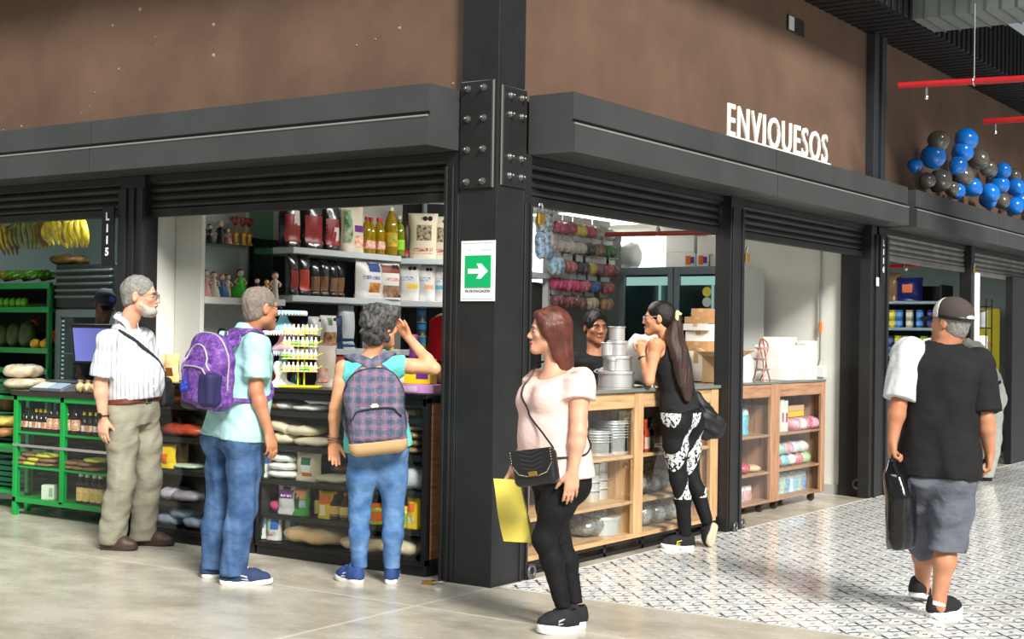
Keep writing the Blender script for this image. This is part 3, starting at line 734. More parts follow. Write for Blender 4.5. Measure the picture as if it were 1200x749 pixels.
# ---------------------------------------------------------------- upper walls, ceilings
m = mat('brown_render', (132, 104, 84), .8); g = NG(m); v = g.obj(); f1 = g.noise(v, 1.3, 6, .6); f2 = g.noise(v, 60, 4, .8); f3 = g.noise(v, 4.2, 2)
c = g.ramp(f1, [(.3, (92, 70, 56)), (.7, (114, 89, 72))])
sp = g.math('MULTIPLY', g.math('GREATER_THAN', g.noise(v, 9, 8, .8), .735), g.math('GREATER_THAN', f3, .5))
c = g.mix(g.math('MULTIPLY', sp, .55), c, lin((190, 170, 150))); g.l(c, g.b.inputs['Base Color']); g.bump(f2, .25, .004); BROWN = m
b = BM(); box(b, (.05, .05, 2.49), (.20, 14, 5.2)); struct('wall_left', b, BROWN)
b = BM(); box(b, (.20, .05, 2.49), (22, .20, 5.2)); struct('wall_right', b, BROWN)
# specks of old paint on the left wall
b = BM()
for (y, z, r) in [(2.361, 3.459, 0.0159), (2.356, 3.254, 0.0178), (3.089, 3.648, 0.0166), (2.927, 3.44, 0.0062), (2.908, 3.38, 0.0049), (3.551, 3.112, 0.0064), (3.604, 3.013, 0.0051), (0.77, 3.259, 0.0125), (0.955, 3.212, 0.0073), (1.105, 3.191, 0.0081), (3.3, 3.253, 0.0105), (3.372, 3.567, 0.0126), (3.696, 2.971, 0.0043), (4.379, 2.928, 0.0111), (4.594, 2.918, 0.0068), (0.36, 2.889, 0.0104)]: ball(b, (.05, y, z), (.004, r, r * .8), 8, 6)
struct('trim_paint_specks', b, mat('old_paint', (150, 130, 112), .8), label='pale paint specks on the brown wall')
b = BM(); box(b, (4.1, .035, 3.93), (4.42, .049, 4.05)); 
t = thing('wall_vent', 'small dark vent opening with pale shutter high on the brown wall', 'vent', (4.26, .05, 3.93))
bb = BM(); box(bb, (-.17, -.012, 0), (.17, -.001, .13), .003); obj('vent_frame', bb, mat('vent_dark', (44, 38, 34), .7), t)
bb = BM(); box(bb, (-.16, -.022, .01), (-.06, -.013, .12), .002); obj('vent_flap', bb, mat('vent_flap', (210, 216, 216), .5), t); b.free()
SOF = mat('dark_deck', (27, 28, 30), .5, .2)
def deck(nm, x0, x1, y0, y1, z, axis, lab):
    b = BM(); box(b, (x0, y0, z), (x1, y1, z + .06))
    n = int(((x1 - x0) if axis == 'x' else (y1 - y0)) / .15)
    for i in range(n):
        if axis == 'x': box(b, (x0 + i * .15, y0, z - .006), (x0 + i * .15 + .03, y1, z))
        else: box(b, (x0, y0 + i * .15, z - .006), (x1, y0 + i * .15 + .03, z))
    return struct(nm, b, SOF, label=lab)
deck('ceiling_deck', .26, 22, -.44, .05, 4.24, 'x', 'dark metal deck soffit over the right frontage')
deck('ceiling_deck_left', -.44, .05, -.44, 14, 4.24, 'y', 'dark metal deck soffit over the left frontage')
b = BM()
for i in range(150): box(b, (.0 + i * .15, -.47, 4.246), (.09 + i * .15, -.445, 4.78), .004)
box(b, (-.44, -.445, 4.246), (22, -.41, 4.8)); struct('trim_deck_edge', b, SOF, label='dark corrugated upstand along the deck edge')
b = BM(); box(b, (4.3, -2.75, 5.6), (22, -.4, 5.7)); box(b, (-1.3, -2.3, 6.2), (4.3, -.4, 6.3)); box(b, (-1.3, -.4, 6.2), (-.4, 14, 6.3)); struct('ceiling', b, mat('shading_ceiling', (16, 16, 17), .8))  # hall ceiling cut to shade the wall; unseen strips added to dim overhead light
b = BM(); box(b, (16.0, -7, 3.2), (16.2, -.3, 5.6)); struct('wall_far', b, mat('hall_end_wall', (30, 30, 32), .8))

# steel columns
b = BM(); box(b, (0, 0, 0), (.266, .262, 4.24), .004)
for (x, y) in ((.003, .003), (.263, .003), (.003, .259)): tube(b, [(x, y, 0), (x, y, 4.2)], .005, 6)
t = struct('column_corner', b, DARK, label='black steel corner column')
b = BM(); box(b, (5.97, .0, 0), (6.22, .30, 2.44), .004); struct('column_party', b, DARK, label='black steel column between two shops')
b = BM(); box(b, (5.89, -.03, 2.84), (6.0, .05, 4.24), .003); box(b, (6.09, -.03, 2.84), (6.2, .05, 4.24), .003); box(b, (6.0, .0, 2.84), (6.09, .05, 4.24)); struct('column_upper', b, mat('upper_column_steel', (58, 62, 68), .35, .2), label='dark steel column up the brown wall')
def bolt(par, x, y, z, axis):
    t = BM(); q = (0, -PI/2, 0) if axis == 'x' else (PI/2, 0, 0)
    lathe(t, [(0, 0), (.020, 0), (.020, .004), (0, .004)], 14, (x, y, z), q); lathe(t, [(.0145, .004), (.0145, .016), (.012, .019), (0, .019)], 6, (x, y, z), q); lathe(t, [(.008, .018), (.008, .034), (.006, .036), (0, .036)], 10, (x, y, z), q)
    obj('bolt', t, mat('bolt_steel', (150, 150, 148), .35, .9), par, 40)
pl = thing('splice_plate', 'bolted steel plate with eight evenly spaced bolts on the left face of the corner column', 'steel plate', (0, .14, 2.26))
bb = BM(); box(bb, (-.016, -.114, 0), (-.001, .118, .615), .006); obj('plate', bb, DARK, pl); b2 = BM(); tube(b2, [(-.006, -.114, .002), (-.006, -.114, .613), (-.006, .11, .613)], .006, 6); obj('weld_seam', b2, mat('weld_grey', (120, 120, 118), .5, .5), pl)
for z in (2.833, 2.66, 2.484, 2.30): 
    for y in (.20, .088): bolt(pl, -.016, y - .14, z - 2.26, 'x')
pl = thing('splice_plate', 'steel plate with two groups of four bolts on the corner column right face', 'steel plate', (.15, 0, 2.277))
bb = BM(); box(bb, (-.12, -.016, 0), (.124, -.001, .57), .006); obj('plate', bb, DARK, pl); b2 = BM(); tube(b2, [(-.12, -.006, .002), (-.12, -.006, .568), (.115, -.006, .568)], .006, 6); obj('weld_seam', b2, mat('weld_grey'), pl)
for z in (2.794, 2.687, 2.444, 2.337):
    for x in (.095, .212): bolt(pl, x - .15, -.016, z - 2.277, 'y')

# fascia boxes: lower tray stands a little proud of the upper tray
def fascia(nm, a, c, axis, lab, mm):
    b = BM(); e = .004
    prof = [(.02, 2.485), (-.30, 2.485), (-.30, 2.645), (-.272, 2.650), (-.272, 2.668), (-.288, 2.678), (-.288, 2.832), (.02, 2.832)]
    if axis == 'y': prism(b, prof, 1, a, c)
    else: prism(b, prof, 0, a, c)
    o = struct(nm, b, mm, label=lab, smooth=20); b = BM(); E = -.300; tube(b, [(E, a, 2.649), (E, c, 2.649)] if axis == 'y' else [(a, E, 2.649), (c, E, 2.649)], .0065, 8); obj('edge_bead', b, mat('edge_highlight', (150, 152, 150), .35, .3), o, 60); return o  # paler bead colour paints in the highlight along the lower tray's lip
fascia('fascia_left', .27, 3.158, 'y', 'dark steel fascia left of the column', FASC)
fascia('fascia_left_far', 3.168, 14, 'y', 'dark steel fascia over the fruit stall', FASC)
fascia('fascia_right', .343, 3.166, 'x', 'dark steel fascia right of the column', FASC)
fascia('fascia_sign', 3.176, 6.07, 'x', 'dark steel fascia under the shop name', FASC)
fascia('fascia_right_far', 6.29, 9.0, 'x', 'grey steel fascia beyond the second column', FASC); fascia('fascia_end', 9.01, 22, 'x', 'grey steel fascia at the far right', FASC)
b = BM(); box(b, (6.07, -.16, 2.49), (6.29, .02, 2.828)); struct('trim_fascia_gap', b, DARK, label='recessed joint between two fascias')
b = BM(); box(b, (.03, .37, 2.44), (.05, 14, 2.484)); box(b, (.37, .03, 2.44), (22, .05, 2.484)); struct('beam', b, DARK, label='steel header over the shutters')
t = thing('shop_sign', 'white raised block letters of the shop name standing on the fascia', 'sign', (2.375, -.26, 2.832))
bb = text_mesh('ENVIQUESOS', .325, .014, .0022, .60, 'LEFT', 1.17)
w_ = max(v.co.x for v in bb.verts) - min(v.co.x for v in bb.verts); x_ = min(v.co.x for v in bb.verts)
for v in bb.verts: v.co.x = (v.co.x - x_) * 1.81 / w_ + .03; v.co.z += .014
obj('letters', bb, mat('sign_white', (246, 246, 240), .4), t, 20); bb = BM(); box(bb, (.02, -.02, 0), (1.87, .02, .014)); obj('base_bar', bb, mat('sign_white'), t)

# roller shutters, posts and guides
def shutter(nm, lab, a, c, axis, z0, z1=2.485, d=.07, mm=None, bar=True):
    t = thing(nm, lab, 'roller shutter', (d, a, z0) if axis == 'y' else (a, d, z0)); b = BM(); p = .054; z = 0.012; L = c - a; pts = []
    while z < z1 - z0:
        pts += [(0.0, z), (-.010, z + .008), (-.015, z + p * .45), (-.010, z + p - .012), (0.0, z + p - .007), (.004, z + p)]; z += p
    prof = pts + [(.03, z), (.03, .012)]
    prism(b, prof, 1 if axis == 'y' else 0, 0, L); obj('slats', b, mm or SHUT, t, 25)
    if bar:
        b = BM(); box(b, (-.02, 0, -.045) if axis == 'y' else (0, -.02, -.045), (.02, L, .012) if axis == 'y' else (L, .02, .012), .004); obj('bottom_bar', b, mm or SHUT, t)
    return t
shutter('roller_shutter', 'half-lowered dark shutter just left of the corner column', .372, 2.945, 'y', 2.245)
shutter('roller_shutter', 'dark shutter at far left above the hanging bananas', 3.2, 6.6, 'y', 2.255)
shutter('roller_shutter', 'dark shutter just right of the corner column above the pan stack', .365, 2.955, 'x', 2.24)
shutter('roller_shutter', 'dark shutter above the pair of cabinets on casters', 3.225, 5.85, 'x', 2.24)
SHG = mat('shutter_galvanised', (136, 134, 130), .45, .4, var=(5, .3))
shutter('roller_shutter', 'paler grey shutter right of the second column', 6.30, 8.93, 'x', 2.24, mm=SHG)
shutter('roller_shutter', 'grey shutter at the far right edge of the frontage', 9.25, 12.5, 'x', 2.225, mm=SHG)
def post(nm, lab, lo, hi, ridge=None, mm=None):
    b = BM(); box(b, lo, hi, .004)
    for r in ridge or []: box(b, r[0], r[1], .003)
    return struct(nm, b, mm or DARK, label=lab)
post('trim_guide_left', 'black shutter guide left of the corner column', (.0, .269, 0), (.12, .367, 2.485), [((-.012, .30, 0), (0, .318, 2.4)), ((-.012, .345, 0), (0, .367, 2.4))])
post('trim_guide_right', 'black shutter guide right of the corner column', (.269, .0, 0), (.358, .12, 2.485), [((.275, -.012, 0), (.292, 0, 2.2)), ((.34, -.012, 0), (.358, 0, 2.2))])
post('post_left', 'black steel post between the fruit stall and the grocery', (.0, 2.95, 0), (.13, 3.20, 2.485), [((-.015, 2.95, 0), (0, 2.99, 2.4)), ((-.015, 3.04, 0), (0, 3.06, 2.4)), ((-.015, 3.12, 0), (0, 3.2, 2.4))])
post('post_middle', 'black steel post halfway along the right frontage', (2.985, -.02, 0), (3.20, .11, 2.485), [((3.0, -.03, 0), (3.02, -.02, 2.4)), ((3.165, -.03, 0), (3.2, -.02, 2.4))])
post('trim_guide_party', 'black shutter guides in front of the second column', (5.87, -.03, 0), (6.0, .08, 2.485), [((5.95, -.05, 0), (6.0, -.03, 2.4))])
post('trim_guide_party_far', 'black shutter guide right of the second column', (6.06, -.03, 0), (6.28, .08, 2.485), [((6.24, -.05, 0), (6.28, -.03, 2.4))])
post('post_far', 'black steel post with white face at far right', (8.94, -.02, 0), (9.06, .11, 2.485)); post('trim_white_strip', 'white upright strip on the far post', (9.065, -.03, 0), (9.23, .11, 2.2), mm=mat('white_enamel', (235, 236, 234), .4))
b = BM(); box(b, (10.55, -.03, 0), (12.5, .05, 2.22)); struct('door_1', b, mat('dark_door_panel', (26, 27, 30), .45), label='closed dark panel at the far right')

def shop_number(body, lab, loc, rotz):
    t = thing('number_plate', lab, 'sign', loc, rotz); b = BM(); box(b, (-.062, -.008, -.21), (.062, .008, .21), .003); obj('plate', b, mat('plate_black', (20, 20, 24), .35), t)
    b = BM()
    for i, ch in enumerate(body):
        k = text_mesh(ch, .075, .003, .003, .95); xform(k, (0, -.0105, .115 - i * .082)); _merge(b, k)
    obj('characters', b, mat('plate_white', (245, 245, 245), .4), t, 20)
shop_number('L115', 'black upright plate with white characters on the post beside the bananas', (-.03, 3.278, 2.07), -PI/2)
shop_number('L114', 'black upright plate with white characters on the second column', (6.065, -.06, 2.19), 0)
b = BM(); box(b, (5.93, -.058, 1.93), (5.99, -.05, 2.01), .003); o = obj('sticker', b, WHITEP); tag(o, 'small white sticker on the guide just below the black number plate', 'sticker')

t = thing('exit_sign', 'white evacuation sign with a green arrow panel on the corner column', 'sign', (-.006, .118, 1.79), -PI/2)
b = BM(); box(b, (-.118, -.004, -.172), (.118, .004, .172), .0); obj('board', b, WHITEP, t)
b = BM(); 
for lo, hi in (((-.109, -.0055, .158), (.109, -.004, .160)), ((-.109, -.0055, -.160), (.109, -.004, -.158)), ((-.109, -.0055, -.16), (-.107, -.004, .16)), ((.107, -.0055, -.16), (.109, -.004, .16))): box(b, lo, hi)
obj('border', b, mat('sign_grey_line', (185, 190, 190), .5), t)
b = BM(); box(b, (-.088, -.007, -.095), (.093, -.004, .088), .0); obj('green_panel', b, mat('sign_green', (0, 170, 98), .45), t)
b = BM(); prism(b, [(-.066, .012), (-.066, -.016), (.012, -.016), (-.006, -.045), (.026, -.045), (.074, -.002), (.026, .041), (-.006, .041), (.012, .012)], 1, -.0085, -.006); obj('arrow', b, mat('sign_arrow', (248, 250, 248), .5), t)
b = xform(text_mesh('VÍA DE EVACUACIÓN', .021, .001, .0004, .86), (0, -.0047, -.122)); obj('lettering', b, mat('sign_ink', (50, 60, 60), .5), t)
b = BM()
for x0_, n_ in ((-.078, 4), (.022, 9)):
    for i in range(n_): box(b, (x0_ + i * .0085, -.0047, .112 + .003 * (i % 2)), (x0_ + i * .0085 + .005, -.004, .126 - .003 * (i % 3)))
obj('header_mark', b, mat('sign_faint', (186, 190, 196), .5), t)

def padlock(lab, loc, rotz, s=1.0, rot=None):
    t = thing('padlock', lab, 'padlock', loc, rotz, rot=rot); t.scale = (s, s, s); b = BM(); box(b, (-.028, -.010, -.062), (.028, .010, -.008), .005); obj('body', b, BRASS, t)
    b = BM(); tube(b, [(-.017, 0, -.01), (-.017, 0, .02), (-.010, 0, .034), (0, 0, .039), (.010, 0, .034), (.017, 0, .02), (.017, 0, -.01)], .0048, 8); obj('shackle', b, CHROME, t)
def hasp(par, lo, hi, lab=None):
    b = BM(); box(b, lo, hi, .003); tube(b, [((lo[0]+hi[0])/2 - .03, lo[1] - .01, lo[2] + .02), ((lo[0]+hi[0])/2, lo[1] - .03, lo[2] + .01), ((lo[0]+hi[0])/2 + .02, lo[1] - .01, lo[2] + .02)], .006, 8); return b
padlock('brass padlock hanging at the top of the guide right of the corner column', (.40, -.035, 2.155), 0, 1.25)
padlock('brass padlock hanging beside the top of the middle post', (3.235, -.03, 2.08), 0, 1.1)
padlock('brass padlock lying on the floor at the left foot of the corner column', (-.10, .31, .014), .6, 1.25, rot=(PI/2 - .12, .1, .35))
def floor_ring(lab, loc, rotz, s=1):
    b = BM(); tube(b, [(.032 * math.cos(a), 0, .036 + .032 * math.sin(a)) for a in np.linspace(0, 2*PI, 18, endpoint=False)], .0085, 8, closed=True); box(b, (-.02, -.002, 0), (.02, .022, .02), .003)
    o = obj('lock_ring', b, mat('worn_steel', (120, 120, 120), .4, .8), None, 40, loc, (0, 0, rotz)); o.scale = (s, s, s); tag(o, lab, 'lock ring')
floor_ring('steel shutter ring at the right foot of the corner column', (.385, -.02, .0), .1, 1.2)
floor_ring('steel shutter ring at the left foot of the middle post', (3.06, -.05, .0), .1); floor_ring('steel shutter ring at the right foot of the middle post', (3.25, -.02, 0), .1)
floor_ring('steel shutter ring low on the dark face of the second column', (5.94, .1, .07), PI/2 + .3, 1.3); floor_ring('steel shutter ring at the right foot of the second column', (6.31, -.03, 0), .1)

# duct and red pipes overhead
b = BM(); box(b, (5.6, -5.5, 4.25), (6.2, -.46, 4.85))
DUCT = mat('galvanised_duct', (150, 158, 152), .45, .5, var=(2, .15)); t = thing('air_duct', 'galvanised air duct with standing seams crossing overhead at top right', 'duct', (5.9, -3, 4.25)); b.free()
b = BM(); box(b, (-.3, -2.5, 0), (.3, 2.53, .6)); obj('body', b, DUCT, t); b = BM()
for i in range(38): box(b, (-.312, -2.5 + i * .133, -.012), (.312, -2.5 + i * .133 + .014, .612))
obj('seam', b, mat('duct_seam', (120, 126, 122), .4, .5), t)['kind'] = 'stuff'
def pipe(nm, lab, pts, r, mm, parts=()):
    b = BM(); tube(b, pts, r, 14); o = obj(nm, b, mm, None, 60); tag(o, lab, 'pipe'); return o
REDP = mat('red_pipe_paint', (178, 30, 34), .35)
p1 = pipe('sprinkler_pipe', 'red overhead pipe nearest the duct, upper of the two at right', [(5.18, -.5, 3.6), (5.5, -2.2, 3.6), (5.5, -6, 3.6)], .028, REDP)
b = BM(); tube(b, [(5.24, -.72, 3.57), (5.24, -.72, 3.50)], .012, 8); ball(b, (5.24, -.72, 3.49), (.02, .02, .02), 10, 8); obj('sprinkler_head', b, CHROME, p1)
b = BM(); tube(b, [(5.30, -1.1, 3.6), (5.30, -1.1, 4.25)], .006, 6); tube(b, [(5.30, -1.1 + .0, 3.6 + .034 * math.cos(a)) if 0 else (5.30 + .034 * math.sin(a), -1.1, 3.6 + .034 * math.cos(a)) for a in np.linspace(0, 2*PI, 14, endpoint=False)], .007, 6, closed=True); obj('pipe_hanger', b, STEEL, p1)
p2 = pipe('sprinkler_pipe', 'red overhead pipe further back, lower of the two at right', [(7.49, -.55, 3.6), (7.52, -1.0, 3.6), (7.6, -6, 3.6)], .03, REDP)
b = BM(); tube(b, [(7.5, -.66, 3.57), (7.5, -.66, 3.50)], .012, 8); ball(b, (7.5, -.66, 3.49), (.02, .02, .02), 10, 8); obj('sprinkler_head', b, CHROME, p2)
# balloon garland on the far fascia
t = thing('balloon_garland', 'garland of blue and charcoal balloons lying along the far right fascia', 'balloon garland', (7.6, -.1, 2.835))
BB = mat('balloon_blue', (18, 118, 214), .22, coat=.5); BG = mat('balloon_charcoal', (92, 88, 80), .22, coat=.5); rb = random.Random(3)
for (x, z, r, k) in [(7.24, 3.4, 0.109, 0), (7.25, 3.25, 0.126, 1), (8.03, 3.51, 0.123, 1), (8.01, 3.39, 0.114, 1), (6.8, 3.12, 0.074, 1), (7.82, 3.22, 0.096, 1), (7.42, 3.03, 0.119, 0), (6.83, 2.97, 0.082, 0), (8.63, 3.38, 0.118, 0), (9.04, 3.33, 0.093, 0), (8.25, 3.16, 0.116, 0), (8.11, 2.99, 0.088, 1), (8.68, 3.09, 0.109, 1), (8.99, 3.05, 0.111, 1), (9.15, 3.0, 0.103, 1), (7.74, 2.98, 0.078, 0), (9.67, 3.37, 0.096, 1), (9.71, 3.22, 0.116, 1), (10.28, 3.24, 0.109, 1), (10.31, 3.38, 0.089, 0), (9.72, 3.03, 0.096, 0), (10.18, 3.01, 0.109, 1), (10.58, 3.11, 0.111, 1), (9.3, 3.34, 0.085, 0), (11.03, 3.36, 0.124, 1), (11.16, 3.14, 0.124, 0), (11.68, 3.29, 0.127, 1)]:
    b = BM(); y = rb.uniform(-.12, .02); lathe(b, [(0, -r * 1.1), (r * .10, -r * 1.06), (r * .45, -r * .88), (r * .8, -r * .5), (r, .0), (r * .94, r * .42), (r * .7, r * .76), (r * .36, r * .95), (0, r)], 20, (x - 7.6, y, z - 2.835), (rb.uniform(-1, 1), rb.uniform(-1, 1), 0)); 
    obj('balloon', b, BB if k else BG, t, 180)

# ---------------------------------------------------------------- the people
def skin(nm, rgb, r2): return mat(nm, rgb, .5, var=(9, .1), rgb2=r2, bump=(60, .03))
SK1 = skin('skin_fair', (222, 170, 142), (208, 150, 122)); SK2 = skin('skin_tan', (196, 138, 104), (180, 120, 88)); SK3 = skin('skin_brown', (176, 120, 90), (158, 104, 78)); SK4 = skin('skin_deep', (96, 62, 46), (80, 52, 40)); SK5 = skin('skin_warm', (226, 166, 128), (210, 146, 108))
HGREY = mat('hair_grey', (150, 146, 140), .55, var=(70, .4), bump=(220, .5)); HDARK = mat('hair_black', (24, 20, 19), .4, var=(90, .3), bump=(260, .4)); LIPS = mat('lips_rose', (176, 96, 88), .4); LIPM = mat('lips_brown', (160, 96, 80), .45)
def cloth(nm, rgb, r2=None, rough=.85, fold=.38, vs=7):
    if nm in _M: return _M[nm]
    m = mat(nm, rgb, rough, var=(vs, .08), rgb2=r2, spec=.25); g = NG(m); v = g.obj(); mp = g.n('ShaderNodeMapping'); g.l(v, mp.inputs[0]); mp.inputs['Rotation'].default_value = (.5, .4, .2); mp.inputs['Scale'].default_value = (1, 1, 1.7)
    g.bump(g.math('ADD', g.noise(mp.outputs[0], 13, 3, .55), g.math('MULTIPLY', g.noise(v, 320, 2), .03)), fold, .016); return m
DENIM = cloth('denim_blue', (80, 110, 150), (52, 80, 122), fold=.6, vs=11); DENIML = cloth('denim_washed', (104, 142, 186), (64, 100, 150), fold=.5, vs=9)
f_ = lambda a, b: V3((.566, -.824, 0)) * a + V3((.824, .566, 0)) * b      # across / away directions of the aisle
def strap_on(info, prims, pts, w, th, off, parent, name, m, wr=None, n=26, org=None, loop=False):
    """a flat strap laid over the clothed surface"""
    P = bez(pts, n); Q, N = snap(prims, P, off, wr); 
    for _ in range(2): Q[1:-1] = .5 * Q[1:-1] + .25 * (Q[:-2] + Q[2:])
    b = BM(); ribbon(b, [q - org for q in Q], N, w, th); return obj(name, b, m, parent, 40)
def belt(info, m, bm_, h0, w=.035, off=.006, key='bot', buckle=None):
    J, U, up, ft, org = info['J'], info['U'], info['up'], info['ft'], info['org']; c = V3(J['pel']) + up * h0
    pts = [c + (U * math.cos(a) + ft * math.sin(a)) * .17 for a in np.linspace(0, 2*PI, 37)]
    Q, N = snap(info[key + '_prims'], pts, off, None); Q = np.array([q - up * ((q - c) @ up) for q in Q])
    b = BM(); ribbon(b, [q - org for q in Q], N, w, .004); o = obj('belt', b, m, info['root'], 40)
    if buckle:
        i = 9; b = BM(); R3 = Matrix([list(r) for r in np.stack([np.cross(up, N[i]), N[i], up], 1)]); box(b, (-.024, .003, -.021), (.024, .009, .021), .003, R3, Q[i] - org); obj('buckle', b, buckle, o)
    return o
def watch(info, q, m, r=.033):
    J, org = info['J'], info['org']; W, E = V3(J['wr' + q]), V3(J['el' + q]); d = nrm(W - E); c = W - d * .02
    a = nrm(np.cross(d, (0.3, .2, 1))); bq = np.cross(d, a); b = BM()
    tube(b, [c - org + (a * math.cos(t) + bq * math.sin(t)) * r for t in np.linspace(0, 2*PI, 20, endpoint=False)], .009, 6, flat=(.35, 1.0), up=d, closed=True)
    out = nrm(-V3((.824, .566, 0)) * .9 - V3((.566, -.824, 0)) * .3); out = nrm(out - d * (out @ d)); b2 = BM()
    o = obj('wristwatch', b, m, info['root'], 60); lathe(b2, [(0, 0), (.019, 0), (.020, .006), (.016, .009), (0, .009)], 16, c + out * r - org, Vector(out).to_track_quat('Z', 'Y').to_matrix()); obj('watch_case', b2, mat('watch_black', (30, 30, 32), .25), o, 40)

# --- man in the striped shirt -------------------------------------------------
def make_striped():
    J = STRIPED; ft = f_(.84, -.54); hf = f_(.99, .06)
    root, I = human('person', 'older bearded man in white striped short-sleeved shirt and khaki trousers standing in profile', STRIPED_BASE, J, ft, hf, 1.03, (0, 0, 1), SK1, True,
        (.165, .165, .172, .168), (.125, .13, .125, .105), .045, 0, .5, dict(R=((0, 0, -1), f_(.3, .9), f_(1, -.1), dict(s=1.0, curl=.3)), L=((.1, 0, -1), f_(0, -1), f_(1, 0), dict(s=1.0))),
        top=dict(mat=SHIRT_STRIPE, o=.018, sleeve=.86, sl_r=.082, hem=.088, wr=wrinkle(.0045, 22, 11, (1, 1, .8)), neck=.05, neck_tilt=1.0, extra=[cone(V3(J['neck']), V3(J['neck']) + V3((0, 0, .08)) + ft * .01, .064, .059, .03)]),
        bottom=dict(mat=cloth('khaki_cotton', (150, 147, 130), (130, 127, 110), fold=.55), o=.016, kr=.085, ar=.085, rise=.10, hem_z=.035, wr=wrinkle(.0065, 20, 4, (1, 1, .55))), fatA=1.05, fatL=1.05, hs=1.14, neckr=.06)
    org, w, X = I['org'], I['w'], I['X']
    obj('hair', hair_cap(w, X, 1.14, .005, back=-.05, wr=wrinkle(.0028, 110, 2), org=org, facecut=[(0, .125, -.04, .09, .105, .105)]), HGREY, root, 180)
    bp = [ell(w(0, .052, -.088), V3((.052, .050, .034)) * 1.14, X, .02), cone(w(-.058, .02, -.05), w(-.03, .06, -.09), .018, .022, .02), cone(w(.058, .02, -.05), w(.03, .06, -.09), .018, .022, .02), cone(w(-.02, .093, -.053), w(.02, .093, -.053), .009, .009, .01), ell(w(0, .105, -.067), V3((.022, .018, .008)), X, .004, True)]
    obj('beard', sdf_mesh(bp, .005, wrinkle(.002, 130, 5), origin=org), mat('beard_grey', (190, 184, 176), .7, var=(80, .2), bump=(200, .4)), root, 180)
    eyes_etc(root, w, X, 1.14, mat('brow_grey', (120, 112, 104), .7), None, glasses=mat('glasses_brown', (60, 48, 40), .3))
    belt(I, mat('leather_brown', (104, 52, 36), .45), BLACKM, .085, .036, .012, buckle=CHROME)
    # collar
    N = V3(J['neck']); up = I['up']; b = BM(); tp = I['top_prims']
    for g in (-1, 1):
        a = [N + up * .085 - ft * .05, N + up * .07 + I['U'] * g * .070 + ft * -.0, N + up * .03 + I['U'] * g * .050 + ft * .065, N - up * .045 + I['U'] * g * .03 + ft * .085]
        ribbon(b, [p - org for p in bez(a, 12)], [nrm(I['U'] * g * .8 + ft * (.9 * i / 12 - .4) + up * .6) for i in range(13)], [.036] * 11 + [.026, .01], .004)
    obj('collar', b, SHIRT_STRIPE, root, 40)
    P = [N - up * (.06 + .085 * i) + ft * .3 for i in range(6)]; Q, NN = snap(tp, P, .003, None); b = BM()
    for q in Q: ball(b, q - org, .0055, 8, 6)
    obj('buttons', b, WHITEP, root)
    brn = mat('shoe_brown', (74, 54, 46), .5, bump=(80, .1)); sb = mat('shoe_brown_sole', (62, 48, 42), .7)
    shoe(root, J['anR'], J['heR'][:2] + (.0,), J['toR'][:2] + (.0,), brn, sb, 1.08, sole=.026); shoe(root, J['anL'], J['heL'][:2] + (.0,), J['toL'][:2] + (0,), brn, sb, 1.08, sole=.026)
    watch(I, 'R', mat('watch_strap', (26, 26, 28), .5), .034)
    # shoulder bag
    U = I['U']; C = V3(J['chest']); Wt = V3(J['waist']); bag = thing('shoulder_bag', 'small black shoulder bag at the hip of the man in the striped shirt', 'bag', tuple(V3(J['pel']) - U * .10 + V3((0, 0, .15)) + f_(.1, .12)))
    bo = V3(bag.location); c = Wt - U * .19 + ft * .045 - V3((0, 0, .055)); R3 = np.stack([ft, -U, (0, 0, 1)], 1)
    obj('body', sdf_mesh([rbox(c, (.075, .045, .10), R3, .03), rbox(c + ft * .02 - U * .045 + V3((0, 0, -.02)), (.055, .02, .065), R3, .015)], .006, wrinkle(.002, 40, 2), origin=bo), mat('nylon_black', (26, 26, 29), .55, bump=(120, .1)), bag, 180)
    a = c + V3((0, 0, .09)) + ft * .03; sh = N + U * .115 - up * .04
    pts = [a, Wt - U * .13 + ft * .14 + up * .05, C + ft * .17 - U * .06, C + ft * .13 + U * .05 + up * .11, sh, N + U * .09 - ft * .09 - up * .07, C - ft * .16 - U * .03, Wt - U * .12 - ft * .13, c + V3((0, 0, .09)) - ft * .04]
    strap_on(I, tp, pts, .026, .004, .006, bag, 'strap', mat('strap_black', (30, 30, 32), .6), I['top_wr'], 40, bo)
m = mat('shirt_stripe', (228, 231, 234), .85, spec=.2); g = NG(m); v = g.obj(); s3 = g.sep(v)
ph = g.math('ADD', g.math('MULTIPLY', s3[0], .62), g.math('MULTIPLY', s3[1], -.78)); k = g.math('FRACT', g.math('MULTIPLY', ph, 36.0)); k2 = g.math('LESS_THAN', k, .30)
g.l(g.mix(g.math('MULTIPLY', k2, .85), lin((212, 215, 218)), lin((158, 166, 176))), g.b.inputs['Base Color']); g.bump(g.noise(v, 300, 2), .1, .003); SHIRT_STRIPE = m
make_striped()

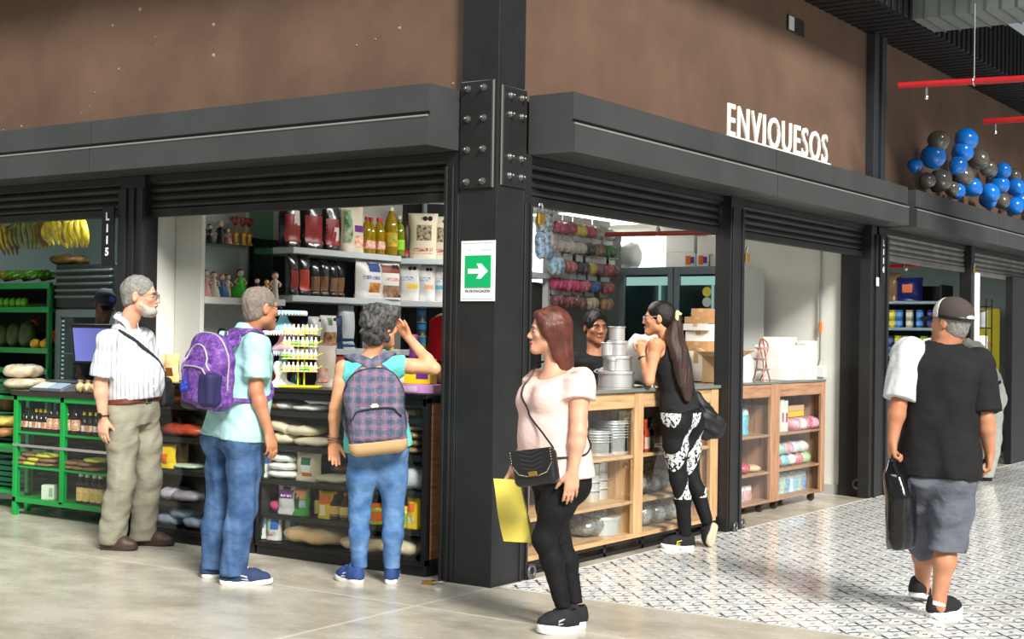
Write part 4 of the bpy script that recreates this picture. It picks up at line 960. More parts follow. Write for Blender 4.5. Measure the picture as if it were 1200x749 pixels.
# --- man with the purple backpack --------------------------------------------
def backpack(nm, label, I, h0, W, H, D, m_main, m_base, lab2, pocket, m_pocket=None, strapm=None, zipm=None, tilt=.0, off=.0, top_grip=True, sb=.55):
    """rucksack on the back of a figure; local axes: U sideways, b backwards, up"""
    J, U, up, ft, tp = I['J'], I['U'], nrm(I['up']), I['ft'], I['top_prims']; b = -ft; up = nrm(up + b * tilt); b = nrm(b - up * (b @ up)); U = np.cross(up, b) * -1
    S = (V3(J['shL']) + V3(J['shR'])) / 2; C = V3(J['chest']) + up * h0
    q, _ = snap(tp, [C + b * .3], 0.0); back = (q[0] - C) @ b
    c = C + b * (back + D / 2 + off); bag = thing(nm, label, 'backpack', tuple(c - up * H / 2)); org = V3(bag.location); R3 = np.stack([U, b, up], 1)
    P = lambda x, y, z: c + U * x + b * y + up * z
    pr = [rbox(P(0, 0, -H * .12), (W / 2, D / 2, H * .38), R3, .055, .06), ell(P(0, -.005, H * .26), (W / 2 * .93, D / 2 * .95, H * .25), R3, .06, p=2.5)]
    obj('body', sdf_mesh(pr, .0065, wrinkle(.0035, 26, 9, (1, 1, .7)), origin=org), m_main, bag, 180)
    if m_base:
        obj('base_panel', sdf_mesh([rbox(P(0, 0, -H * .12), (W / 2 + .004, D / 2 + .004, H * .38 + .004), R3, .055, .06)], .0065, None, [(P(0, 0, -H * .5 + lab2), up)], origin=org), m_base, bag, 180)
    pk = [rbox(P(0, D / 2 - .01, pocket[1]), (pocket[0], pocket[2], pocket[3]), R3, .03, .03)]
    po = obj('front_pocket', sdf_mesh(pk, .0065, wrinkle(.0025, 30, 5), origin=org), m_pocket or m_main, bag, 180)
    allp = pr + pk
    def zipline(pts, r, m, nm='zip'):
        Q, N = snap(allp, bez(pts, 24), .002); bb = BM(); tube(bb, [x - org for x in Q], r, 6); return obj(nm, bb, m, bag, 60)
    if zipm:
        zz = pocket[1] + pocket[3] * .72; zipline([P(-pocket[0], D / 2, zz - .05), P(-pocket[0] * .7, D, zz), P(0, D, zz + .012), P(pocket[0] * .7, D, zz), P(pocket[0], D / 2, zz - .05)], .005, zipm)
        zipline([P(-W / 2, .0, -H * .22), P(-W / 2 * .96, .0, H * .15), P(-W * .3, .01, H * .42), P(0, .01, H * .5), P(W * .3, .01, H * .42), P(W / 2 * .96, .0, H * .15), P(W / 2, .0, -H * .22)], .005, zipm)
    for g, qn in ((-1, 'shL'), (1, 'shR')):
        sx = g * .088; sh = V3(J[qn]) * sb + V3(J['neck']) * (1 - sb) + up * .03
        pts = [P(sx * .8, -D / 2, H * .36), P(sx, -D / 2 - .02, H * .44) , sh - ft * .03 + up * .02, sh + ft * .07, V3(J[qn]) * .6 + V3(J['chest']) * .4 + ft * .17 - up * .04, V3(J['chest']) + U * sx * 1.45 + ft * .13 - up * .1, V3(J['chest']) + U * g * .19 - ft * .02 - up * .16, P(g * W * .42, -D / 2 + .01, -H * .36)]
        Q, N = snap(tp, bez(pts, 34), .008); Q2 = np.array(bez(pts, 34), float); t = np.clip(np.minimum(np.arange(35) / 5.0, (34 - np.arange(35)) / 5.0), 0, 1)[:, None]; Q = Q * t + np.array([V3(x) for x in Q2]) * (1 - t)
        for _ in range(2): Q[1:-1] = .5 * Q[1:-1] + .25 * (Q[:-2] + Q[2:])
        bb = BM(); ribbon(bb, [x - org for x in Q], N, [.058] * 22 + [.05, .042, .034] + [.026] * 10, .011); obj('strap', bb, strapm or m_main, bag, 40)
    if top_grip:
        bb = BM(); tube(bb, [x - org for x in bez([P(-.035, -D / 2, H * .46), P(-.025, -D / 2 - .01, H * .54), P(.025, -D / 2 - .01, H * .54), P(.035, -D / 2, H * .46)], 12)], .007, 6); obj('grab_handle', bb, BLACKM, bag, 60)
    return bag, P, allp, org, zipline, R3

m = mat('purple_nylon', (98, 58, 138), .6, spec=.3); g = NG(m); v = g.obj(); f1 = g.noise(v, 16, 6, .7); f2 = g.noise(v, 38, 5, .7)
g.l(g.mix(g.math('MULTIPLY', g.math('GREATER_THAN', f2, .54), .7), g.ramp(f1, [(.35, (70, 40, 108)), (.6, (116, 74, 158))]), lin((142, 104, 180))), g.b.inputs['Base Color']); g.bump(f1, .3, .01); PURP = m
def make_purple():
    J = PURPLE; ft = f_(.62, .78); hf = f_(.72, .69)
    mint = cloth('mint_pique', (176, 220, 218), (160, 208, 206)); 
    root, I = human('person', 'man in mint polo shirt and blue jeans, seen from behind, at the cake stands', PURPLE_BASE, J, ft, hf, .99, (0, 0, 1), SK2, True, (.165, .16, .17, .168), (.118, .118, .12, .105), .02, 0, .5,
        dict(R=((.12, -.2, -1), f_(-.7, .5), f_(.6, .6), dict(s=1.0, curl=.35, tcurl=.3)), L=(f_(.6, .2), f_(0, -1), (0, 0, 1), dict(s=1.0))),
        top=dict(mat=mint, o=.02, sleeve=.74, sl_r=.078, hem=-.015, name='polo_shirt', wr=wrinkle(.0045, 24, 21, (1, 1, .7)), neck=-.005, neck_tilt=.25),
        bottom=dict(mat=DENIM, name='jeans', o=.014, kr=.080, ar=.074, rise=-.005, hem_z=.05, wr=wrinkle(.0065, 22, 14, (1, 1, .6))), hs=1.04, fatA=1.0, neckr=.056)
    org, w, X = I['org'], I['w'], I['X']
    obj('hair', hair_cap(w, X, 1.04, .005, back=-.062, wr=wrinkle(.0028, 110, 3), org=org, facecut=[(0, .12, -.03, .09, .10, .11), (0, -.03, .125, .05, .05, .012)]), mat('hair_thin_grey', (138, 126, 116), .6, var=(70, .35), bump=(220, .5)), root, 180)
    eyes_etc(root, w, X, 1.04, mat('brow_grey', (120, 112, 104), .7), LIPM, glasses=mat('glasses_brown', (60, 48, 40), .3), closed=True)
    N, up, U = V3(J['neck']), I['up'], I['U']; b = BM()
    pts = [N + up * .026 + (U * math.cos(a) * .068 + ft * math.sin(a) * .066) - up * .02 * math.sin(a) for a in np.linspace(-PI * 1.35, PI * .35, 20)]
    ribbon(b, [p - org for p in pts], [nrm(U * math.cos(a) + ft * math.sin(a) + up * .6) for a in np.linspace(-PI * 1.35, PI * .35, 20)], .042, .005); obj('collar', b, mint, root, 40)
    navy = mat('shoe_navy', (40, 56, 92), .8, bump=(160, .2)); ws = mat('sole_white', (232, 232, 228), .5)
    shoe(root, J['anR'], J['heR'][:2] + (.0,), J['toR'][:2] + (0,), navy, ws, 1.04, sole=.028, lacem=ws, accent=mat('mark_grey', (190, 200, 212), .5)); shoe(root, J['anL'], J['heL'][:2] + (.0,), J['toL'][:2] + (0,), navy, ws, 1.04, sole=.028)
    bag, P, allp, bo, zipline, R3 = backpack('backpack', 'purple backpack with grey zips on the back of the man in mint polo', I, .00, .31, .42, .15, PURP, None, 0, (.115, -.06, .05, .12), strapm=PURP, zipm=mat('zip_grey', (170, 166, 172), .5), tilt=.10, off=.02)
    obj('side_pocket', sdf_mesh([rbox(P(-.10, .07, -.085), (.055, .055, .095), R3, .03)], .0065, wrinkle(.003, 30, 3), origin=bo), mat('navy_mesh', (40, 38, 84), .7, bump=(300, .3)), bag, 180)
    obj('corner_guard', sdf_mesh([rbox(P(.10, .0, -.165), (.06, .082, .055), R3, .03)], .0065, origin=bo), mat('guard_black', (44, 42, 48), .5, bump=(200, .2)), bag, 180)
    zipline([P(-.12, .1, .02), P(-.06, .16, .16), P(.03, .16, .19), P(.09, .12, .13), P(.11, .1, .0)], .006, mat('zip_grey'))
    b = BM(); c = P(.03, .145, -.07) - bo; 
    for i in range(5): ball(b, c + np.array([rnd.uniform(-.014, .014), rnd.uniform(-.014, .014), rnd.uniform(-.02, .02)]), (.018, .018, .022), 10, 8)
    tube(b, [c, P(.03, .13, .0) - bo], .003, 6); obj('charm', b, mat('charm_blue', (30, 52, 150), .6, bump=(150, .4)), bag, 180)
    bb = BM(); Q, N2 = snap(I['top_prims'], bez([V3(J['chest']) + U * .2 - up * .10 - ft * .05, V3(J['chest']) + U * .24 - up * .06 + ft * .05], 8), .008)
make_purple()

# --- woman with the plaid rucksack --------------------------------------------
m = mat('plaid_canvas', (84, 88, 110), .85, spec=.2); g = NG(m); v = g.obj(); s3 = g.sep(v); n1 = g.noise(v, 40, 3)
ha = g.math('ADD', g.math('MULTIPLY', s3[0], .55), g.math('MULTIPLY', s3[1], -.83)); warp = g.math('MULTIPLY', n1, .012)
def band(c, sc, wd, ph=0.0): return g.math('LESS_THAN', g.math('FRACT', g.math('ADD', g.math('MULTIPLY', g.math('ADD', c, warp), sc), ph)), wd)
c = g.mix(g.math('MULTIPLY', band(ha, 17, .45), .6), lin((96, 104, 128)), lin((56, 60, 86))); c = g.mix(g.math('MULTIPLY', band(s3[2], 17, .45), .55), c, lin((52, 58, 84)))
c = g.mix(g.math('MULTIPLY', band(ha, 17, .10, .3), .75), c, lin((168, 84, 96))); c = g.mix(g.math('MULTIPLY', band(s3[2], 17, .10, .3), .75), c, lin((160, 80, 92)))
c = g.mix(g.math('MULTIPLY', g.math('MULTIPLY', n1, n1), .5), c, lin((150, 156, 170))); g.l(c, g.b.inputs['Base Color']); g.bump(n1, .3, .008); PLAIDM = m
TURQ = cloth('turquoise_blouse', (118, 216, 208), (98, 200, 194))
def make_plaid():
    J = PLAID; ft = f_(-.12, .99); hf = f_(.66, .75)
    root, I = human('person', 'woman in turquoise sleeveless blouse and skinny jeans shading her eyes with one raised hand', PLAID_BASE, J, ft, hf, .94, (0, 0, 1), SK5, False, (.158, .138, .148, .15), (.12, .105, .115, .095), .01, .02, .4,
        dict(R=(f_(-.45, .12) + V3((0, 0, .6)), f_(-.5, -.6), f_(.3, 0) + V3((0, 0, .6)), dict(s=.9, curl=.3, tcurl=.2)), L=((.06, -.02, -1), f_(.1, -.99), f_(.9, .1), dict(s=.92, curl=.45))),
        top=dict(mat=TURQ, o=.012, sleeve=0, hem=-.03, hem_tilt=0, name='blouse', wr=wrinkle(.0045, 22, 31, (1, 1, .6)), neck=-.022, neck_tilt=.1, cuts=[ell(V3(J['shL']) + V3((0, 0, .0)) - f_(.96, .2) * .05, (.05, .07, .075), None, .01, True), ell(V3(J['shR']) + f_(.96, .2) * .05, (.045, .07, .07), None, .01, True)]),
        bottom=dict(mat=DENIML, name='jeans', o=.006, kr=.061, ar=.047, rise=.015, hem_z=.085, wr=wrinkle(.0032, 24, 34, (1, 1, .8))), hs=.98, fatA=.92, fatL=1.0, neckr=.05)
    org, w, X = I['org'], I['w'], I['X']
    hp = [ell(w(0, -.02, .035), V3((.092, .105, .105)), X, .03), ell(w(0, -.055, -.045), V3((.075, .062, .072)), X, .03), ell(w(.05, .03, .075), V3((.05, .05, .045)), X, .03), ell(w(0, .135, -.055), V3((.085, .10, .105)), X, .01, True)]
    for i in range(60):
        a, e = rnd.uniform(0, 2*PI), rnd.uniform(-.9, 1.2); x, y, z = math.cos(e) * math.cos(a), math.cos(e) * math.sin(a), math.sin(e)
        if y > .35 and z < .45: continue
        hp.insert(2, ell(w(.088 * x, -.03 + .098 * y, .015 + .115 * z), (.021, .021, .021), None, .008))
    obj('hair', sdf_mesh(hp, .0055, wrinkle(.0035, 85, 6, (1, 1, 1)), origin=org), mat('hair_salt_pepper', (96, 94, 92), .5, var=(45, .7), rgb2=(34, 32, 32), bump=(150, .6)), root, 180)
    eyes_etc(root, w, X, .98, HDARK, LIPM)
    bl = mat('shoe_blue', (38, 66, 122), .7, bump=(160, .2)); ws = mat('sole_white', (232, 232, 228), .5)
    shoe(root, J['anL'], J['heL'][:2] + (0,), J['toL'][:2] + (0,), bl, ws, .92, sole=.03, accent=mat('mark_grey'), lacem=ws); shoe(root, J['anR'], J['heR'][:2] + (0,), J['toR'][:2] + (0,), bl, ws, .92, sole=.03, accent=mat('mark_grey'))
    b = BM(); W_ = V3(J['wrL']) - org; 
    for dz in (.0, .014, .03): tube(b, [W_ + np.array([.033 * math.cos(a), .033 * math.sin(a), dz + .006 * math.sin(a * 2 + dz * 99)]) for a in np.linspace(0, 2*PI, 18, endpoint=False)], .0035, 6, closed=True)
    obj('bracelets', b, mat('bead_brown', (150, 110, 84), .5), root, 60)
    TAN = mat('tan_suede', (190, 156, 112), .8, bump=(120, .15))
    bag, P, allp, bo, zipline, R3 = backpack('backpack', 'faded plaid rucksack with tan suede base on the back of the woman in turquoise', I, -.135, .325, .475, .13, PLAIDM, TAN, .075, (.14, -.06, .022, .105), strapm=PLAIDM, zipm=mat('zip_dark', (40, 42, 58), .6), tilt=.02, off=.012, top_grip=False, sb=.72)
    b = BM(); q, n_ = snap(allp, [P(.0, .2, .045)], .002); R4 = Matrix([list(r) for r in R3]); prism(b, [(-.024, 0), (-.012, .014), (.012, .014), (.024, 0), (.012, -.014), (-.012, -.014)], 1, -.002, .004); xform(b, q[0] - bo, R4); obj('patch', b, mat('patch_cream', (226, 206, 178), .7), bag)
    b = BM(); ribbon(b, [x - bo for x in bez([P(-.05, -.05, .245), P(-.02, -.01, .235), P(.02, -.01, .235), P(.05, -.05, .245)], 10)], [R3[:, 2]] * 11, .03, .006); obj('grab_handle', b, TAN, bag, 60)
make_plaid()

# --- woman in the pink blouse ----------------------------------------------------
PINKM = cloth('pink_blouse', (240, 208, 200), (232, 196, 188)); LEGG = cloth('black_leggings', (26, 26, 28), (20, 20, 22), .75, fold=.1)
HRED = mat('hair_auburn', (108, 56, 42), .45, var=(16, .3), rgb2=(74, 36, 28)); g = NG(HRED); v = g.obj(); mp = g.n('ShaderNodeMapping'); g.l(v, mp.inputs[0]); mp.inputs['Scale'].default_value = (1, 1, .06); g.bump(g.noise(mp.outputs[0], 150, 3), .5, .006)
def make_pink():
    J = PINK; ft = f_(-.86, -.5); hf = f_(-.99, -.08)
    root, I = human('person', 'auburn-haired woman in pale pink blouse and black leggings walking past the corner column', PINK_BASE, J, ft, hf, .93, (0, 0, 1), SK1, False, (.168, .158, .162, .150), (.135, .125, .125, .100), .04, .012, .6,
        dict(L=((-.05, .03, -1), f_(-.2, .95), f_(-.9, -.2), dict(s=.92, curl=.22)), R=(V3((-.05, .02, -1)), f_(.3, -.9), f_(-.9, .2), dict(s=.9, curl=.8, tcurl=.8))),
        top=dict(mat=PINKM, o=.024, sleeve=.36, sl_r=.084, hem=-.015, hem_tilt=-.0, name='blouse', wr=wrinkle(.0045, 22, 41, (1, 1, .5)), neck=-.035, neck_tilt=.45),
        bottom=dict(mat=LEGG, name='leggings', o=.004, kr=.058, ar=.042, rise=.03, hem_z=.12, wr=wrinkle(.0015, 40, 44, (1, 1, 2))), hs=.915, fatA=1.05, fatL=1.02, neckr=.053)
    org, w, X = I['org'], I['w'], I['X']; N, up, U = V3(J['neck']), I['up'], I['U']
    d = lambda x, y, z: w(x, y, z)
    hp = [ell(d(0, -.02, .034), V3((.080, .098, .092)), X, .03), loft([d(0, -.03, .03), d(0, -.06, -.05), d(0, -.078, -.13), d(.0, -.092, -.23), d(-.005, -.105, -.34), d(-.01, -.115, -.46)], [.076, .08, .080, .072, .058, .03], [.07, .062, .05, .042, .032, .014], X[:, 0], .04),
          cone(d(-.07, .0, .02), d(-.064, -.035, -.13), .024, .02, .03), cone(d(.07, .0, .02), d(.064, -.035, -.13), .024, .02, .03), cone(d(-.045, .06, .088), d(-.074, .02, .0), .018, .02, .03), cone(d(.045, .06, .088), d(.074, .02, .0), .018, .02, .03), ell(d(0, .135, -.035), V3((.075, .098, .115)), X, .012, True)]
    hw = wrinkle(.0022, 60, 8, (1.4, 1.4, .15)); obj('hair', sdf_mesh(hp, .0055, hw, origin=org), HRED, root, 180)
    eyes_etc(root, w, X, .915, mat('brow_auburn', (96, 60, 44), .6), LIPS)
    blk = mat('shoe_black_knit', (28, 28, 32), .8, bump=(200, .2)); ws = mat('sole_white', (232, 232, 228), .5)
    for q in 'RL': shoe(root, J['an' + q], J['he' + q][:2] + (.0,), J['to' + q][:2] + (.0,), blk, ws, .98, sole=.042, accent=mat('mark_silver', (196, 186, 220), .35), lacem=blk)
    tp = I['top_prims']; Wt, P_, C = V3(J['waist']), V3(J['pel']), V3(J['chest'])
    bag = thing('crossbody_bag', 'black quilted crossbody bag with studded flap worn by the woman in pink', 'bag', tuple(P_ + ft * .16 + V3((0, 0, .02)))); bo = V3(bag.location)
    q, n_ = snap(tp, [V3((-1.032, -0.974, 0.813))], 0); side = nrm(ft * .5 + U * -.5); nf = nrm(f_(-.38, -.92)); sx = np.cross((0, 0, 1), nf) * -1; sx = nrm(sx + V3((0, 0, -.16))); uz = np.cross(nf, sx) * -1; uz = uz if uz[2] > 0 else -uz
    c = V3((-1.032, -0.974, 0.813)); R3 = np.stack([sx, nf, uz], 1); P = lambda x, y, z: c + sx * x + nf * y + uz * z
    LB = mat('leather_black', (26, 26, 28), .38, bump=(140, .12), coat=.2)
    body_p = [rbox(P(0, 0, 0), (.108, .036, .083), R3, .028)]; obj('body', sdf_mesh(body_p, .0055, origin=bo), LB, bag, 180)
    fl = BM(); prism(fl, [(-.106, .088), (.106, .088), (.108, .02), (.075, -.03), (.03, -.042), (-.03, -.042), (-.075, -.03), (-.108, .02)], 1, .034, .043, bev=.003); R4 = Matrix([list(r) for r in R3]); xform(fl, c - bo, R4); fo = obj('flap', fl, LB, bag)
    b = BM(); pts = [(-.1, .02), (-.07, -.024), (-.03, -.035), (.03, -.035), (.07, -.024), (.1, .02)]
    for (a0, z0), (a1, z1) in zip(pts, pts[1:]):
        for t in np.linspace(0, 1, 7)[:-1]: ball(b, P(a0 + (a1 - a0) * t, .045, z0 + (z1 - z0) * t) - bo, .0032, 6, 5)
    for k in (-1, 1):
        for zz in np.linspace(.02, .08, 6): ball(b, P(.1 * k, .045, zz) - bo, .0032, 6, 5)
    obj('studs', b, STEEL, fo, 180)['kind'] = 'stuff'
    b = BM()
    for k in range(5):
        for g in (-1, 1): tube(b, [P(0, .0445, .07 - k * .02 - .0) - bo, P(g * .055, .0445, .086 - k * .02) - bo], .0022, 5)
    obj('quilting', b, mat('quilt_thread', (52, 52, 54), .5), fo, 60)
    b = BM(); box(b, (-.022, .043, -.034), (.022, .052, -.014), .003); xform(b, c - bo, R4); obj('clasp', b, BRASS, fo)
    sh = N * .62 + V3(J['shR']) * .38 + up * .0
    st = [P(-.1, 0, .08), C + ft * .18 - U * .02 - up * .05, C + ft * .15 + U * .055 + up * .08, N * .6 + V3(J['shR']) * .4 + ft * .055 - up * .01, N * .6 + V3(J['shR']) * .4 - ft * .05 - up * .02, C - ft * .16 + U * -.05, Wt - ft * .12 - U * .12, P_ - U * .19 + up * .1, P(.11, 0, .06)]
    Q, NN = snap(tp, bez(st, 60), .006, I['top_wr']); tt = np.clip(np.minimum(np.arange(61) / 6.0, (60 - np.arange(61)) / 6.0), 0, 1)[:, None]; Q = Q * tt + np.array([V3(x) for x in bez(st, 60)]) * (1 - tt)
    b = BM(); tube(b, [x - bo for x in Q], .0048, 6); obj('strap', b, LB, bag, 60)
    # yellow bag in her right hand
    c = V3((-0.791, -0.684, 0.569)); pk = thing('shopping_bag', 'yellow paper bag hanging from the right hand of the woman in pink', 'bag', tuple(c - V3((0, 0, .15)))); bo = V3(pk.location); nf = nrm(f_(-.25, -.97)); sx = nrm(np.cross(nf, (0, 0, 1))); sx = sx if sx @ f_(1, 0) > 0 else -sx
    b = BM(); W_, H_, D_ = .070, .150, .030; rows = 8; vs = []
    for i in range(rows + 1):
        z = -H_ + 2 * H_ * i / rows; t = i / rows; dd = D_ * (1 - .8 * t) ; ww = W_ * (1.0 + .04 * math.sin(5 * t)); off = .008 * math.sin(4 * t)
        sk = -.034 * (t - .5) * 2
        vs.append([b.verts.new(c + sx * (x * ww + sk) + nf * (y * dd + off) + V3((0, 0, z)) - bo) for x, y in ((-1, 1), (-.3, 1.12), (.4, 1.05), (1, 1), (1.0, 0), (1, -1), (0, -1.1), (-1, -1), (-.96, 0))])
    for A, B_ in zip(vs, vs[1:]):
        n = len(A)
        for k in range(n): b.faces.new((A[k], A[(k+1) % n], B_[(k+1) % n], B_[k]))
    b.faces.new(vs[0][::-1]); b.faces.new(vs[-1]); obj('bag_body', b, mat('yellow_paper', (226, 208, 92), .6, var=(6, .1), bump=(25, .25)), pk, 25)
    b = BM(); 
    for i in range(6): 
        a = V3(J['wrR']) + V3((-.02 + .006 * i, .0, -.075)); tube(b, [a - bo, a + V3((rnd.uniform(-.03, .03), rnd.uniform(-.02, .02), -.05)) - bo], .009, 6)
    obj('receipt', b, mat('silver_wrap', (200, 200, 202), .3, .5), pk, 60)
make_pink()

# --- woman with the ponytail --------------------------------------------------------
m = mat('zebra_leggings', (24, 24, 26), .7, spec=.25); g = NG(m); v = g.obj(); s3 = g.sep(v); mp = g.n('ShaderNodeMapping'); g.l(v, mp.inputs[0]); mp.inputs['Rotation'].default_value = (0.2, 1.02, .3)
wv = g.n('ShaderNodeTexWave', wave_type='BANDS', bands_direction='Z'); g.l(mp.outputs[0], wv.inputs['Vector']); wv.inputs['Scale'].default_value = 1.7; wv.inputs['Distortion'].default_value = 2.2; wv.inputs['Detail'].default_value = 1.5; wv.inputs['Detail Scale'].default_value = 1.2
n2 = g.noise(v, 48, 3); k = g.math('MULTIPLY', g.math('GREATER_THAN', wv.outputs['Fac'], .58), g.math('GREATER_THAN', n2, .46)); zz = g.math('MULTIPLY', g.math('LESS_THAN', s3[2], .92), g.math('GREATER_THAN', s3[2], .34))
g.l(g.mix(g.math('MULTIPLY', k, zz), lin((24, 24, 26)), lin((210, 216, 216))), g.b.inputs['Base Color']); ZEB = m
def make_pony():
    J = PONY; ft = f_(-.80, .60); hf = f_(-.97, .2)
    root, I = human('person', 'dark-haired woman in black tank top and patterned leggings leaning on the wooden counter', PONY_BASE, J, ft, hf, .96, (0, 0, 1), SK5, False, (.165, .135, .145, .145), (.125, .10, .115, .095), 0, .02, .8,
        dict(L=(f_(-.05, 0) + V3((0, 0, 1)), f_(.1, .9), f_(-.9, .1), dict(s=.88, curl=.8)), R=(f_(-.1, 0) + V3((0, 0, 1)), f_(-.1, -.9), f_(-.9, .1), dict(s=.88, curl=.8))),
        top=dict(mat=cloth('black_tank', (40, 40, 43), (34, 34, 37)), o=.010, sleeve=0, hem=.045, name='tank_top', wr=wrinkle(.004, 24, 51, (1, 1, .5)), neck=-.03, neck_tilt=.0, cuts=[ell(V3(J['shL']) - f_(.3, .85) * .01 + V3((0, 0, -.01)), (.085, .085, .115), None, .01, True), ell(V3(J['shR']) + f_(.3, .85) * .01, (.08, .08, .11), None, .01, True), ell(V3(J['neck']) - ft * .05 + V3((0, 0, -.015)), (.085, .085, .07), None, .01, True)]),
        bottom=dict(mat=ZEB, name='leggings', o=.004, kr=.058, ar=.044, rise=.10, hem_z=.085, wr=wrinkle(.0015, 40, 54, (1, 1, 2))), hs=.98, fatA=.86, fatL=1.0, neckr=.047)
    org, w, X = I['org'], I['w'], I['X']
    hp = [ell(w(0, -.016, .034), V3((.079, .099, .091)), X, .03), ell(w(0, -.06, -.01), V3((.06, .05, .06)), X, .03), cone(w(0, -.10, .01), w(0, -.135, .0), .026, .03, .02), ell(w(0, .118, -.05), V3((.088, .105, .112)), X, .008, True)]
    for gq in (-1, 1): hp.append(ell(w(.085 * gq, .0, -.025), V3((.02, .024, .034)), X, .006, True))
    obj('hair', sdf_mesh(hp, .005, wrinkle(.001, 90, 5), origin=org), HDARK, root, 180)
    b_ = -hf; tail = [w(0, -.13, .0), V3((2.006, -0.075, 1.462)), V3((1.974, -0.132, 1.336)), V3((1.976, -0.166, 1.187)), V3((1.995, -0.191, 1.004))]
    tp2 = [loft(bez([tuple(x) for x in tail], 8), [.035, .055, .068, .074, .076, .074, .068, .052, .024], [.03, .04, .046, .05, .05, .046, .04, .03, .014], (1, -.3, 0), .02)]
    obj('ponytail', sdf_mesh(tp2, .006, wrinkle(.005, 36, 7, (1.3, 1.3, .5)), origin=org), mat('hair_dark_brown', (66, 46, 40), .38, var=(60, .4), bump=(200, .4)), root, 180)
    b = BM(); c = w(0, -.128, .004) - org; 
    for i in range(14): a = i / 14 * 2 * PI; ball(b, c + X[:, 0] * .034 * math.cos(a) + X[:, 2] * .034 * math.sin(a), (.017, .013, .02), 10, 8)
    tube(b, [c, c + X[:, 2] * .03 - X[:, 1] * .02, c + X[:, 2] * .045 - X[:, 1] * .0], [.008, .014, .006], 8); tube(b, [c, c - X[:, 2] * .05 - X[:, 1] * .02, c - X[:, 2] * .09 - X[:, 1] * .0], [.008, .014, .008], 8)
    obj('scrunchie', b, mat('scrunchie_yellow', (232, 226, 170), .8, bump=(70, .4)), root, 180)
    eyes_etc(root, w, X, .98, HDARK, LIPS, glasses=mat('glasses_clear', (190, 184, 178), .25))
    blk = mat('shoe_black_knit'); ws = mat('sole_white', (232, 232, 228), .5)
    shoe(root, J['anL'], J['heL'][:2] + (.0,), J['toL'][:2] + (.0,), blk, ws, .95, sole=.03, accent=mat('mark_yellow', (226, 220, 60), .5), lacem=blk)
    shoe(root, J['anR'], J['heR'], (J['toR'][0], J['toR'][1], .012), blk, mat('sole_cream', (206, 196, 168), .6), .95, sole=.024, up=f_(-.62, .62) + V3((0, 0, .35)))
    b = BM(); W_ = V3(J['wrL']); d = nrm(V3(J['wrL']) - V3(J['elL'])); a = nrm(np.cross(d, (1, 0, .1))); q = np.cross(d, a)
    tube(b, [W_ - d * .02 - org + (a * math.cos(t) + q * math.sin(t)) * .029 for t in np.linspace(0, 2*PI, 18, endpoint=False)], .008, 6, flat=(.5, 1.2), up=d, closed=True); obj('wristband', b, BLACKM, root, 60)
    tp = I['top_prims']; U, up = I['U'], I['up']; c = V3((2.397, -0.119, 0.84)); bag = thing('waist_bag', 'slouchy black bag hanging behind the hip of the woman with patterned leggings', 'bag', tuple(c - V3((0, 0, .12)))); bo = V3(bag.location)
    obj('bag_body', sdf_mesh([ell(c, (.10, .085, .115), None, .03), ell(c + f_(.07, .0) + V3((0, 0, -.03)), (.08, .07, .085), None, .03), cone(c + V3((0, 0, .08)), c + f_(-.05, 0) + V3((0, 0, .19)), .05, .03, .05)], .007, wrinkle(.010, 24, 8, (1, 1, 1)), origin=bo), mat('nylon_black'), bag, 180)
    st = [c + f_(-.03, 0) + V3((0, 0, .17)), V3(J['waist']) - ft * .13, V3(J['chest']) - ft * .14 + up * .02, V3(J['neck']) * .5 + V3(J['shR']) * .5]
    strap_on(I, tp, st, .022, .004, .004, bag, 'strap', mat('strap_black'), I['top_wr'], 20, bo)
make_pony()

# --- man behind the counter, person in red, fruit seller ---------------------------------
def make_clerk():
    J = CLERK; ft = f_(.42, -.9); hf = f_(.36, -.93)
    root, I = human('person', 'young man in black printed tee standing behind the counter with cake tins', CLERK_BASE, J, ft, hf, 1.0, (.0, .0, 1), SK2, True, (.16, .145, .17, .17), (.115, .105, .12, .105), 0, 0, .5,
        dict(R=(f_(-.5, -.6) + V3((0, 0, -.2)), (0, 0, -1), f_(.9, 0), dict(s=1.0, curl=.5)), L=(f_(-.5, -.3), (0, 0, -1), f_(-.3, -.9), dict(s=1.0, curl=.5))),
        top=dict(mat=cloth('black_tee', (26, 27, 30), (22, 22, 25)), o=.014, sleeve=.7, sl_r=.074, hem=-.04, name='tee_shirt', wr=wrinkle(.004, 22, 61), neck=-.01, neck_tilt=.35),
        bottom=dict(mat=cloth('dark_trousers', (40, 42, 50)), o=.012, kr=.075, ar=.07, rise=.08, hem_z=.06), hs=1.10, neckr=.06)
    org, w, X = I['org'], I['w'], I['X']
    obj('hair', hair_cap(w, X, 1.10, .014, back=-.04, wr=wrinkle(.003, 70, 3), org=org, facecut=[(0, .128, -.035, .082, .10, .112)]), HDARK, root, 180)
    eyes_etc(root, w, X, 1.10, HDARK, LIPM, brow=1.4)
    tp = I['top_prims']; C = V3(J['chest']); Q, N = snap(tp, [C + ft * .3 + I['U'] * x + V3((0, 0, z)) for x in (-.09, -.03, .03, .09) for z in (.0, .05)], .002, I['top_wr']); b = BM()
    for i, q in enumerate(Q): tube(b, [q - org - I['U'] * .024, q - org + V3((0, 0, .012 * (-1) ** i)), q - org + I['U'] * .024], .004, 6)
    obj('chest_print', b, mat('print_grey', (176, 178, 182), .7), root, 60)
    dk = mat('shoe_plain_black', (24, 24, 26), .6)
    for q, sx in (('R', -.1), ('L', .1)):
        a = V3(J['an' + q]); shoe(root, a, tuple(a - ft * .07)[:2] + (0,), tuple(a + ft * .19)[:2] + (0,), dk, dk)
make_clerk()
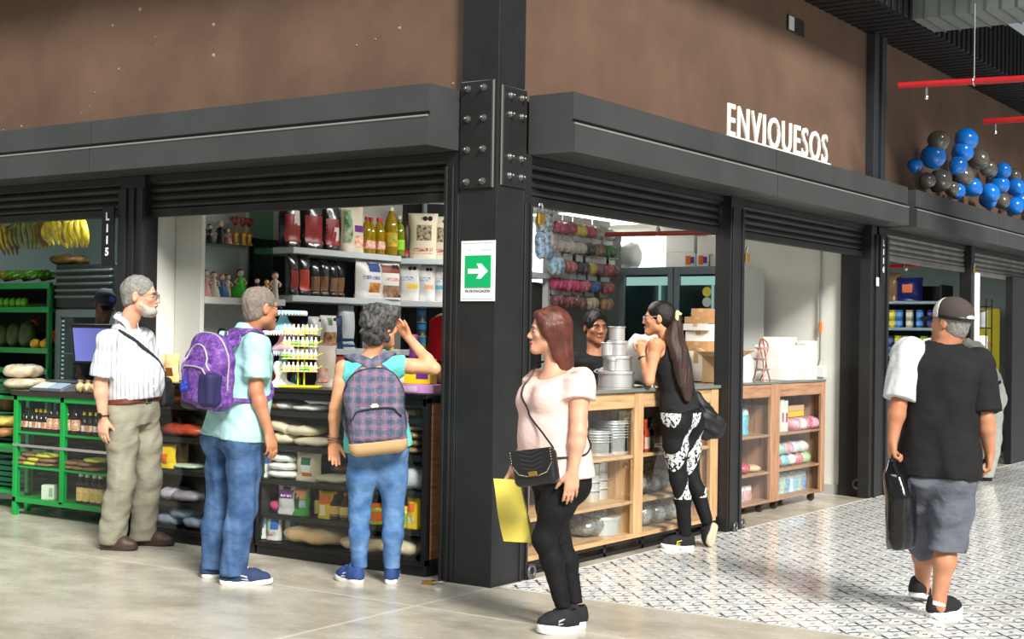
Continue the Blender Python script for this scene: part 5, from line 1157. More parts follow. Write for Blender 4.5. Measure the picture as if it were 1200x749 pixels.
def make_red():
    J = RED; ft = f_(-.45, .9)
    root, I = human('person', 'shop assistant in red shirt mostly hidden behind the corner column', RED_BASE, J, ft, f_(-.3, .95), 1.05, (0, 0, 1), SK3, True, (.17, .16, .18, .175), (.12, .115, .125, .11), 0, 0, .5,
        dict(R=((.1, 0, -1), f_(0, 1), f_(-1, 0), dict()), L=((.1, 0, -1), f_(0, 1), f_(-1, 0), dict())),
        top=dict(mat=cloth('red_shirt', (190, 22, 34), (168, 14, 28)), o=.022, sleeve=.88, sl_r=.084, hem=-.05, name='shirt', wr=wrinkle(.004, 20, 71), neck=-.0),
        bottom=dict(mat=cloth('dark_trousers', (40, 42, 50)), o=.012, kr=.075, ar=.07, rise=.08, hem_z=.06), hs=1.0)
    w, X, org = I['w'], I['X'], I['org']
    obj('hair', hair_cap(w, X, 1.0, .012, org=org), HDARK, root, 180); eyes_etc(root, w, X, 1.0, HDARK, LIPM)
    dk = mat('shoe_plain_black')
    for q in 'RL': a = V3(J['an' + q]); shoe(root, a, tuple(a - ft * .07)[:2] + (0,), tuple(a + ft * .19)[:2] + (0,), dk, dk)
make_red()
def cap_on(root, w, X, s, m_crown, m_front, m_brim, org, lift=.0, brimdir=1, trucker=False):
    pr = [ell(w(0, -.012, .048), V3((.083, .103, .084)) * s, X, .02)]
    b = sdf_mesh(pr, .005, None, [(w(0, 0, .020), -X[:, 2])], origin=org); c = obj('cap', b, m_crown, root, 180)
    if trucker:
        b = sdf_mesh([ell(w(0, -.012, .048), V3((.085, .105, .086)) * s, X, .02)], .005, None, [(w(0, 0, .020), -X[:, 2]), (w(0, .02, 0), -X[:, 1] * 1.0 + X[:, 2] * .12)], origin=org); obj('front_panel', b, m_front, c, 180)
        bb = BM()
        for a in (-1.15, -.4, .4, 1.15):
            pts = [w(.084 * math.cos(e) * math.sin(a), -.012 - .104 * math.cos(e) * math.cos(a), .048 + .085 * math.sin(e)) - org for e in np.linspace(-.3, 1.5, 10)]; tube(bb, pts, .0022, 5)
        obj('cap_seam', bb, BLACKM, c, 60); bb = BM(); tube(bb, [w(.086 * math.sin(a), -.014 - .106 * math.cos(a), .026) - org for a in np.linspace(-1.9, 1.9, 24)], .011, 6, flat=(1, .35), up=X[:, 2]); obj('sweat_band', bb, BLACKM, c, 60)
        bb = sdf_mesh([ell(w(0, -.105, .035), V3((.034, .022, .021)) * s, X, .01)], .004, None, [(w(0, 0, .030), -X[:, 2])], origin=org); obj('cap_opening', bb, mat('strap_pale', (206, 196, 184), .6), c, 180)
    b = BM(); rows = []
    for i in range(7):
        t = i / 6; rows.append([b.verts.new(w(.080 * s * math.sin(a) * (1 - .12 * t), (.05 + .045 * math.cos(a) + (.065 * t) * (.4 + .6 * math.cos(a))) * s, .026 * s - .018 * t - .03 * math.sin(a) ** 2 * (.4 + .6 * t)) - org) for a in np.linspace(-1.25, 1.25, 13)])
    for A, B_ in zip(rows, rows[1:]):
        for k in range(12): b.faces.new((A[k], A[k+1], B_[k+1], B_[k]))
    bmesh.ops.solidify(b, geom=b.faces[:], thickness=.004); obj('brim', b, m_brim, c, 60); return c
def make_fruitman():
    J = FRUITMAN; ft = f_(.3, -.95); hf = nrm(f_(.7, -.7) + V3((0, 0, -.35)))
    root, I = human('person', 'fruit seller in navy cap bending his head behind the counter scales', FRUITMAN_BASE, J, ft, hf, 1.0, (0, 0, 1), SK4, True, (.165, .15, .17, .165), (.115, .11, .12, .10), 0, 0, .5,
        dict(R=(f_(-.2, -.9), (0, 0, -1), f_(1, 0), dict()), L=(f_(-.3, -.9), (0, 0, -1), f_(-1, 0), dict())),
        top=dict(mat=cloth('navy_tee', (32, 36, 48)), o=.016, sleeve=.7, sl_r=.076, hem=-.04, name='tee_shirt'), bottom=dict(mat=cloth('dark_trousers', (40, 42, 50)), rise=.08, hem_z=.06), hs=1.0)
    w, X, org = I['w'], I['X'], I['org']; nv = mat('cap_navy', (22, 26, 40), .7, bump=(150, .1)); c = cap_on(root, w, X, 1.0, nv, nv, nv, org)
    b = BM(); lathe(b, [(0, 0), (.024, 0), (.024, .004), (0, .004)], 16, w(0, .088, .075) - org, Vector(X[:, 1] * .85 + X[:, 2] * .5).to_track_quat('Z', 'Y').to_matrix()); obj('badge', b, mat('badge_blue', (60, 90, 190), .5), c)
    eyes_etc(root, w, X, 1.0, HDARK, None); dk = mat('shoe_plain_black')
    for q in 'RL': a = V3(J['an' + q]); shoe(root, a, tuple(a - ft * .07)[:2] + (0,), tuple(a + ft * .19)[:2] + (0,), dk, dk)
make_fruitman()

# --- man in the trucker cap walking away, and the man bending over beyond him -------------------
def make_cap():
    J = CAP; ft = f_(.30, .95); hf = nrm(f_(-.62, .78) + V3((0, 0, .12)))
    blk = cloth('jersey_black', (34, 34, 35), (28, 28, 30)); wht = cloth('jersey_grey', (206, 208, 210), (190, 192, 196))
    root, I = human('person', 'man in trucker cap, black football shirt and grey shorts walking away on the tiles', CAP_BASE, J, ft, hf, 1.0, (.05, 0, 1), SK2, True, (.165, .165, .178, .172), (.125, .125, .125, .108), .03, 0, .5,
        dict(L=((.02, .02, -1), f_(.95, .1), f_(0, .95), dict(s=1.0, curl=1.0, tcurl=.9)), R=((.0, .05, -1), f_(-.9, .2), f_(-.1, .95), dict(s=1.0, curl=.95, tcurl=.8))),
        top=dict(mat=blk, o=.028, sleeve=0, hem=-.045, name='football_shirt', wr=wrinkle(.007, 15, 81, (1, 1, .35)), neck=.005, neck_tilt=.2, cuts=[ell(V3(J['shL']) - nrm(np.cross(ft, (0, 0, 1))) * .04, (.10, .11, .11), None, .01, True)]),
        bottom=dict(mat=cloth('shorts_grey', (106, 110, 120), (90, 94, 104), fold=.7), name='shorts', o=.024, kr=.098, end=.55, rise=.06, wr=wrinkle(.007, 20, 84, (1, 1, .8))), hs=1.0, fatA=1.05, fatL=1.05, neckr=.062)
    org, w, X = I['org'], I['w'], I['X']; S = I['s']
    for q, mm in (('L', wht), ('R', blk)):
        A, E = V3(J['sh' + q]), V3(J['el' + q]); e = A + (E - A) * .90; up = I['up']
        pc = cone(A + V3((0, 0, .004)) - nrm(E - A) * .01 + (I['U'] * .008 + V3((0, 0, .006)) if q == 'L' else 0), e, .102 if q == 'L' else .083, .086, .03); pc2 = Prim((lambda f0, e0, n0: (lambda P: np.maximum(f0(P), (P - e0) @ n0)))(pc.f, e, nrm(E - A)), pc.c, pc.r, .03)
        obj('sleeve', sdf_mesh([pc2], .006, wrinkle(.004, 26, 85), origin=org), mm, root, 180)
    b = BM(); st = [V3(J['neck']) - I['U'] * .07 + V3((0, 0, .0)), V3(J['neck']) * .5 + V3(J['shL']) * .5 + V3((0, 0, .05)), V3(J['shL']) + V3((0, 0, .08))]
    Q, NN = snap(I['top_prims'], bez(st, 14), .004, I['top_wr']); tube(b, [x - org for x in Q], .006, 6); obj('shoulder_piping', b, wht, root, 60)
    obj('hair', hair_cap(w, X, 1.0, .006, back=-.085, wr=wrinkle(.0015, 120, 3), org=org), HGREY, root, 180)
    cap_on(root, w, X, 1.06, mat('cap_mesh', (70, 62, 58), .8, bump=(400, .4)), mat('cap_front_white', (214, 212, 206), .7), mat('cap_brim_dark', (40, 38, 38), .7), org, trucker=True)
    eyes_etc(root, w, X, 1.0, HGREY, LIPM)
    blks = mat('shoe_black_knit'); ws = mat('sole_white', (232, 232, 228), .5); sk = mat('sock_white', (232, 232, 232), .9)
    for q in 'LR':
        b = BM(); a = V3(J['an' + q]); k = V3(J['kn' + q]); d = nrm(k - a); tube(b, [a - d * .03 - org, a + d * .012 - org], .0405, 16); obj('sock', b, sk, root, 60)
    shoe(root, J['anL'], J['heL'][:2] + (.045,), (J['toL'][0], J['toL'][1], .0), blks, ws, 1.04, sole=.03, high=.09); shoe(root, J['anR'], J['heR'][:2] + (.0,), J['toR'][:2] + (.0,), blks, ws, 1.04, sole=.034, high=.09)
    # black carrier bag in the left hand
    hd = V3(J['wrL']) + V3((.0, .0, -.095)); bag = thing('carrier_bag', 'glossy black carrier bag in the left hand of the man in trucker cap', 'bag', tuple(hd - V3((0, 0, .5)))); bo = V3(bag.location)
    fw, ac = f_(.3, .95), f_(.95, -.3); c0 = hd + ac * .045
    C_ = [hd + V3((0, 0, .0)), hd + ac * .015 + V3((0, 0, -.07)), c0 + V3((0, 0, -.18)), c0 + V3((0, 0, -.32)), c0 + V3((0, 0, -.42)), c0 + V3((0, 0, -.445))]
    obj('bag_body', sdf_mesh([loft(C_, [.022, .06, .078, .08, .078, .074], [.03, .12, .15, .15, .145, .14], ac, .03, p=2.6)], .0065, wrinkle(.009, 19, 86, (1, 1, .35)), origin=bo), mat('polythene_black', (14, 14, 17), .16, coat=.6, bump=(30, .3)), bag, 180)
    b = BM(); tube(b, [x - bo for x in bez([hd + fw * .03 - V3((0, 0, .03)), hd + fw * .035 + V3((0, 0, .02)), hd - fw * .035 + V3((0, 0, .02)), hd - fw * .03 - V3((0, 0, .03))], 12)], .010, 8, flat=(1, .5)); obj('bag_handle', b, mat('polythene_black'), bag, 60)
make_cap()
def make_grey():
    J = GREYMAN; ft = f_(-.80, .60)
    root, I = human('person', 'person in pale grey trousers bending over a counter beyond the man in trucker cap', GREYMAN_BASE, J, ft, nrm(ft + V3((0, 0, -.3))), 1.02, (0, 0, 1), SK2, True, (.165, .15, .165, .165), (.12, .11, .12, .105), .0, 0, .7,
        dict(R=(f_(-.8, .5), (0, 0, -1), f_(0, -1), dict()), L=(f_(-.8, .5), (0, 0, -1), f_(0, 1), dict())),
        top=dict(mat=cloth('check_shirt', (176, 180, 172), (140, 146, 138)), o=.018, sleeve=.8, sl_r=.08, hem=.06, name='shirt', wr=wrinkle(.005, 22, 91)),
        bottom=dict(mat=cloth('pale_grey_cotton', (190, 190, 182), (172, 172, 164)), o=.016, kr=.085, ar=.078, rise=.12, hem_z=.04, wr=wrinkle(.005, 20, 94)), hs=1.0)
    w, X, org = I['w'], I['X'], I['org']; obj('hair', hair_cap(w, X, 1.0, .01, org=org), HDARK, root, 180); eyes_etc(root, w, X, 1.0, HDARK, None)
    belt(I, BLACKM, BLACKM, .10, .034, .008); dk = mat('shoe_plain_black')
    for q in 'RL': shoe(root, J['an' + q], J['he' + q][:2] + (0,), J['to' + q][:2] + (0,), dk, dk)
make_grey()

# ---------------------------------------------------------------- the shops: shells and lamps
SHOPW = mat('shop_wall', (222, 222, 214), .75, var=(2, .06)); SHOPG = mat('shop_wall_grey', (176, 182, 178), .75); TEALW = mat('shop_wall_teal', (176, 194, 194), .75)
def wallbox(nm, lo, hi, m, lab=None):
    b = BM(); box(b, lo, hi); return struct(nm, b, m, label=lab)
wallbox('wall_party_left', (.14, 2.97, 0), (6.0, 3.06, 2.8), SHOPW); wallbox('wall_shop_end', (6.02, .32, 0), (6.1, 2.97, 2.8), SHOPW)
wallbox('ceiling_shop', (.21, .21, 2.75), (6.02, 2.97, 2.82), SHOPW); wallbox('trim_header_inner', (.2, .2, 2.45), (6.0, .24, 2.75), SHOPG, 'inner face of the header wall')
wallbox('wall_fruit_back', (3.0, 3.06, 0), (3.1, 7.6, 2.8), TEALW); wallbox('wall_fruit_side', (.21, 7.5, 0), (3.0, 7.6, 2.8), TEALW); wallbox('ceiling_fruit', (.21, 3.06, 2.75), (3.1, 7.6, 2.82), SHOPG)
wallbox('wall_next_end', (12.6, .2, 0), (12.7, 4.2, 2.8), TEALW); wallbox('wall_next_back', (6.1, 4.1, 0), (12.7, 4.2, 2.8), TEALW); wallbox('ceiling_next', (6.1, .21, 2.75), (12.7, 4.2, 2.82), SHOPG); wallbox('wall_next_side', (6.1, .32, 0), (6.16, 4.1, 2.8), SHOPG)
wallbox('baseboard_end', (6.005, .32, 0), (6.02, 2.97, .09), mat('skirting_grey', (170, 172, 170), .6))
def ceiling_lamp(lab, c, sx, sy, e, col=(1, .98, .94)):
    t = thing('ceiling_lamp', lab, 'lamp', (c[0], c[1], c[2])); b = BM(); box(b, (-sx/2 - .02, -sy/2 - .02, .0), (sx/2 + .02, sy/2 + .02, .04), .004); obj('housing', b, WHITEP, t)
    b = BM(); box(b, (-sx/2, -sy/2, -.008), (sx/2, sy/2, .0)); obj('diffuser', b, mat('lamp_diffuser', (255, 252, 244), .5, emit=3.0), t)
    if c[2] < 2.65: b = BM(); [tube(b, [(x, 0, .04), (x, 0, 2.75 - c[2])], .006, 6) for x in (-sx / 3, sx / 3)]; obj('hanger', b, STEEL, t)
    area('lamp_light', (c[0], c[1], c[2] - .02), sx, sy, e, (0, 0, 0), col)
ceiling_lamp('long white ceiling lamp glowing above the glass-door fridges', (5.05, 2.52, 2.56), 1.3, .4, 48)
ceiling_lamp('white ceiling lamp inside the corner shop, out of sight behind the header', (2.2, 1.3, 2.70), 1.2, .3, 40)
ceiling_lamp('white ceiling lamp in the fruit stall above the counter', (1.6, 5.0, 2.70), 1.2, .3, 30, (.9, 1, .98))
ceiling_lamp('white ceiling lamp in the shop beyond the second column', (9.2, 1.6, 2.70), 1.2, .3, 45)

# ---------------------------------------------------------------- counters
def quadbox(nm, lo, hi, m, par, bev=.003): b = BM(); box(b, lo, hi, bev); return obj(nm, b, m, par)
BLKW = mat('black_laminate', (24, 24, 25), .35); GREYB = mat('shelf_back_dark', (52, 46, 42), .7)
def black_counter(lab, y0, y1, posts, side=False):
    t = thing('display_counter', lab, 'display counter', (.03, y0, 0)); L = y1 - y0; D = .46
    quadbox('plinth', (.015, .0, 0), (D, L, .085), BLKW, t); quadbox('counter_top', (-.01, -.01, 1.045), (D + .02, L, 1.072), BLKW, t)
    quadbox('back_panel', (D - .015, .02, .085), (D, L - .01, 1.045), GREYB, t)
    for z in (.235, .455, .672, .892): quadbox('shelf', (.02, .02, z), (D - .02, L - .02, z + .034), BLKW, t)
    for p in [0] + posts + [L - .03]: quadbox('upright', (0, p, .085), (.03, p + .03, 1.045), BLKW, t)
    quadbox('top_rail', (0, 0, 1.0), (.028, L, 1.045), BLKW, t); quadbox('bottom_rail', (0, 0, .06), (.028, L, .09), BLKW, t)
    for y in (.0, L - .02): quadbox('end_panel', (.03, y, .085), (D, y + .02, 1.045), WALNUT if (side and y == 0) else GREYB, t)
    if side:
        b = BM(); box(b, (.0, -.012, .07), (.035, .0, 1.05)); box(b, (.0, -.012, .07), (D, .0, .10)); box(b, (.0, -.012, 1.02), (D, 0, 1.05)); obj('end_frame', b, BLKW, t)
    b = BM(); box(b, (.006, .03, .09), (.011, L - .03, 1.0)); obj('glass_front', b, PANE, t)
black_counter('black glass-fronted counter with walnut end panel beside the corner column', .50, 1.875, [], True)
black_counter('black glass-fronted counter behind the man in striped shirt', 1.895, 2.93, [.42])

def oak_counter(lab):
    t = thing('display_counter', lab, 'display counter', (.37, .06, 0)); L = 2.585; D = .41
    for x in (0, 1.36, 2.49): quadbox('upright', (x, 0, .11), (x + .115 if x else .1, .035, 1.06), OAKZ, t); quadbox('partition', (x + .03, .035, .11), (x + .06, D, 1.06), OAKZ, t)
    quadbox('counter_top', (-.01, -.015, 1.06), (L + .03, D + .02, 1.085), mat('counter_glass_top', (120, 128, 120), .12, coat=.5), t); quadbox('bottom_board', (0, 0, .085), (L, D, .115), OAK, t)
    for z in (.335, .64):
        for a, c in ((.1, 1.36), (1.475, 2.49)): quadbox('shelf', (a, .012, z - .022), (c, D - .01, z), OAK, t)
    for a, c in ((.1, 1.36), (1.475, 2.49)): quadbox('drawer_front', (a + .003, .006, .955), (c - .003, .024, 1.057), OAK, t)
    quadbox('back_panel', (.05, D - .012, .115), (L - .03, D, 1.06), mat('back_board_dark', (70, 62, 56), .7), t)
    b = BM(); box(b, (.0, .02, .0), (L, .045, .025)); box(b, (0, .02, .06), (L, .045, .085)); 
    for x in (0, .5, 1.0, 1.5, 2.0, L - .03): box(b, (x, .02, .0), (x + .03, .045, .085)); box(b, (x, D - .05, 0), (x + .03, D - .02, .085))
    obj('base_frame', b, BLACKM, t)
    for a, c in ((.1, 1.36), (1.475, 2.49)):
        b = BM(); box(b, (a + .005, .004, .12), (c - .005, .007, .95)); obj('clear_front', b, PANE, t)
oak_counter('long oak counter with open shelves right of the corner column')
quadt = thing('display_counter', 'short oak counter bay just left of the middle post', 'display counter', (2.992, .13, 0))
for z, h in ((.09, .03), (.31, .022), (.62, .022), (.955, .1)): quadbox('shelf', (-.0, .0, z), (.28, .40, z + h), OAK, quadt)
quadbox('counter_top', (-.0, 0, 1.06), (.28, .42, 1.085), mat('counter_glass_top'), quadt); quadbox('base_frame', (0, .02, 0), (.28, .4, .09), BLACKM, quadt); quadbox('back_panel', (0, .40, .09), (.28, .41, 1.06), mat('back_board_dark'), quadt)

def caster_cabinet(lab, x0, x1):
    t = thing('rolling_cabinet', lab, 'cabinet', ((x0 + x1) / 2, .25, 0)); W = (x1 - x0) / 2; D = .42
    for x in (-W, W - .085): quadbox('upright', (x, 0, .078), (x + .085, .03, 1.06), CABW, t)
    for x in (-W, W - .03): quadbox('side_panel', (x, .03, .078), (x + .03, D, 1.06), CABW, t)
    quadbox('cabinet_top', (-W, -.006, 1.06), (W, D, 1.08), mat('counter_glass_top'), t); quadbox('drawer_front', (-W + .085, .004, .95), (W - .085, .022, 1.058), CABX, t)
    for z in (.078, .315, .62): quadbox('shelf', (-W + .03, .01, z - .0), (W - .03, D - .01, z + .022), CABX, t)
    quadbox('back_panel', (-W, D - .012, .078), (W, D, 1.06), CABX, t); b = BM(); box(b, (-W + .085, .006, .075), (W - .085, .009, .95)); obj('clear_front', b, PANE, t)
    for x in (-W + .14, W - .14):
        for y in (.06, D - .06):
            b = BM(); lathe(b, [(0, -.016), (.030, -.016), (.033, -.01), (.033, .01), (.030, .016), (0, .016)], 14, (x, y + .012, .033), (0, PI/2, 0)); box(b, (x - .022, y - .014, .05), (x + .022, y + .03, .078), .003); obj('caster', b, mat('caster_dark', (60, 50, 40), .5), t)
caster_cabinet('rolling wooden cabinet on casters just right of the middle post', 3.30, 4.425); caster_cabinet('rolling wooden cabinet on casters nearest the second column', 4.435, 5.51)

t = thing('green_counter', 'green steel counter with dark worktop and glazed shelves of bottles', 'display counter', (.235, 3.18, 0)); L = 1.48; D = .5
quadbox('worktop', (-.015, -.01, .915), (D, L + .015, .95), mat('worktop_brown', (52, 42, 38), .4), t)
for y in (0, .88, L - .045): quadbox('upright', (0, y, .0 if y != .88 else .12), (.04, y + .045, .915), GREEN, t)
for y in (0, L - .045): quadbox('upright', (D - .04, y, 0), (D, y + .045, .915), GREEN, t)
quadbox('top_rail', (0, .0, .875), (.04, L, .915), GREEN, t); quadbox('bottom_rail', (0, 0, .10), (.04, L, .14), GREEN, t)
for z in (.12, .362, .622): quadbox('shelf', (.01, .04, z), (D - .02, L - .04, z + .016), GREEN, t)
quadbox('back_panel', (D - .01, 0, .1), (D, L, .915), mat('stall_back_dark', (20, 26, 24), .7), t); b = BM(); prism(b, [(0, .0), (.06, .0), (.035, .12), (0, .12)], 0, 0, .035); 
b.free(); b = BM(); box(b, (.012, .045, .14), (.016, L - .045, .875)); obj('glass_front', b, PANE, t); b = BM(); box(b, (-.004, .0, .525), (.012, L, .545)); obj('push_bar', b, CHROME, t)

# ---------------------------------------------------------------- fruit stall furniture
t = thing('fruit_rack', 'tall green rack of fruit at the far left behind the green counter', 'rack', (1.55, 5.98, 0)); L = 1.45; D = .5
for y in (0, L - .04): quadbox('upright', (0, y, 0), (.04, y + .04, 1.84), mat('green_dark_enamel', (10, 96, 44), .4), t); quadbox('upright', (D - .04, y, 0), (D, y + .04, 1.84), mat('green_dark_enamel'), t)
for z in (1.80, 1.585, 1.215, 1.03, .62, .3): quadbox('shelf', (0, 0, z), (D, L, z + .02), mat('green_dark_enamel'), t); quadbox('shelf_lip', (-.012, 0, z - .015), (0, L, z + .035), GREEN, t)
quadbox('back_panel', (D, 0, .2), (D + .01, L, 1.80), mat('stall_back_dark'), t)
t = thing('green_rack_front', 'low green rack with crates left of the green counter', 'rack', (.42, 4.72, 0)); L = 1.2
for y in (0, L - .04): quadbox('upright', (0, y, 0), (.04, y + .04, .86), GREEN, t)
for z in (.86, .48, .12): quadbox('shelf', (0, 0, z), (.42, L, z + .03), GREEN, t)
CR = mat('green_crate', (18, 92, 66), .5)
def crate(lab, loc, rotz, w=.36, d=.5, h=.2, m=None):
    t = thing('plastic_crate', lab, 'crate', loc, rotz); b = BM(); box(b, (-w/2, -d/2, 0), (w/2, d/2, .012))
    for k in range(int(h / .045)):
        z = .0 + k * .045
        for lo, hi in (((-w/2, -d/2, z), (w/2, -d/2 + .01, z + .032)), ((-w/2, d/2 - .01, z), (w/2, d/2, z + .032)), ((-w/2, -d/2, z), (-w/2 + .01, d/2, z + .032)), ((w/2 - .01, -d/2, z), (w/2, d/2, z + .032))): box(b, lo, hi)
    for x in (-w/2, w/2 - .02):
        for y in (-d/2, d/2 - .02): box(b, (x - .003, y - .003, 0), (x + .023, y + .023, h))
    obj('crate_body', b, m or CR, t); b = BM(); box(b, (-w/2 - .006, -d/2 - .006, h), (w/2 + .006, -d/2 + .02, h + .016)); box(b, (-w/2 - .006, d/2 - .02, h), (w/2 + .006, d/2 + .006, h + .016)); box(b, (-w/2 - .006, -d/2, h), (-w/2 + .02, d/2, h + .016)); box(b, (w/2 - .02, -d/2, h), (w/2 + .006, d/2, h + .016)); obj('rim', b, m or CR, t)
crate('dark green crate on the middle shelf of the low rack at left edge', (.70, 5.04, .512), 0); crate('dark green crate on the bottom shelf of the low rack at left edge', (.70, 5.04, .152), 0, h=.24)
crate('dark green crate of lemons on top of the low rack at left edge', (.68, 5.10, .892), 0, .42, .6, .1)
t = thing('drinks_fridge', 'dark fridge with louvred top and glass door behind the fruit seller', 'fridge', (1.6, 5.56, 0)); FRG = mat('fridge_dark', (46, 54, 54), .4)
b = BM(); box(b, (.03, -.40, 0), (.62, .40, 2.0), .008); obj('cabinet', b, FRG, t); b = BM(); box(b, (.0, -.40, 1.62), (.03, .40, 2.0), .004); obj('louvre_panel', b, FRG, t)
for i in range(5): b = BM(); box(b, (-.035, -.38, 1.70 + i * .058), (.0, .38, 1.722 + i * .058), .006); obj('louvre', b, mat('louvre_grey', (112, 120, 116), .35, .3), t)
b = BM()
for lo, hi in (((0, -.40, .1), (.03, -.33, 1.60)), ((0, .33, .1), (.03, .40, 1.60)), ((0, -.33, 1.53), (.03, .33, 1.60)), ((0, -.33, .1), (.03, .33, .17))): box(b, lo, hi, .004)
fd = obj('door', b, mat('fridge_door_grey', (120, 132, 130), .4), t); b = BM(); box(b, (.01, -.33, .17), (.018, .33, 1.53)); obj('door_glass', b, glass('fridge_glass', (190, 208, 204), .05), fd)
for i, z in enumerate((.5, .85, 1.2)): b = BM(); box(b, (.05, -.33, z), (.028, .33, z + .012)); obj('grille_shelf', b, STEEL, t)
b = BM()
for i in range(34): box(b, (.02, .30 - .0, .2 + i * .039), (.024, .33, .215 + i * .039))
obj('light_strip', b, mat('fridge_glow', (230, 240, 240), .5, emit=1.2), t)
t = thing('touch_monitor', 'black framed touch monitor with blank lilac screen on the green counter', 'monitor', (.60, 4.16, .95)); b = BM()
R_ = Matrix.Rotation(.42, 3, 'Z') @ Matrix.Rotation(-.22, 3, 'Y'); ctr = Vector(((0, 0, .36)))
box(b, (-.012, -.20, -.155), (.028, .20, .155), .008, R_, ctr); obj('housing', b, mat('monitor_black', (18, 19, 22), .35), t); b = BM(); box(b, (-.016, -.175, -.13), (-.0125, .175, .13), 0, R_, ctr); obj('screen', b, mat('screen_lilac', (104, 110, 190), .25, emit=.55), t)
b = BM(); tube(b, [(.02, 0, .02), (.05, 0, .14), (.02, 0, .30)], .028, 10); lathe(b, [(0, 0), (.11, 0), (.11, .012), (.03, .03), (0, .03)], 20); obj('stand', b, mat('monitor_black'), t)
t = thing('weighing_scale', 'grey electronic weighing scale on the green counter', 'scale', (.36, 4.28, .95)); b = BM(); prism(b, [(-.13, 0), (.16, 0), (.16, .062), (-.02, .062), (-.13, .022)], 1, -.19, .19, bev=.006); obj('base', b, mat('scale_grey', (88, 92, 98), .45), t)
b = BM(); box(b, (-.005, -.17, .07), (.17, .17, .082), .004); obj('pan', b, STEEL, t); b = BM(); prism(b, [(-.125, .026), (-.025, .063), (-.027, .067), (-.127, .030)], 1, -.17, -.03); obj('keypad', b, mat('keypad_blue', (150, 176, 196), .4), t); b = BM(); prism(b, [(-.125, .026), (-.025, .063), (-.027, .067), (-.127, .030)], 1, -.01, .16); obj('display', b, mat('scale_display', (196, 206, 204), .3), t)

# ---------------------------------------------------------------- corner shop: shelving, glass case, fridges, peg wall
SHELFW = mat('shelf_white', (196, 204, 206), .45)
def gondola(lab, loc, rotz, L, D, zs, H=2.5, backm=None):
    t = thing('shelving_unit', lab, 'shelving unit', loc, rotz)
    for z in zs: b = BM(); box(b, (0, 0, z - .045), (L, D, z), .003); obj('shelf', b, SHELFW, t)
    quadbox('back_panel', (0, D, .0), (L, D + .02, H), backm or mat('gondola_back', (32, 33, 34), .7), t)
    for x in (0.0, L - .03): quadbox('upright', (x, D - .03, 0), (x + .03, D, H), mat('gondola_back', (32, 33, 34), .7), t)
    return t
gondola('white steel shelves of packets facing the counter, behind the cake stands', (1.0, 2.5, 0), 0, 1.24, .42, (2.045, 1.695, 1.305, .8, .3), 2.12)
gondola('narrow white corner shelves of packets seen beside the red shirt', (2.235, 2.50, 0), math.radians(-52), .75, .36, (2.03, 1.69, 1.30, .8, .3), 2.5)
t = thing('display_case', 'grey framed glass display case of small figurines', 'display case', (.30, 2.70, 0)); CF = mat('case_frame', (196, 196, 188), .5)
quadbox('back_panel', (.036, .245, 1.075), (.66, .262, 2.55), SHOPG, t); quadbox('stile', (0, 0, 1.075), (.035, .262, 2.55), CF, t); quadbox('shelf', (.036, -.004, 1.615), (.695, .244, 1.665), CF, t)
b = BM(); box(b, (.036, .0, 2.035), (.69, .244, 2.043)); obj('glass_shelf', b, glass('shelf_glass', (200, 226, 216), .08), t)
b = BM(); box(b, (.691, .0, 1.666), (.696, .244, 2.55)); obj('glass_side', b, glass('shelf_glass'), t); b = BM(); box(b, (.035, -.006, 1.665), (.40, -.001, 2.55)); obj('glass_door', b, PANE, t)
quadbox('bottom_panel', (.22, .0, 0), (.69, .262, 1.074), CF, t)
FG = mat('fridge_frame', (124, 140, 146), .4); FGI = mat('fridge_inside', (170, 186, 186), .5)
def glass_fridge(lab, y0, y1, k):
    t = thing('display_fridge', lab, 'fridge', (5.12, (y0 + y1) / 2, 0)); W = (y1 - y0) / 2
    quadbox('side_panel', (.056, -W, 0), (.80, -W + .03, 2.092), mat('fridge_side', (206, 208, 204), .5), t); b = BM(); box(b, (.06, W - .03, 0), (.80, W, 2.09)); box(b, (.06, -W + .03, 2.05), (.80, W - .03, 2.09)); box(b, (.06, -W + .03, 0), (.8, W - .03, .35)); obj('cabinet', b, FG, t)
    b = BM()
    for lo, hi in (((0, -W, .35), (.055, -W + .055, 2.09)), ((0, W - .055, .35), (.055, W, 2.09)), ((0, -W + .055, 2.02), (.055, W - .055, 2.09)), ((0, -W + .055, .35), (.055, W - .055, .42))): box(b, lo, hi, .004)
    quadbox('liner', (.74, -W + .031, .35), (.77, W - .031, 2.05), FGI, t); quadbox('fill_strip', (.70, W - .06, .4), (.72, W - .04, 2.0), mat('fridge_glow', (230, 240, 240), .5, emit=2.5), t)  # glowing strip added to brighten the dark fridge interior
    d = obj('door', b, FG, t); b = BM(); box(b, (.02, -W + .055, .42), (.028, W - .055, 2.02)); obj('door_glass', b, glass('fridge_glass'), d)
    b = BM(); box(b, (.03, -W + .06, 1.92), (.04, W - .06, 2.0)); obj('light_box', b, mat('fridge_lightbox', (214, 226, 226), .5, emit=1.6), t)
    for z in (.75, 1.1, 1.45): quadbox('shelf', (.1, -W + .04, z), (.74, W - .04, z + .012), STEEL, t)
    quadbox('handle', (-.03, -W + .02 if k else W - .035, 1.0), (0, -W + .035 if k else W - .02, 1.3), CHROME, t)
    return t
glass_fridge('left of the two glass-door fridges, half behind the ponytailed woman', 1.60, 2.17, 0); glass_fridge('right of the two glass-door fridges, with round stickers on its door', 1.04, 1.59, 1)
for i, (y, z, r, c, lab) in enumerate(((1.245, 1.856, .045, (232, 220, 80), 'yellow round sticker, upper of two on the right fridge door'), (1.244, 1.762, .045, (214, 222, 220), 'pale round sticker, lower of two on the right fridge door'))):
    b = BM(); lathe(b, [(0, 0), (r, 0), (r, .002), (0, .002)], 20, (5.118, y, z), (0, -PI/2, 0)); o = obj('sticker', b, mat('sticker_%d' % i, c, .5)); tag(o, lab, 'sticker')
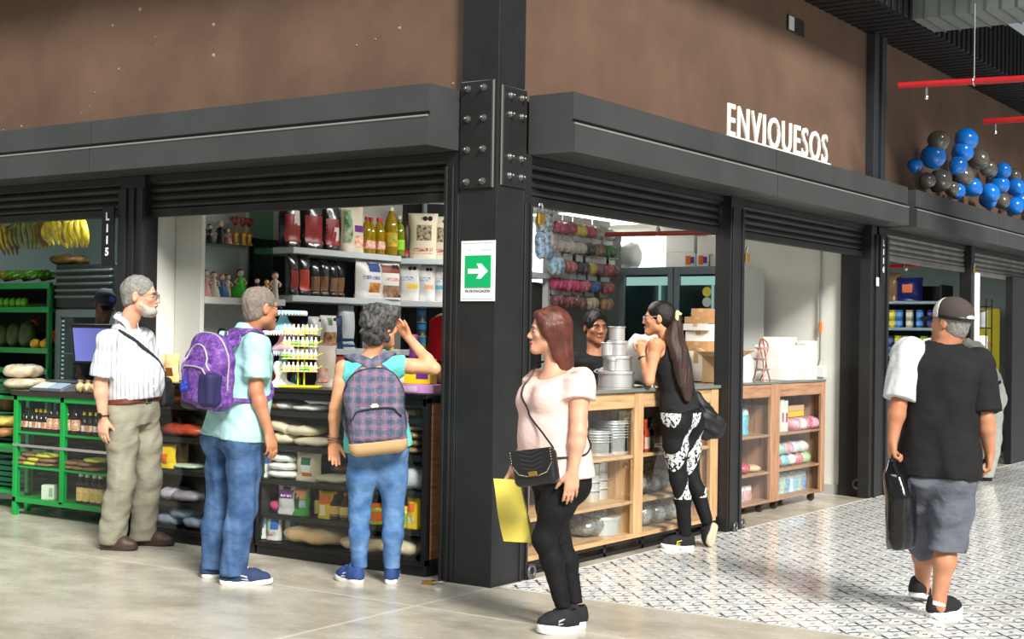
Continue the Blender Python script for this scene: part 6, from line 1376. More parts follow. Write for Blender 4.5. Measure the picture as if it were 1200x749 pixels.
t = thing('peg_wall', 'pegboard stand with perforated white upright holding hanging packets', 'peg display', (3.85, 2.2, 0)); PW = mat('peg_white', (216, 220, 218), .5)
quadbox('peg_panel', (.20, .04, .9), (1.42, .055, 2.44), mat('peg_panel_grey', (120, 122, 120), .7), t); quadbox('upright', (0.04, -.02, 0), (.20, .04, 2.62), PW, t)
b = BM()
for i in range(26):
    for x in (.09, .15): lathe(b, [(0, 0), (.017, 0), (.017, .002), (0, .002)], 10, (x, -.0205, 1.1 + i * .058), (PI/2, 0, 0))
obj('punched_holes', b, mat('hole_dark', (34, 38, 40), .8), t)['kind'] = 'stuff'
quadbox('side_shelf', (-.45, -.05, 1.93), (.04, .25, 1.98), SHELFW, t); quadbox('lower_panel', (-.45, .05, .0), (1.42, .06, 1.9), mat('peg_lower_dark', (52, 52, 54), .7), t)
for z in (2.298, 2.111, 2.01 + .02, 1.885, 1.76): 
    pass
pr_ = pipe('sprinkler_pipe', 'dark red pipe running under the shop ceiling above the fridges', [(4.0, 1.66, 2.315), (4.0, -.0 + .3, 2.30)], .02, mat('red_pipe_dark', (128, 40, 32), .4))
b = BM(); tube(b, [(4.0, 1.15, 2.33), (4.0, 1.15, 2.75)], .006, 6); box(b, (3.985, 1.135, 2.29), (4.015, 1.165, 2.36), .004); obj('pipe_hanger', b, STEEL, pr_)
pr_ = pipe('sprinkler_pipe', 'bright red pipe inside the shop beyond the second column', [(8.5, 1.6, 2.22), (8.5, .2, 2.265)], .022, REDP)
b = BM(); lathe(b, [(0, -.06), (.022, -.05), (.03, -.01), (.014, .05), (0, .06)], 12, (8.48, .55, 2.25)); obj('sprinkler_head', b, CHROME, pr_)
b = BM(); tube(b, [(6.0, .50, 2.75), (5.985, .50, 2.3), (5.985, .50, 1.6)], .012, 8); cd = obj('conduit', b, mat('conduit_grey', (168, 170, 168), .4, .5)); tag(cd, 'grey cable conduit running down the pale end wall', 'conduit')
b = BM(); tube(b, [(5.985, .50, 1.60), (5.985, .50, 1.50)], .016, 8); obj('orange_sleeve', b, mat('conduit_orange', (226, 110, 40), .5), cd); b = BM(); tube(b, [(5.985, .50, 1.5), (5.98, .50, 1.25), (5.96, .53, 1.12)], .009, 8); obj('flex', b, mat('flex_grey', (120, 122, 122), .5), cd)
b = BM(); box(b, (5.93, .44, 1.085), (6.0, .54, 1.19), .004); o = obj('socket_box', b, WHITEP); tag(o, 'small white socket box at the foot of the conduit', 'socket')

# ---------------------------------------------------------------- the shop beyond the second column
t = thing('shelving_unit', 'steel shelves of tins in the shop beyond the second column', 'shelving unit', (11.0, .98, 0))
for z in (1.945, 1.61, 1.28, .95): quadbox('shelf', (0, 0, z - .035), (.45, 1.2, z), mat('steel_shelf_blue', (150, 170, 180), .45), t)
quadbox('back_panel', (.45, 0, 0), (.47, 1.2, 2.15), mat('gondola_back'), t); quadbox('upright', (0, -.03, 0), (.45, 0, 2.15), mat('gondola_back'), t)
t = thing('yellow_banner', 'yellow display board in the shop at far right', 'display board', (11.0, .37, 0)); b = BM(); box(b, (0, -.13, .9), (.02, .15, 1.85)); obj('board', b, mat('banner_yellow', (204, 190, 28), .5), t)
b = BM(); ball(b, (-.004, .02, 1.42), (.003, .09, .03), 14, 8, (.3, 0, 0)); obj('swoosh', b, mat('banner_orange', (206, 150, 110), .5), t); quadbox('stand_post', (.02, -.02, 0), (.05, .02, .95), BLACKM, t)
t = thing('service_counter', 'dark counter the bending person leans on', 'display counter', (8.0, .25, 0)); quadbox('counter_body', (-1.4, 0, 0), (1.7, .4, .98), mat('counter_dark_grey', (60, 62, 64), .5), t); quadbox('counter_top', (-1.42, -.03, .98), (1.72, .42, 1.02), mat('counter_white', (214, 214, 210), .4), t)
t = thing('snack_stand', 'black wire stand of small packets beside the dark panel at far right', 'stand', (10.35, .3, 0)); b = BM()
for z in (.2, .6, 1.0, 1.3, 1.6, 1.85): box(b, (-.12, -.12, z), (.12, .12, z + .012))
for x in (-.12, .11):
    for y in (-.12, .11): box(b, (x, y, 0), (x + .012, y + .012, 1.95))
obj('wire_frame', b, BLACKM, t)

# ---------------------------------------------------------------- goods: makers
FIL = mat('clear_film', (200, 206, 210), .18, alpha=.45, coat=.6, bump=(18, .6))
def pouch_profile(x, z, d, fat=1.0):
    return d / 2 * max(0.0, 1 - abs(x) ** 2.6) ** .6 * (.18 + .82 * (max(0, math.sin(PI * min(1, (z * .93 + .04)))) ** .6) * fat) * (1.0 if z < .9 else max(.05, (1 - z) * 9.0))
def pouch(name, lab, cat, loc, rotz, w, h, d, base, bands=(), group=None, seal=None, lean=0.0, seed=0, gusset=True, disc=0, nz=12, nx=8):
    """standing filled bag; bands = (part, x0, x1, z0, z1, material)"""
    t = thing(name, lab, cat, loc, group=group, rot=(lean, 0, rotz)); r = random.Random(seed); ph = [r.uniform(0, 6) for _ in range(4)]; ap = r.uniform(.0015, .004)
    def sur(x, z, s, o=0.0):
        th = pouch_profile(x, z, d) if z > .12 or not gusset else d / 2 * max(0, 1 - abs(x) ** 4) ** .5
        wz = w / 2 * (1 - .05 * math.sin(PI * z)); n = ap * (math.sin(5 * x + 7 * z + ph[0]) + math.sin(11 * z - 4 * x + ph[1]) * .7) * (1 if 0.05 < z < .95 else 0)
        return (x * wz, s * (th + o) + n * (1 if s < 0 else -1), z * h)
    b = BM()
    for s in (-1, 1):
        g = [[b.verts.new(sur(-1 + 2 * i / nx, k / nz, s)) for i in range(nx + 1)] for k in range(nz + 1)]
        for k in range(nz):
            for i in range(nx): b.faces.new((g[k][i], g[k][i+1], g[k+1][i+1], g[k+1][i]))
    bmesh.ops.remove_doubles(b, verts=b.verts[:], dist=.0004)
    es = [e for e in b.edges if len(e.link_faces) == 1]
    try: bmesh.ops.holes_fill(b, edges=es)
    except Exception: pass
    obj('bag_body', b, base, t, 60)
    for (pn, x0, x1, z0, z1, m) in bands:
        b = BM(); a, c = 6, 6
        g = [[b.verts.new(sur(x0 + (x1 - x0) * i / a, z0 + (z1 - z0) * k / c, -1, .0012)) for i in range(a + 1)] for k in range(c + 1)]
        for k in range(c):
            for i in range(a): b.faces.new((g[k][i], g[k][i+1], g[k+1][i+1], g[k+1][i]))
        obj(pn, b, m, t, 60)
    if disc:
        b = BM()
        for q in range(disc):
            x = .32 + .34 * (q - disc + 1) + .16; p = sur(x, .88, -1, .003); lathe(b, [(0, 0), (w * .085, 0), (w * .085, .0015), (0, .0015)], 8, p, (PI/2, 0, 0))
        obj('warning_seal', b, mat('seal_black', (22, 22, 24), .5), t)
    return t
def sack(name, lab, cat, loc, rotz, w, l, h, m, group=None, seed=0, parts=(), tilt=0.0):
    """filled bag lying flat: w across, l deep"""
    t = thing(name, lab, cat, loc, group=group, rot=(0, tilt, rotz)); r = random.Random(seed); ph = [r.uniform(0, 6) for _ in range(5)]; b = BM(); n, k = 18, 8; rings = []
    for j in range(k + 1):
        e = -PI/2 + PI * j / k; ring = []
        for i in range(n):
            a = 2 * PI * i / n; ca, sa = math.cos(a), math.sin(a); q = (abs(ca) ** 3.2 + abs(sa) ** 3.2) ** (-1 / 3.2); c = math.cos(e) ** .55
            x, y = w / 2 * q * ca * c, l / 2 * q * sa * c; z = h / 2 * math.sin(e) * (1 + .12 * math.sin(2.3 * x / w * 6 + ph[0]) * math.cos(1.7 * y / l * 6 + ph[1])) + h / 2 * .10 * math.sin(5 * x / w * 3 + ph[2] + 4 * y / l)
            ring.append((x, y, max(0.0, z + h / 2)))
        rings.append(ring)
    R = [[b.verts.new(p) for p in ring] for ring in rings[1:-1]]; b0 = b.verts.new((0, 0, 0)); b1 = b.verts.new((0, 0, h))
    for A, B in zip(R, R[1:]):
        for i in range(n): b.faces.new((A[i], A[(i+1) % n], B[(i+1) % n], B[i]))
    for i in range(n): b.faces.new((b0, R[0][(i+1) % n], R[0][i])); b.faces.new((b1, R[-1][i], R[-1][(i+1) % n]))
    obj('bag_body', b, m, t, 180)
    for (pn, x0, x1, y0, y1, mm) in parts:
        b = BM(); g = []
        for j in range(6):
            row = []
            for i in range(6):
                x = (x0 + (x1 - x0) * i / 5) * w / 2; y = (y0 + (y1 - y0) * j / 5) * l / 2; f = max(0, 1 - (abs(x) / (w / 2)) ** 3.2 - (abs(y) / (l / 2)) ** 3.2) ** .5
                row.append(b.verts.new((x, y, h / 2 + h / 2 * f * 1.08 + .003)))
            g.append(row)
        for j in range(5):
            for i in range(5): b.faces.new((g[j][i], g[j][i+1], g[j+1][i+1], g[j+1][i]))
        obj(pn, b, mm, t, 60)
    return t
def bottle(name, lab, cat, loc, prof, m, label=None, cap=None, group=None, sx=1.0, sy=1.0, rotz=0, face=None):
    """prof (r,z); label (z0,z1,r,material); cap (z0,z1,r,material)"""
    t = thing(name, lab, cat, loc, rotz, group=group); b = BM(); lathe(b, prof, 18, sx=sx, sy=sy); obj('bottle_body', b, m, t, 50)
    for L in (label or []):
        b = BM(); lathe(b, [(L[2], L[0]), (L[2], L[1])], 18, cap=False, sx=sx, sy=sy); obj('label_band', b, L[3], t, 60)
    if cap: b = BM(); lathe(b, [(0, cap[0]), (cap[2], cap[0]), (cap[2], cap[1] - .003), (cap[2] * .9, cap[1]), (0, cap[1])], 14); obj('cap', b, cap[3], t, 40)
    return t
def carton(name, lab, cat, loc, rotz, w, d, h, m, panel=None, group=None, tape=None, rot=None, flaps=False):
    t = thing(name, lab, cat, loc, rotz, group=group, rot=rot); b = BM(); box(b, (-w/2, -d/2, 0), (w/2, d/2, h), .003); obj('box_body', b, m, t)
    if panel:
        for (pn, x0, x1, z0, z1, mm) in panel: b = BM(); box(b, (x0 * w / 2, -d/2 - .0012, z0 * h), (x1 * w / 2, -d/2, z1 * h)); obj(pn, b, mm, t)
    if tape: b = BM(); box(b, (-w/2 - .001, -.02, h), (w/2 + .001, .02, h + .001)); box(b, (-w/2 - .0012, -.02, h * .6), (-w/2, .02, h)); obj('tape', b, tape, t)
    if flaps:
        for q, (lo, hi, loc_, rt) in enumerate((((-w/2, -.11, 0), (w/2, 0, .004), (0, -d/2, h), (-.5, 0, 0)), ((-w/2, 0, 0), (w/2, .11, .004), (0, d/2, h), (.6, 0, 0)), ((-.1, -d/2, 0), (0, d/2, .004), (-w/2, 0, h), (0, .4, 0)))):
            b = BM(); box(b, lo, hi); obj('flap', b, m, t, loc=loc_, rot=rt)
    return t
C = lambda nm, rgb, rough=.45, **k: mat('pk_' + nm, rgb, rough, **k)
FOILB = C('foil_black', (20, 24, 28), .22, coat=.6, bump=(30, .4)); FOILR = C('label_red', (150, 34, 34), .35, var=(20, .2)); FOILW = C('foil_white', (222, 222, 218), .35, bump=(30, .25)); CREAMB = C('bag_cream', (222, 212, 188), .5, bump=(30, .2))
YEL = C('yellow', (240, 200, 30)); ORA = C('orange', (232, 110, 30)); REDC = C('red', (196, 36, 36)); GRN = C('green', (44, 150, 60)); BLU = C('blue', (46, 104, 190)); PUR = C('purple', (110, 40, 130)); PNK = C('pink', (226, 90, 150)); BRN = C('brown', (70, 44, 30)); WHT = C('white', (234, 234, 230)); TEA = C('teal', (60, 160, 170)); BLK = C('black', (20, 20, 22)); TANC = C('tan', (196, 160, 112)); GREYC = C('grey', (150, 150, 150))
GRAIN = mat('grain_bag', (226, 198, 154), .6, var=(160, .25), bump=(140, .4), coat=.25); GRAINL = mat('grain_pale', (240, 224, 192), .55, var=(160, .2), bump=(120, .4), coat=.3); SUGAR = mat('white_bag', (246, 246, 242), .35, bump=(24, .5), coat=.3); SEED = mat('seed_bag', (176, 150, 108), .6, var=(220, .5), rgb2=(90, 70, 48), bump=(160, .5), coat=.25); BROWNB = mat('brown_bag', (150, 112, 74), .5, var=(100, .3), coat=.3, bump=(60, .3))

# ---------------------------------------------------------------- back shelves of the corner shop, upper shelf
YA = 2.60
xs = [1.058, 1.286, 1.493, 1.609, 1.727]
for i, (k, lab) in enumerate(((.21, 'black and dark-red glossy coffee bag with white emblem, leftmost on the top shelf'), (.25, 'wide black and dark-red glossy bag, second from left on the top shelf'), (.20, 'black and dark-red glossy bag, third from left on the top shelf'))):
    pouch('packet', lab, 'packet', (xs[i], YA, 2.046), 0, k, .40 if i == 1 else .385, .11, FOILB, [('label_panel', -.8, .8, .10, .62, FOILR), ('label_mark', -.1 if i else -.05, .62, .2 if i else .42, .46 if i else .7, C('mark_white', (226, 216, 210), .4))][:1 + (i != 1)] + [('top_foil', -.7, .7, .72, .9, C('foil_navy', (24, 44, 58), .25, coat=.6))], 'coffee bags on the top shelf', seed=i)
pouch('packet', 'dark green bag half behind the patterned snack bag on the top shelf', 'packet', (xs[3], YA + .06, 2.046), 0, .14, .33, .08, C('green_dark', (26, 60, 34), .35), [('label_panel', -.7, .7, .15, .5, C('green_dark_label', (60, 96, 40), .4))], seed=4)
pouch('packet', 'cream snack bag with orange fruit print and green diagonal corner on the top shelf', 'packet', (xs[4], YA - .02, 2.046), 0, .26, .36, .10, CREAMB, [('fruit_print', -.1, .8, .10, .36, C('carrot', (236, 120, 50), .5, var=(26, .5), rgb2=(250, 236, 220))), ('brand_panel', -.2, .8, .44, .58, PUR), ('leaf_print', -.9, -.35, .2, .9, C('leafy', (40, 110, 50), .5, var=(14, .6), rgb2=(210, 220, 190)))], seed=5)
OIL = mat('cooking_oil', (206, 172, 24), .08, trans=.55, coat=.4); OILG = mat('cooking_oil_green', (150, 176, 40), .08, trans=.5, coat=.4)
oilp = [(0, 0), (.036, 0), (.040, .008), (.040, .05), (.036, .07), (.040, .10), (.040, .17), (.036, .20), (.018, .245), (.014, .25), (.014, .268), (0, .268)]
ox = [1.890, 1.977, 2.034, 2.097]
for i, x in enumerate(ox):
    bottle('oil_bottle', 'small yellow oil bottle with red cap on the top shelf, ' + nth(i, 4) + ' of four', 'bottle', (x, 2.57 + .03 * (i % 2), 2.046), oilp, OIL, [(.04, .105, .0412, C('oil_label', (206, 60, 50), .4, var=(40, .5), rgb2=(246, 226, 200)))], (.262, .29, .017, REDC), 'small cooking-oil bottles')
bottle('oil_bottle', 'tall yellow cooking-oil bottle with white cap towering over its row', 'bottle', (2.162, 2.55, 2.046), [(r * 1.34, z * 1.36) for r, z in oilp], OIL, [(.07, .18, .0548, C('oil_label_big', (238, 176, 40), .4, var=(24, .6), rgb2=(70, 150, 60)))], (.355, .385, .020, WHITEP))
bottle('oil_bottle', 'greenish cooking-oil bottle with pale cap right of the tall one', 'bottle', (2.255, 2.54, 2.046), [(r * 1.12, z * 1.12) for r, z in oilp], OILG, [(.05, .13, .046, C('lime_label', (150, 210, 50), .4))], (.295, .325, .018, C('cap_pale', (226, 226, 190))))
DB = math.radians(-52)
def on_b(t_, dn=.10, z=2.031): return (2.235 + math.cos(DB) * t_ - math.sin(DB) * dn, 2.50 + math.sin(DB) * t_ + math.cos(DB) * dn, z)
for i, (t_, w, h) in enumerate(((.015, .12, .30), (.17, .24, .37), (.33, .21, .35), (.45, .18, .345))):
    if i == 0: pouch('packet', 'narrow dark bag with red band squeezed left of the cream bags on the top shelf', 'packet', on_b(t_, .14), DB, w, h, .08, C('bag_brown_dark', (60, 40, 34), .4), [('red_band', -.8, .8, .08, .22, REDC)], seed=10); continue
    pouch('packet', 'cream bag with dark bean picture on the top corner shelf, ' + ('nearest oil bottles', 'middle of three', 'furthest right')[i - 1], 'packet', on_b(t_, .10 + .03 * i), DB, w, h, .10, CREAMB, [('bean_picture', -.45, .6, .40, .74, C('beans', (52, 36, 30), .5, var=(40, .6), rgb2=(190, 176, 140))), ('red_band', -.7, .7, .12, .24, C('red_text', (176, 44, 44), .5, var=(60, .8), rgb2=(226, 214, 190)))], 'cream bean bags on the top corner shelf', seed=11 + i, disc=2)
bottle('spray_bottle', 'clear bottle standing behind the cream bags on the top corner shelf', 'bottle', on_b(.18, .28), [(0, 0), (.035, 0), (.035, .34), (.015, .38), (0, .38)], mat('clear_plastic_dark', (120, 140, 140), .1, trans=.6), None, (.38, .47, .022, C('grey_trigger', (120, 140, 140))))
# middle shelf
xm = [1.041, 1.194, 1.342, 1.455, 1.570, 1.658]
pouch('packet', 'dark red glossy bag leaning at the left end of the middle shelf', 'packet', (xm[0], YA - .04, 1.696), .2, .15, .30, .09, FOILB, [('label_panel', -.7, .7, .15, .6, FOILR)], seed=20)
pouch('packet', 'black bag with plain red label, second from left on the middle shelf', 'packet', (xm[1], YA, 1.696), 0, .155, .31, .10, FOILB, [('label_panel', -.7, .7, .12, .62, C('label_red_plain', (178, 60, 46), .4))], 'small coffee bags on the middle shelf', seed=21)
for i in (2, 3, 4, 5): pouch('packet', ('dark glossy bag of brown grain on the middle shelf, ' + ('leftmost', 'second', 'third', 'rightmost')[i - 2] + ' of four'), 'packet', (xm[i], YA + .01 * i, 1.696), .1 * (i - 3), .115, .27 + .01 * (i % 2), .09, FOILB, [('window', -.8, .8, .08, .55, C('brown_grain', (136, 100, 62), .5, var=(90, .5)))], 'bags of brown grain on the middle shelf', seed=22 + i)
pouch('packet', 'large white flour bag with a picture of cake slices on the middle shelf', 'packet', (1.902, 2.56, 1.696), 0, .30, .298, .12, FOILW, [('cake_picture', -.3, .75, .08, .42, C('cake', (214, 156, 74), .5, var=(18, .5), rgb2=(150, 84, 36))), ('blue_corner', -.3, .7, .70, .95, C('blue_navy', (44, 70, 130))), ('blue_text', -.75, .6, .50, .60, C('blue_text', (70, 90, 150), .5, var=(60, .8), rgb2=(226, 226, 224)))], seed=30, disc=0)
pouch('packet', 'white flour bag with dark chocolate picture and brown top on the middle shelf', 'packet', (2.127, 2.54, 1.696), -.1, .25, .29, .11, FOILW, [('chocolate_picture', -.75, .75, .06, .38, C('choc', (62, 36, 26), .5, var=(16, .5), rgb2=(170, 130, 100))), ('brown_top', -.8, .8, .72, .95, C('brown_red', (130, 60, 44))), ('orange_text', -.6, .6, .5, .6, C('orange_text', (206, 110, 70), .5, var=(60, .8), rgb2=(226, 226, 224)))], seed=31, disc=2)
for i, (t_, w, c_) in enumerate(((.06, .20, YEL), (.20, .16, C('peach', (236, 170, 120))), (.34, .17, C('aqua_band', (90, 186, 206))))):
    pouch('packet', 'tall white oat bag with ' + ('yellow', 'peach', 'light blue')[i] + ' band on the middle corner shelf', 'packet', on_b(t_, .09 + .02 * i, 1.692), DB, w, .295 - .005 * i, .10, FOILW, [('colour_band', -.1 if i != 2 else -.8, .8, .34, .45, c_), ('grey_text', -.7, .5, .55, .66, C('grey_text', (120, 150, 170), .5, var=(60, .8), rgb2=(226, 226, 224)))], 'tall white bags on the middle corner shelf', seed=35 + i, disc=2)
pouch('packet', 'dark bag with yellow flower print at the right end of the middle corner shelf', 'packet', on_b(.48, .14, 1.692), DB, .2, .30, .10, C('bag_night', (40, 36, 34), .35), [('flower_print', -.8, .8, .15, .55, C('flower', (236, 206, 60), .5, var=(16, .7), rgb2=(60, 46, 30)))], seed=39)
# lower shelf (z 1.305): things either side of the woman
pouch('packet', 'navy packet behind the bottle rack on the lower shelf', 'packet', (1.377, 2.70, 1.306), 0, .16, .20, .08, C('navy_pack', (40, 52, 120), .4), seed=40); carton('carton', 'long red carton lying at the left end of the lower shelf', 'carton', (1.369, 2.80, 1.306), 0, .3, .1, .19, REDC, [('white_stripe', -.8, .8, .3, .5, WHT)])
pouch('packet', 'white packet with black round seals on the lower shelf beside the bottle rack', 'packet', (1.32, 2.58, 1.306), .0, .13, .24, .08, FOILW, [('picture', -.6, .7, .1, .4, C('dark_pic', (90, 60, 44), .5, var=(20, .5)))], seed=41, disc=1)
pouch('packet', 'white and brown cereal packet with black round seals on the lower shelf', 'packet', (1.452, 2.56, 1.306), -.05, .17, .25, .09, FOILW, [('cereal_picture', -.8, .8, .12, .5, C('cereal', (120, 60, 36), .5, var=(24, .6), rgb2=(206, 160, 110))), ('green_top', -.4, .1, .7, .92, C('dull_green', (90, 130, 90)))], seed=42, disc=1)
pouch('packet', 'navy patterned packet next to a silver bag on the lower shelf', 'packet', (1.553, 2.57, 1.306), 0, .13, .25, .08, C('navy_pattern', (34, 60, 96), .4, var=(50, .5)), seed=43)
pouch('packet', 'silver-white bag with blue band at its foot on the lower shelf', 'packet', (1.698, 2.60, 1.306), .05, .19, .33, .10, C('silver_pack', (196, 204, 208), .35, bump=(30, .3)), [('blue_foot', -.8, .8, .04, .24, C('navy_foot', (36, 66, 104))), ('white_plate', -.3, .5, .10, .17, WHT)], seed=44)
tin = [(0, 0), (.038, 0), (.040, .003), (.040, .007), (.038, .009), (.038, .101), (.040, .103), (.040, .107), (.038, .110), (0, .110)]
for i in range(3): bottle('jar', ('bottom', 'middle', 'top')[i] + ' blue-lidded tin of the stack beside the red shirt', 'tin', on_b(.17, .10, 1.301 + .112 * i), tin, C('tin_green', (110, 130, 60), .4) if i == 0 else C('tin_dark', (40, 50, 56), .4), [(.05, .095, .0392, C('tin_blue', (50, 110, 160), .4))], (.105, .118, .040, C('tin_lid', (110, 150, 170), .3)), 'tins stacked beside the red shirt')
bottle('jar', 'white striped jar between the tin stack and the red shirt', 'jar', on_b(.30, .08, 1.301), [(0, 0), (.045, 0), (.045, .19), (.03, .2), (0, .2)], WHT, [(.03, .06, .0458, BLK), (.1, .13, .0458, BLK)], (.19, .22, .046, C('lid_green', (40, 120, 60))))
for i, u in enumerate((455, 463)): bottle('jar', ('green-lidded jar partly behind the raised arm', 'yellow spice jar partly behind the raised arm')[i] + ' on the lower shelf', 'jar', ((2.09, 2.53, 1.306), (2.15, 2.55, 1.306))[i], [(0, 0), (.045, 0), (.045, .12), (.03, .14), (0, .14)], (GRN, YEL)[i], None, (.14, .16, .04, (WHT, BRN)[i]))
# figurines in the glass case
def figurine(lab, loc, dress, skinm, hairm, h=.17, wide=.045, hat=None, group='figurines in the glass case', man=False, extra=None):
    t = thing('figurine', lab, 'figurine', loc, -.4, group=group); b = BM(); k = h / .17
    lathe(b, [(0, 0), (wide, 0), (wide * 1.02, .006 * k), (wide * .8, .05 * k), (.018 * k, .085 * k), (.021 * k, .11 * k), (.012 * k, .124 * k), (0, .126 * k)], 14); obj('dress' if not man else 'suit', b, dress, t, 60)
    b = BM(); ball(b, (0, 0, .144 * k), .021 * k, 12, 10); obj('head', b, skinm, t, 180); b = BM(); ball(b, (0, .005 * k, .150 * k), .0215 * k, 12, 10); obj('hair', b, hairm, t, 180)
    b = BM()
    for g in (-1, 1): tube(b, [(.018 * k * g, 0, .112 * k), (.036 * k * g, -.008, .09 * k), (.022 * k * g, -.024, .078 * k)], .0065 * k, 6)
    obj('arms', b, skinm if not man else dress, t, 60)
    if extra: b = BM(); ball(b, (0, -.026, .075 * k), .012 * k, 8, 6); obj('bouquet', b, extra, t, 180)
    return t
FZ = 1.668; FY = 2.80; fx = [0.432, 0.513, 0.591, 0.665, 0.762]
SKF = C('fig_skin', (232, 190, 164)); HB = C('fig_brown', (110, 66, 44)); HK = C('fig_dark', (30, 24, 24))
figurine('pink-dressed figurine, leftmost on the white case shelf', (fx[0], FY, FZ), C('fig_pink', (226, 150, 156)), SKF, HB, .19); figurine('cream-dressed figurine beside the pink one in the glass case', (fx[1], FY, FZ), C('fig_cream', (228, 216, 196)), SKF, HB, .18)
figurine('blue-dressed figurine holding hands with the cream one in the case', (fx[2], FY, FZ), C('fig_blue', (70, 110, 170)), SKF, C('fig_hair_fair', (190, 140, 90)), .165, .05); figurine('small white figurine with raised arms beside the blue one', (fx[3], FY + .02, FZ), C('fig_white', (222, 206, 200)), SKF, HB, .17, .03)
figurine('figurine in a wide bright green gown on the white case shelf', (fx[4], FY - .01, FZ), C('fig_green', (70, 210, 50)), SKF, HK, .21, .075)
gx = [0.800, 0.886, 0.965]
b = BM(); box(b, (.95, 2.50, 1.61), (1.0, 2.9, 1.66))
obj('tmp', b, SHELFW).name = 'side_ledge'; o = bpy.data.objects['side_ledge']; tag(o, 'short white shelf end between glass case and packet shelves', 'shelf'); 
b = BM(); box(b, (.715, 2.52, 1.615), (.95, 2.9, 1.66), .002); o = obj('wall_shelf', b, SHELFW); tag(o, 'white ledge holding three dark figurines right of the glass case', 'shelf')
bpy.data.objects.remove(bpy.data.objects['side_ledge'])
figurine('dark blue groom figurine on the ledge right of the glass case', (.76, 2.62, 1.661), C('fig_navy', (34, 40, 66)), SKF, HK, .15, .03, man=True); figurine('black and yellow figurine, middle of three on the ledge', (.835, 2.60, 1.661), C('fig_yellow', (196, 160, 50)), SKF, HK, .145, .035); figurine('tall pale figurine, right of three on the ledge', (.90, 2.58, 1.661), C('fig_pale', (206, 196, 186)), SKF, HB, .20, .028)
hx = [0.403, 0.467, 0.569, 0.639, 0.714, 0.790, 0.850]
figurine('bride and groom cake topper in dark suit, left on the glass shelf', (hx[0], FY, 2.045), C('fig_maroon', (70, 34, 34)), SKF, HK, .145, .028, man=True); figurine('small dark figurine with white bouquet, second on the glass shelf', (hx[1], FY, 2.045), C('fig_charcoal', (50, 42, 44)), SKF, HK, .135, .03, extra=C('fig_white', (222, 206, 200)))
figurine('taller groom figurine in black suit with white cap on the glass shelf', (hx[2], FY, 2.045), C('fig_black', (34, 34, 38)), SKF, C('fig_white', (222, 206, 200)), .165, .03, man=True); figurine('rose-dressed figurine beside the groom on the glass shelf', (hx[3], FY, 2.045), C('fig_rose', (190, 130, 130)), SKF, HB, .12, .035)
for i in (4, 5, 6):
    t = thing('trophy_topper', 'gold topper with dark red hearts on the glass shelf, ' + ('left', 'middle', 'right')[i - 4] + ' of three', 'cake topper', (hx[i], FY, 2.045), -.4, group='gold heart toppers'); b = BM(); lathe(b, [(0, 0), (.030, 0), (.030, .012), (.018, .02), (.02, .06), (.028, .075), (.028, .085), (.012, .10), (0, .12)], 12); obj('gold_base', b, C('gold', (200, 150, 70), .35, metal=.6), t, 40)
    b = BM(); 
    for g in (-1, 1): ball(b, (.016 * g, 0, .185), (.022, .012, .022), 10, 8)
    lathe(b, [(0, -.045), (.037, .0), (.03, .008), (0, .01)], 12, (0, 0, .176), sy=.4); obj('heart', b, C('heart_red', (120, 16, 26), .3), t, 60); b = BM(); tube(b, [(0, 0, .1), (0, 0, .15)], .004, 6); obj('stem', b, C('gold', (200, 150, 70), .35, metal=.6), t)

# ---------------------------------------------------------------- on the black counter: cake stands, bottle rack, others
CT = 1.073
def cake_stand(lab, loc, r, h, m, rim, seed=0):
    t = thing('cake_stand', lab, 'cake stand', loc, group='stacked cake stands'); b = BM(); lathe(b, [(0, 0), (r * .58, 0), (r * .60, .008), (r * .48, .03), (r * .25, .06), (r * .17, .09), (r * .17, h - .035), (r * .22, h - .022), (0, h - .022)], 28); obj('pedestal', b, m, t, 50)
    b = BM(); lathe(b, [(0, h - .022), (r, h - .022), (r * 1.01, h - .018), (r, h - .004), (r * .97, h), (0, h)], 36); p = obj('plate', b, m, t, 40); b = BM()
    for i in range(44): a = 2 * PI * i / 44; ball(b, (r * 1.0 * math.cos(a), r * 1.0 * math.sin(a), h - .018), (.007, .007, .016), 6, 5)
    obj('scalloped_rim', b, rim, p, 180)
LBL = C('stand_blue', (150, 206, 222), .3); LPK = C('stand_pink', (240, 190, 202), .3); SWH = C('stand_white', (238, 240, 238), .3)
cx, cy = .24, 1.859
cake_stand('pale blue cake stand at the bottom of the stack on the counter', (cx, cy, CT + .101), .125, .13, LBL, SWH); cake_stand('pink cake stand in the middle of the stack', (cx, cy, CT + .232), .13, .13, LPK, SWH); cake_stand('pale blue cake stand with wide plate crowning the stack', (cx, cy, CT + .363), .15, .13, LBL, SWH)
t = thing('cake_stand', 'white pedestal stand carrying the stacked cake stands', 'cake stand', (cx, cy, CT)); b = BM(); lathe(b, [(0, 0), (.10, 0), (.10, .01), (.04, .03), (.028, .045), (.028, .085), (.06, .10), (0, .10)], 24); obj('pedestal', b, SWH, t, 50)
t = thing('vase', 'white ceramic vase-shaped stand in front of the cake stands', 'vase', (0.12, 1.781, CT)); b = BM(); lathe(b, [(0, 0), (.062, 0), (.064, .01), (.045, .03), (.020, .05), (.016, .07), (.030, .10), (.036, .13), (.026, .155), (.016, .165), (0, .165)], 22); obj('vase_body', b, SWH, t, 60)
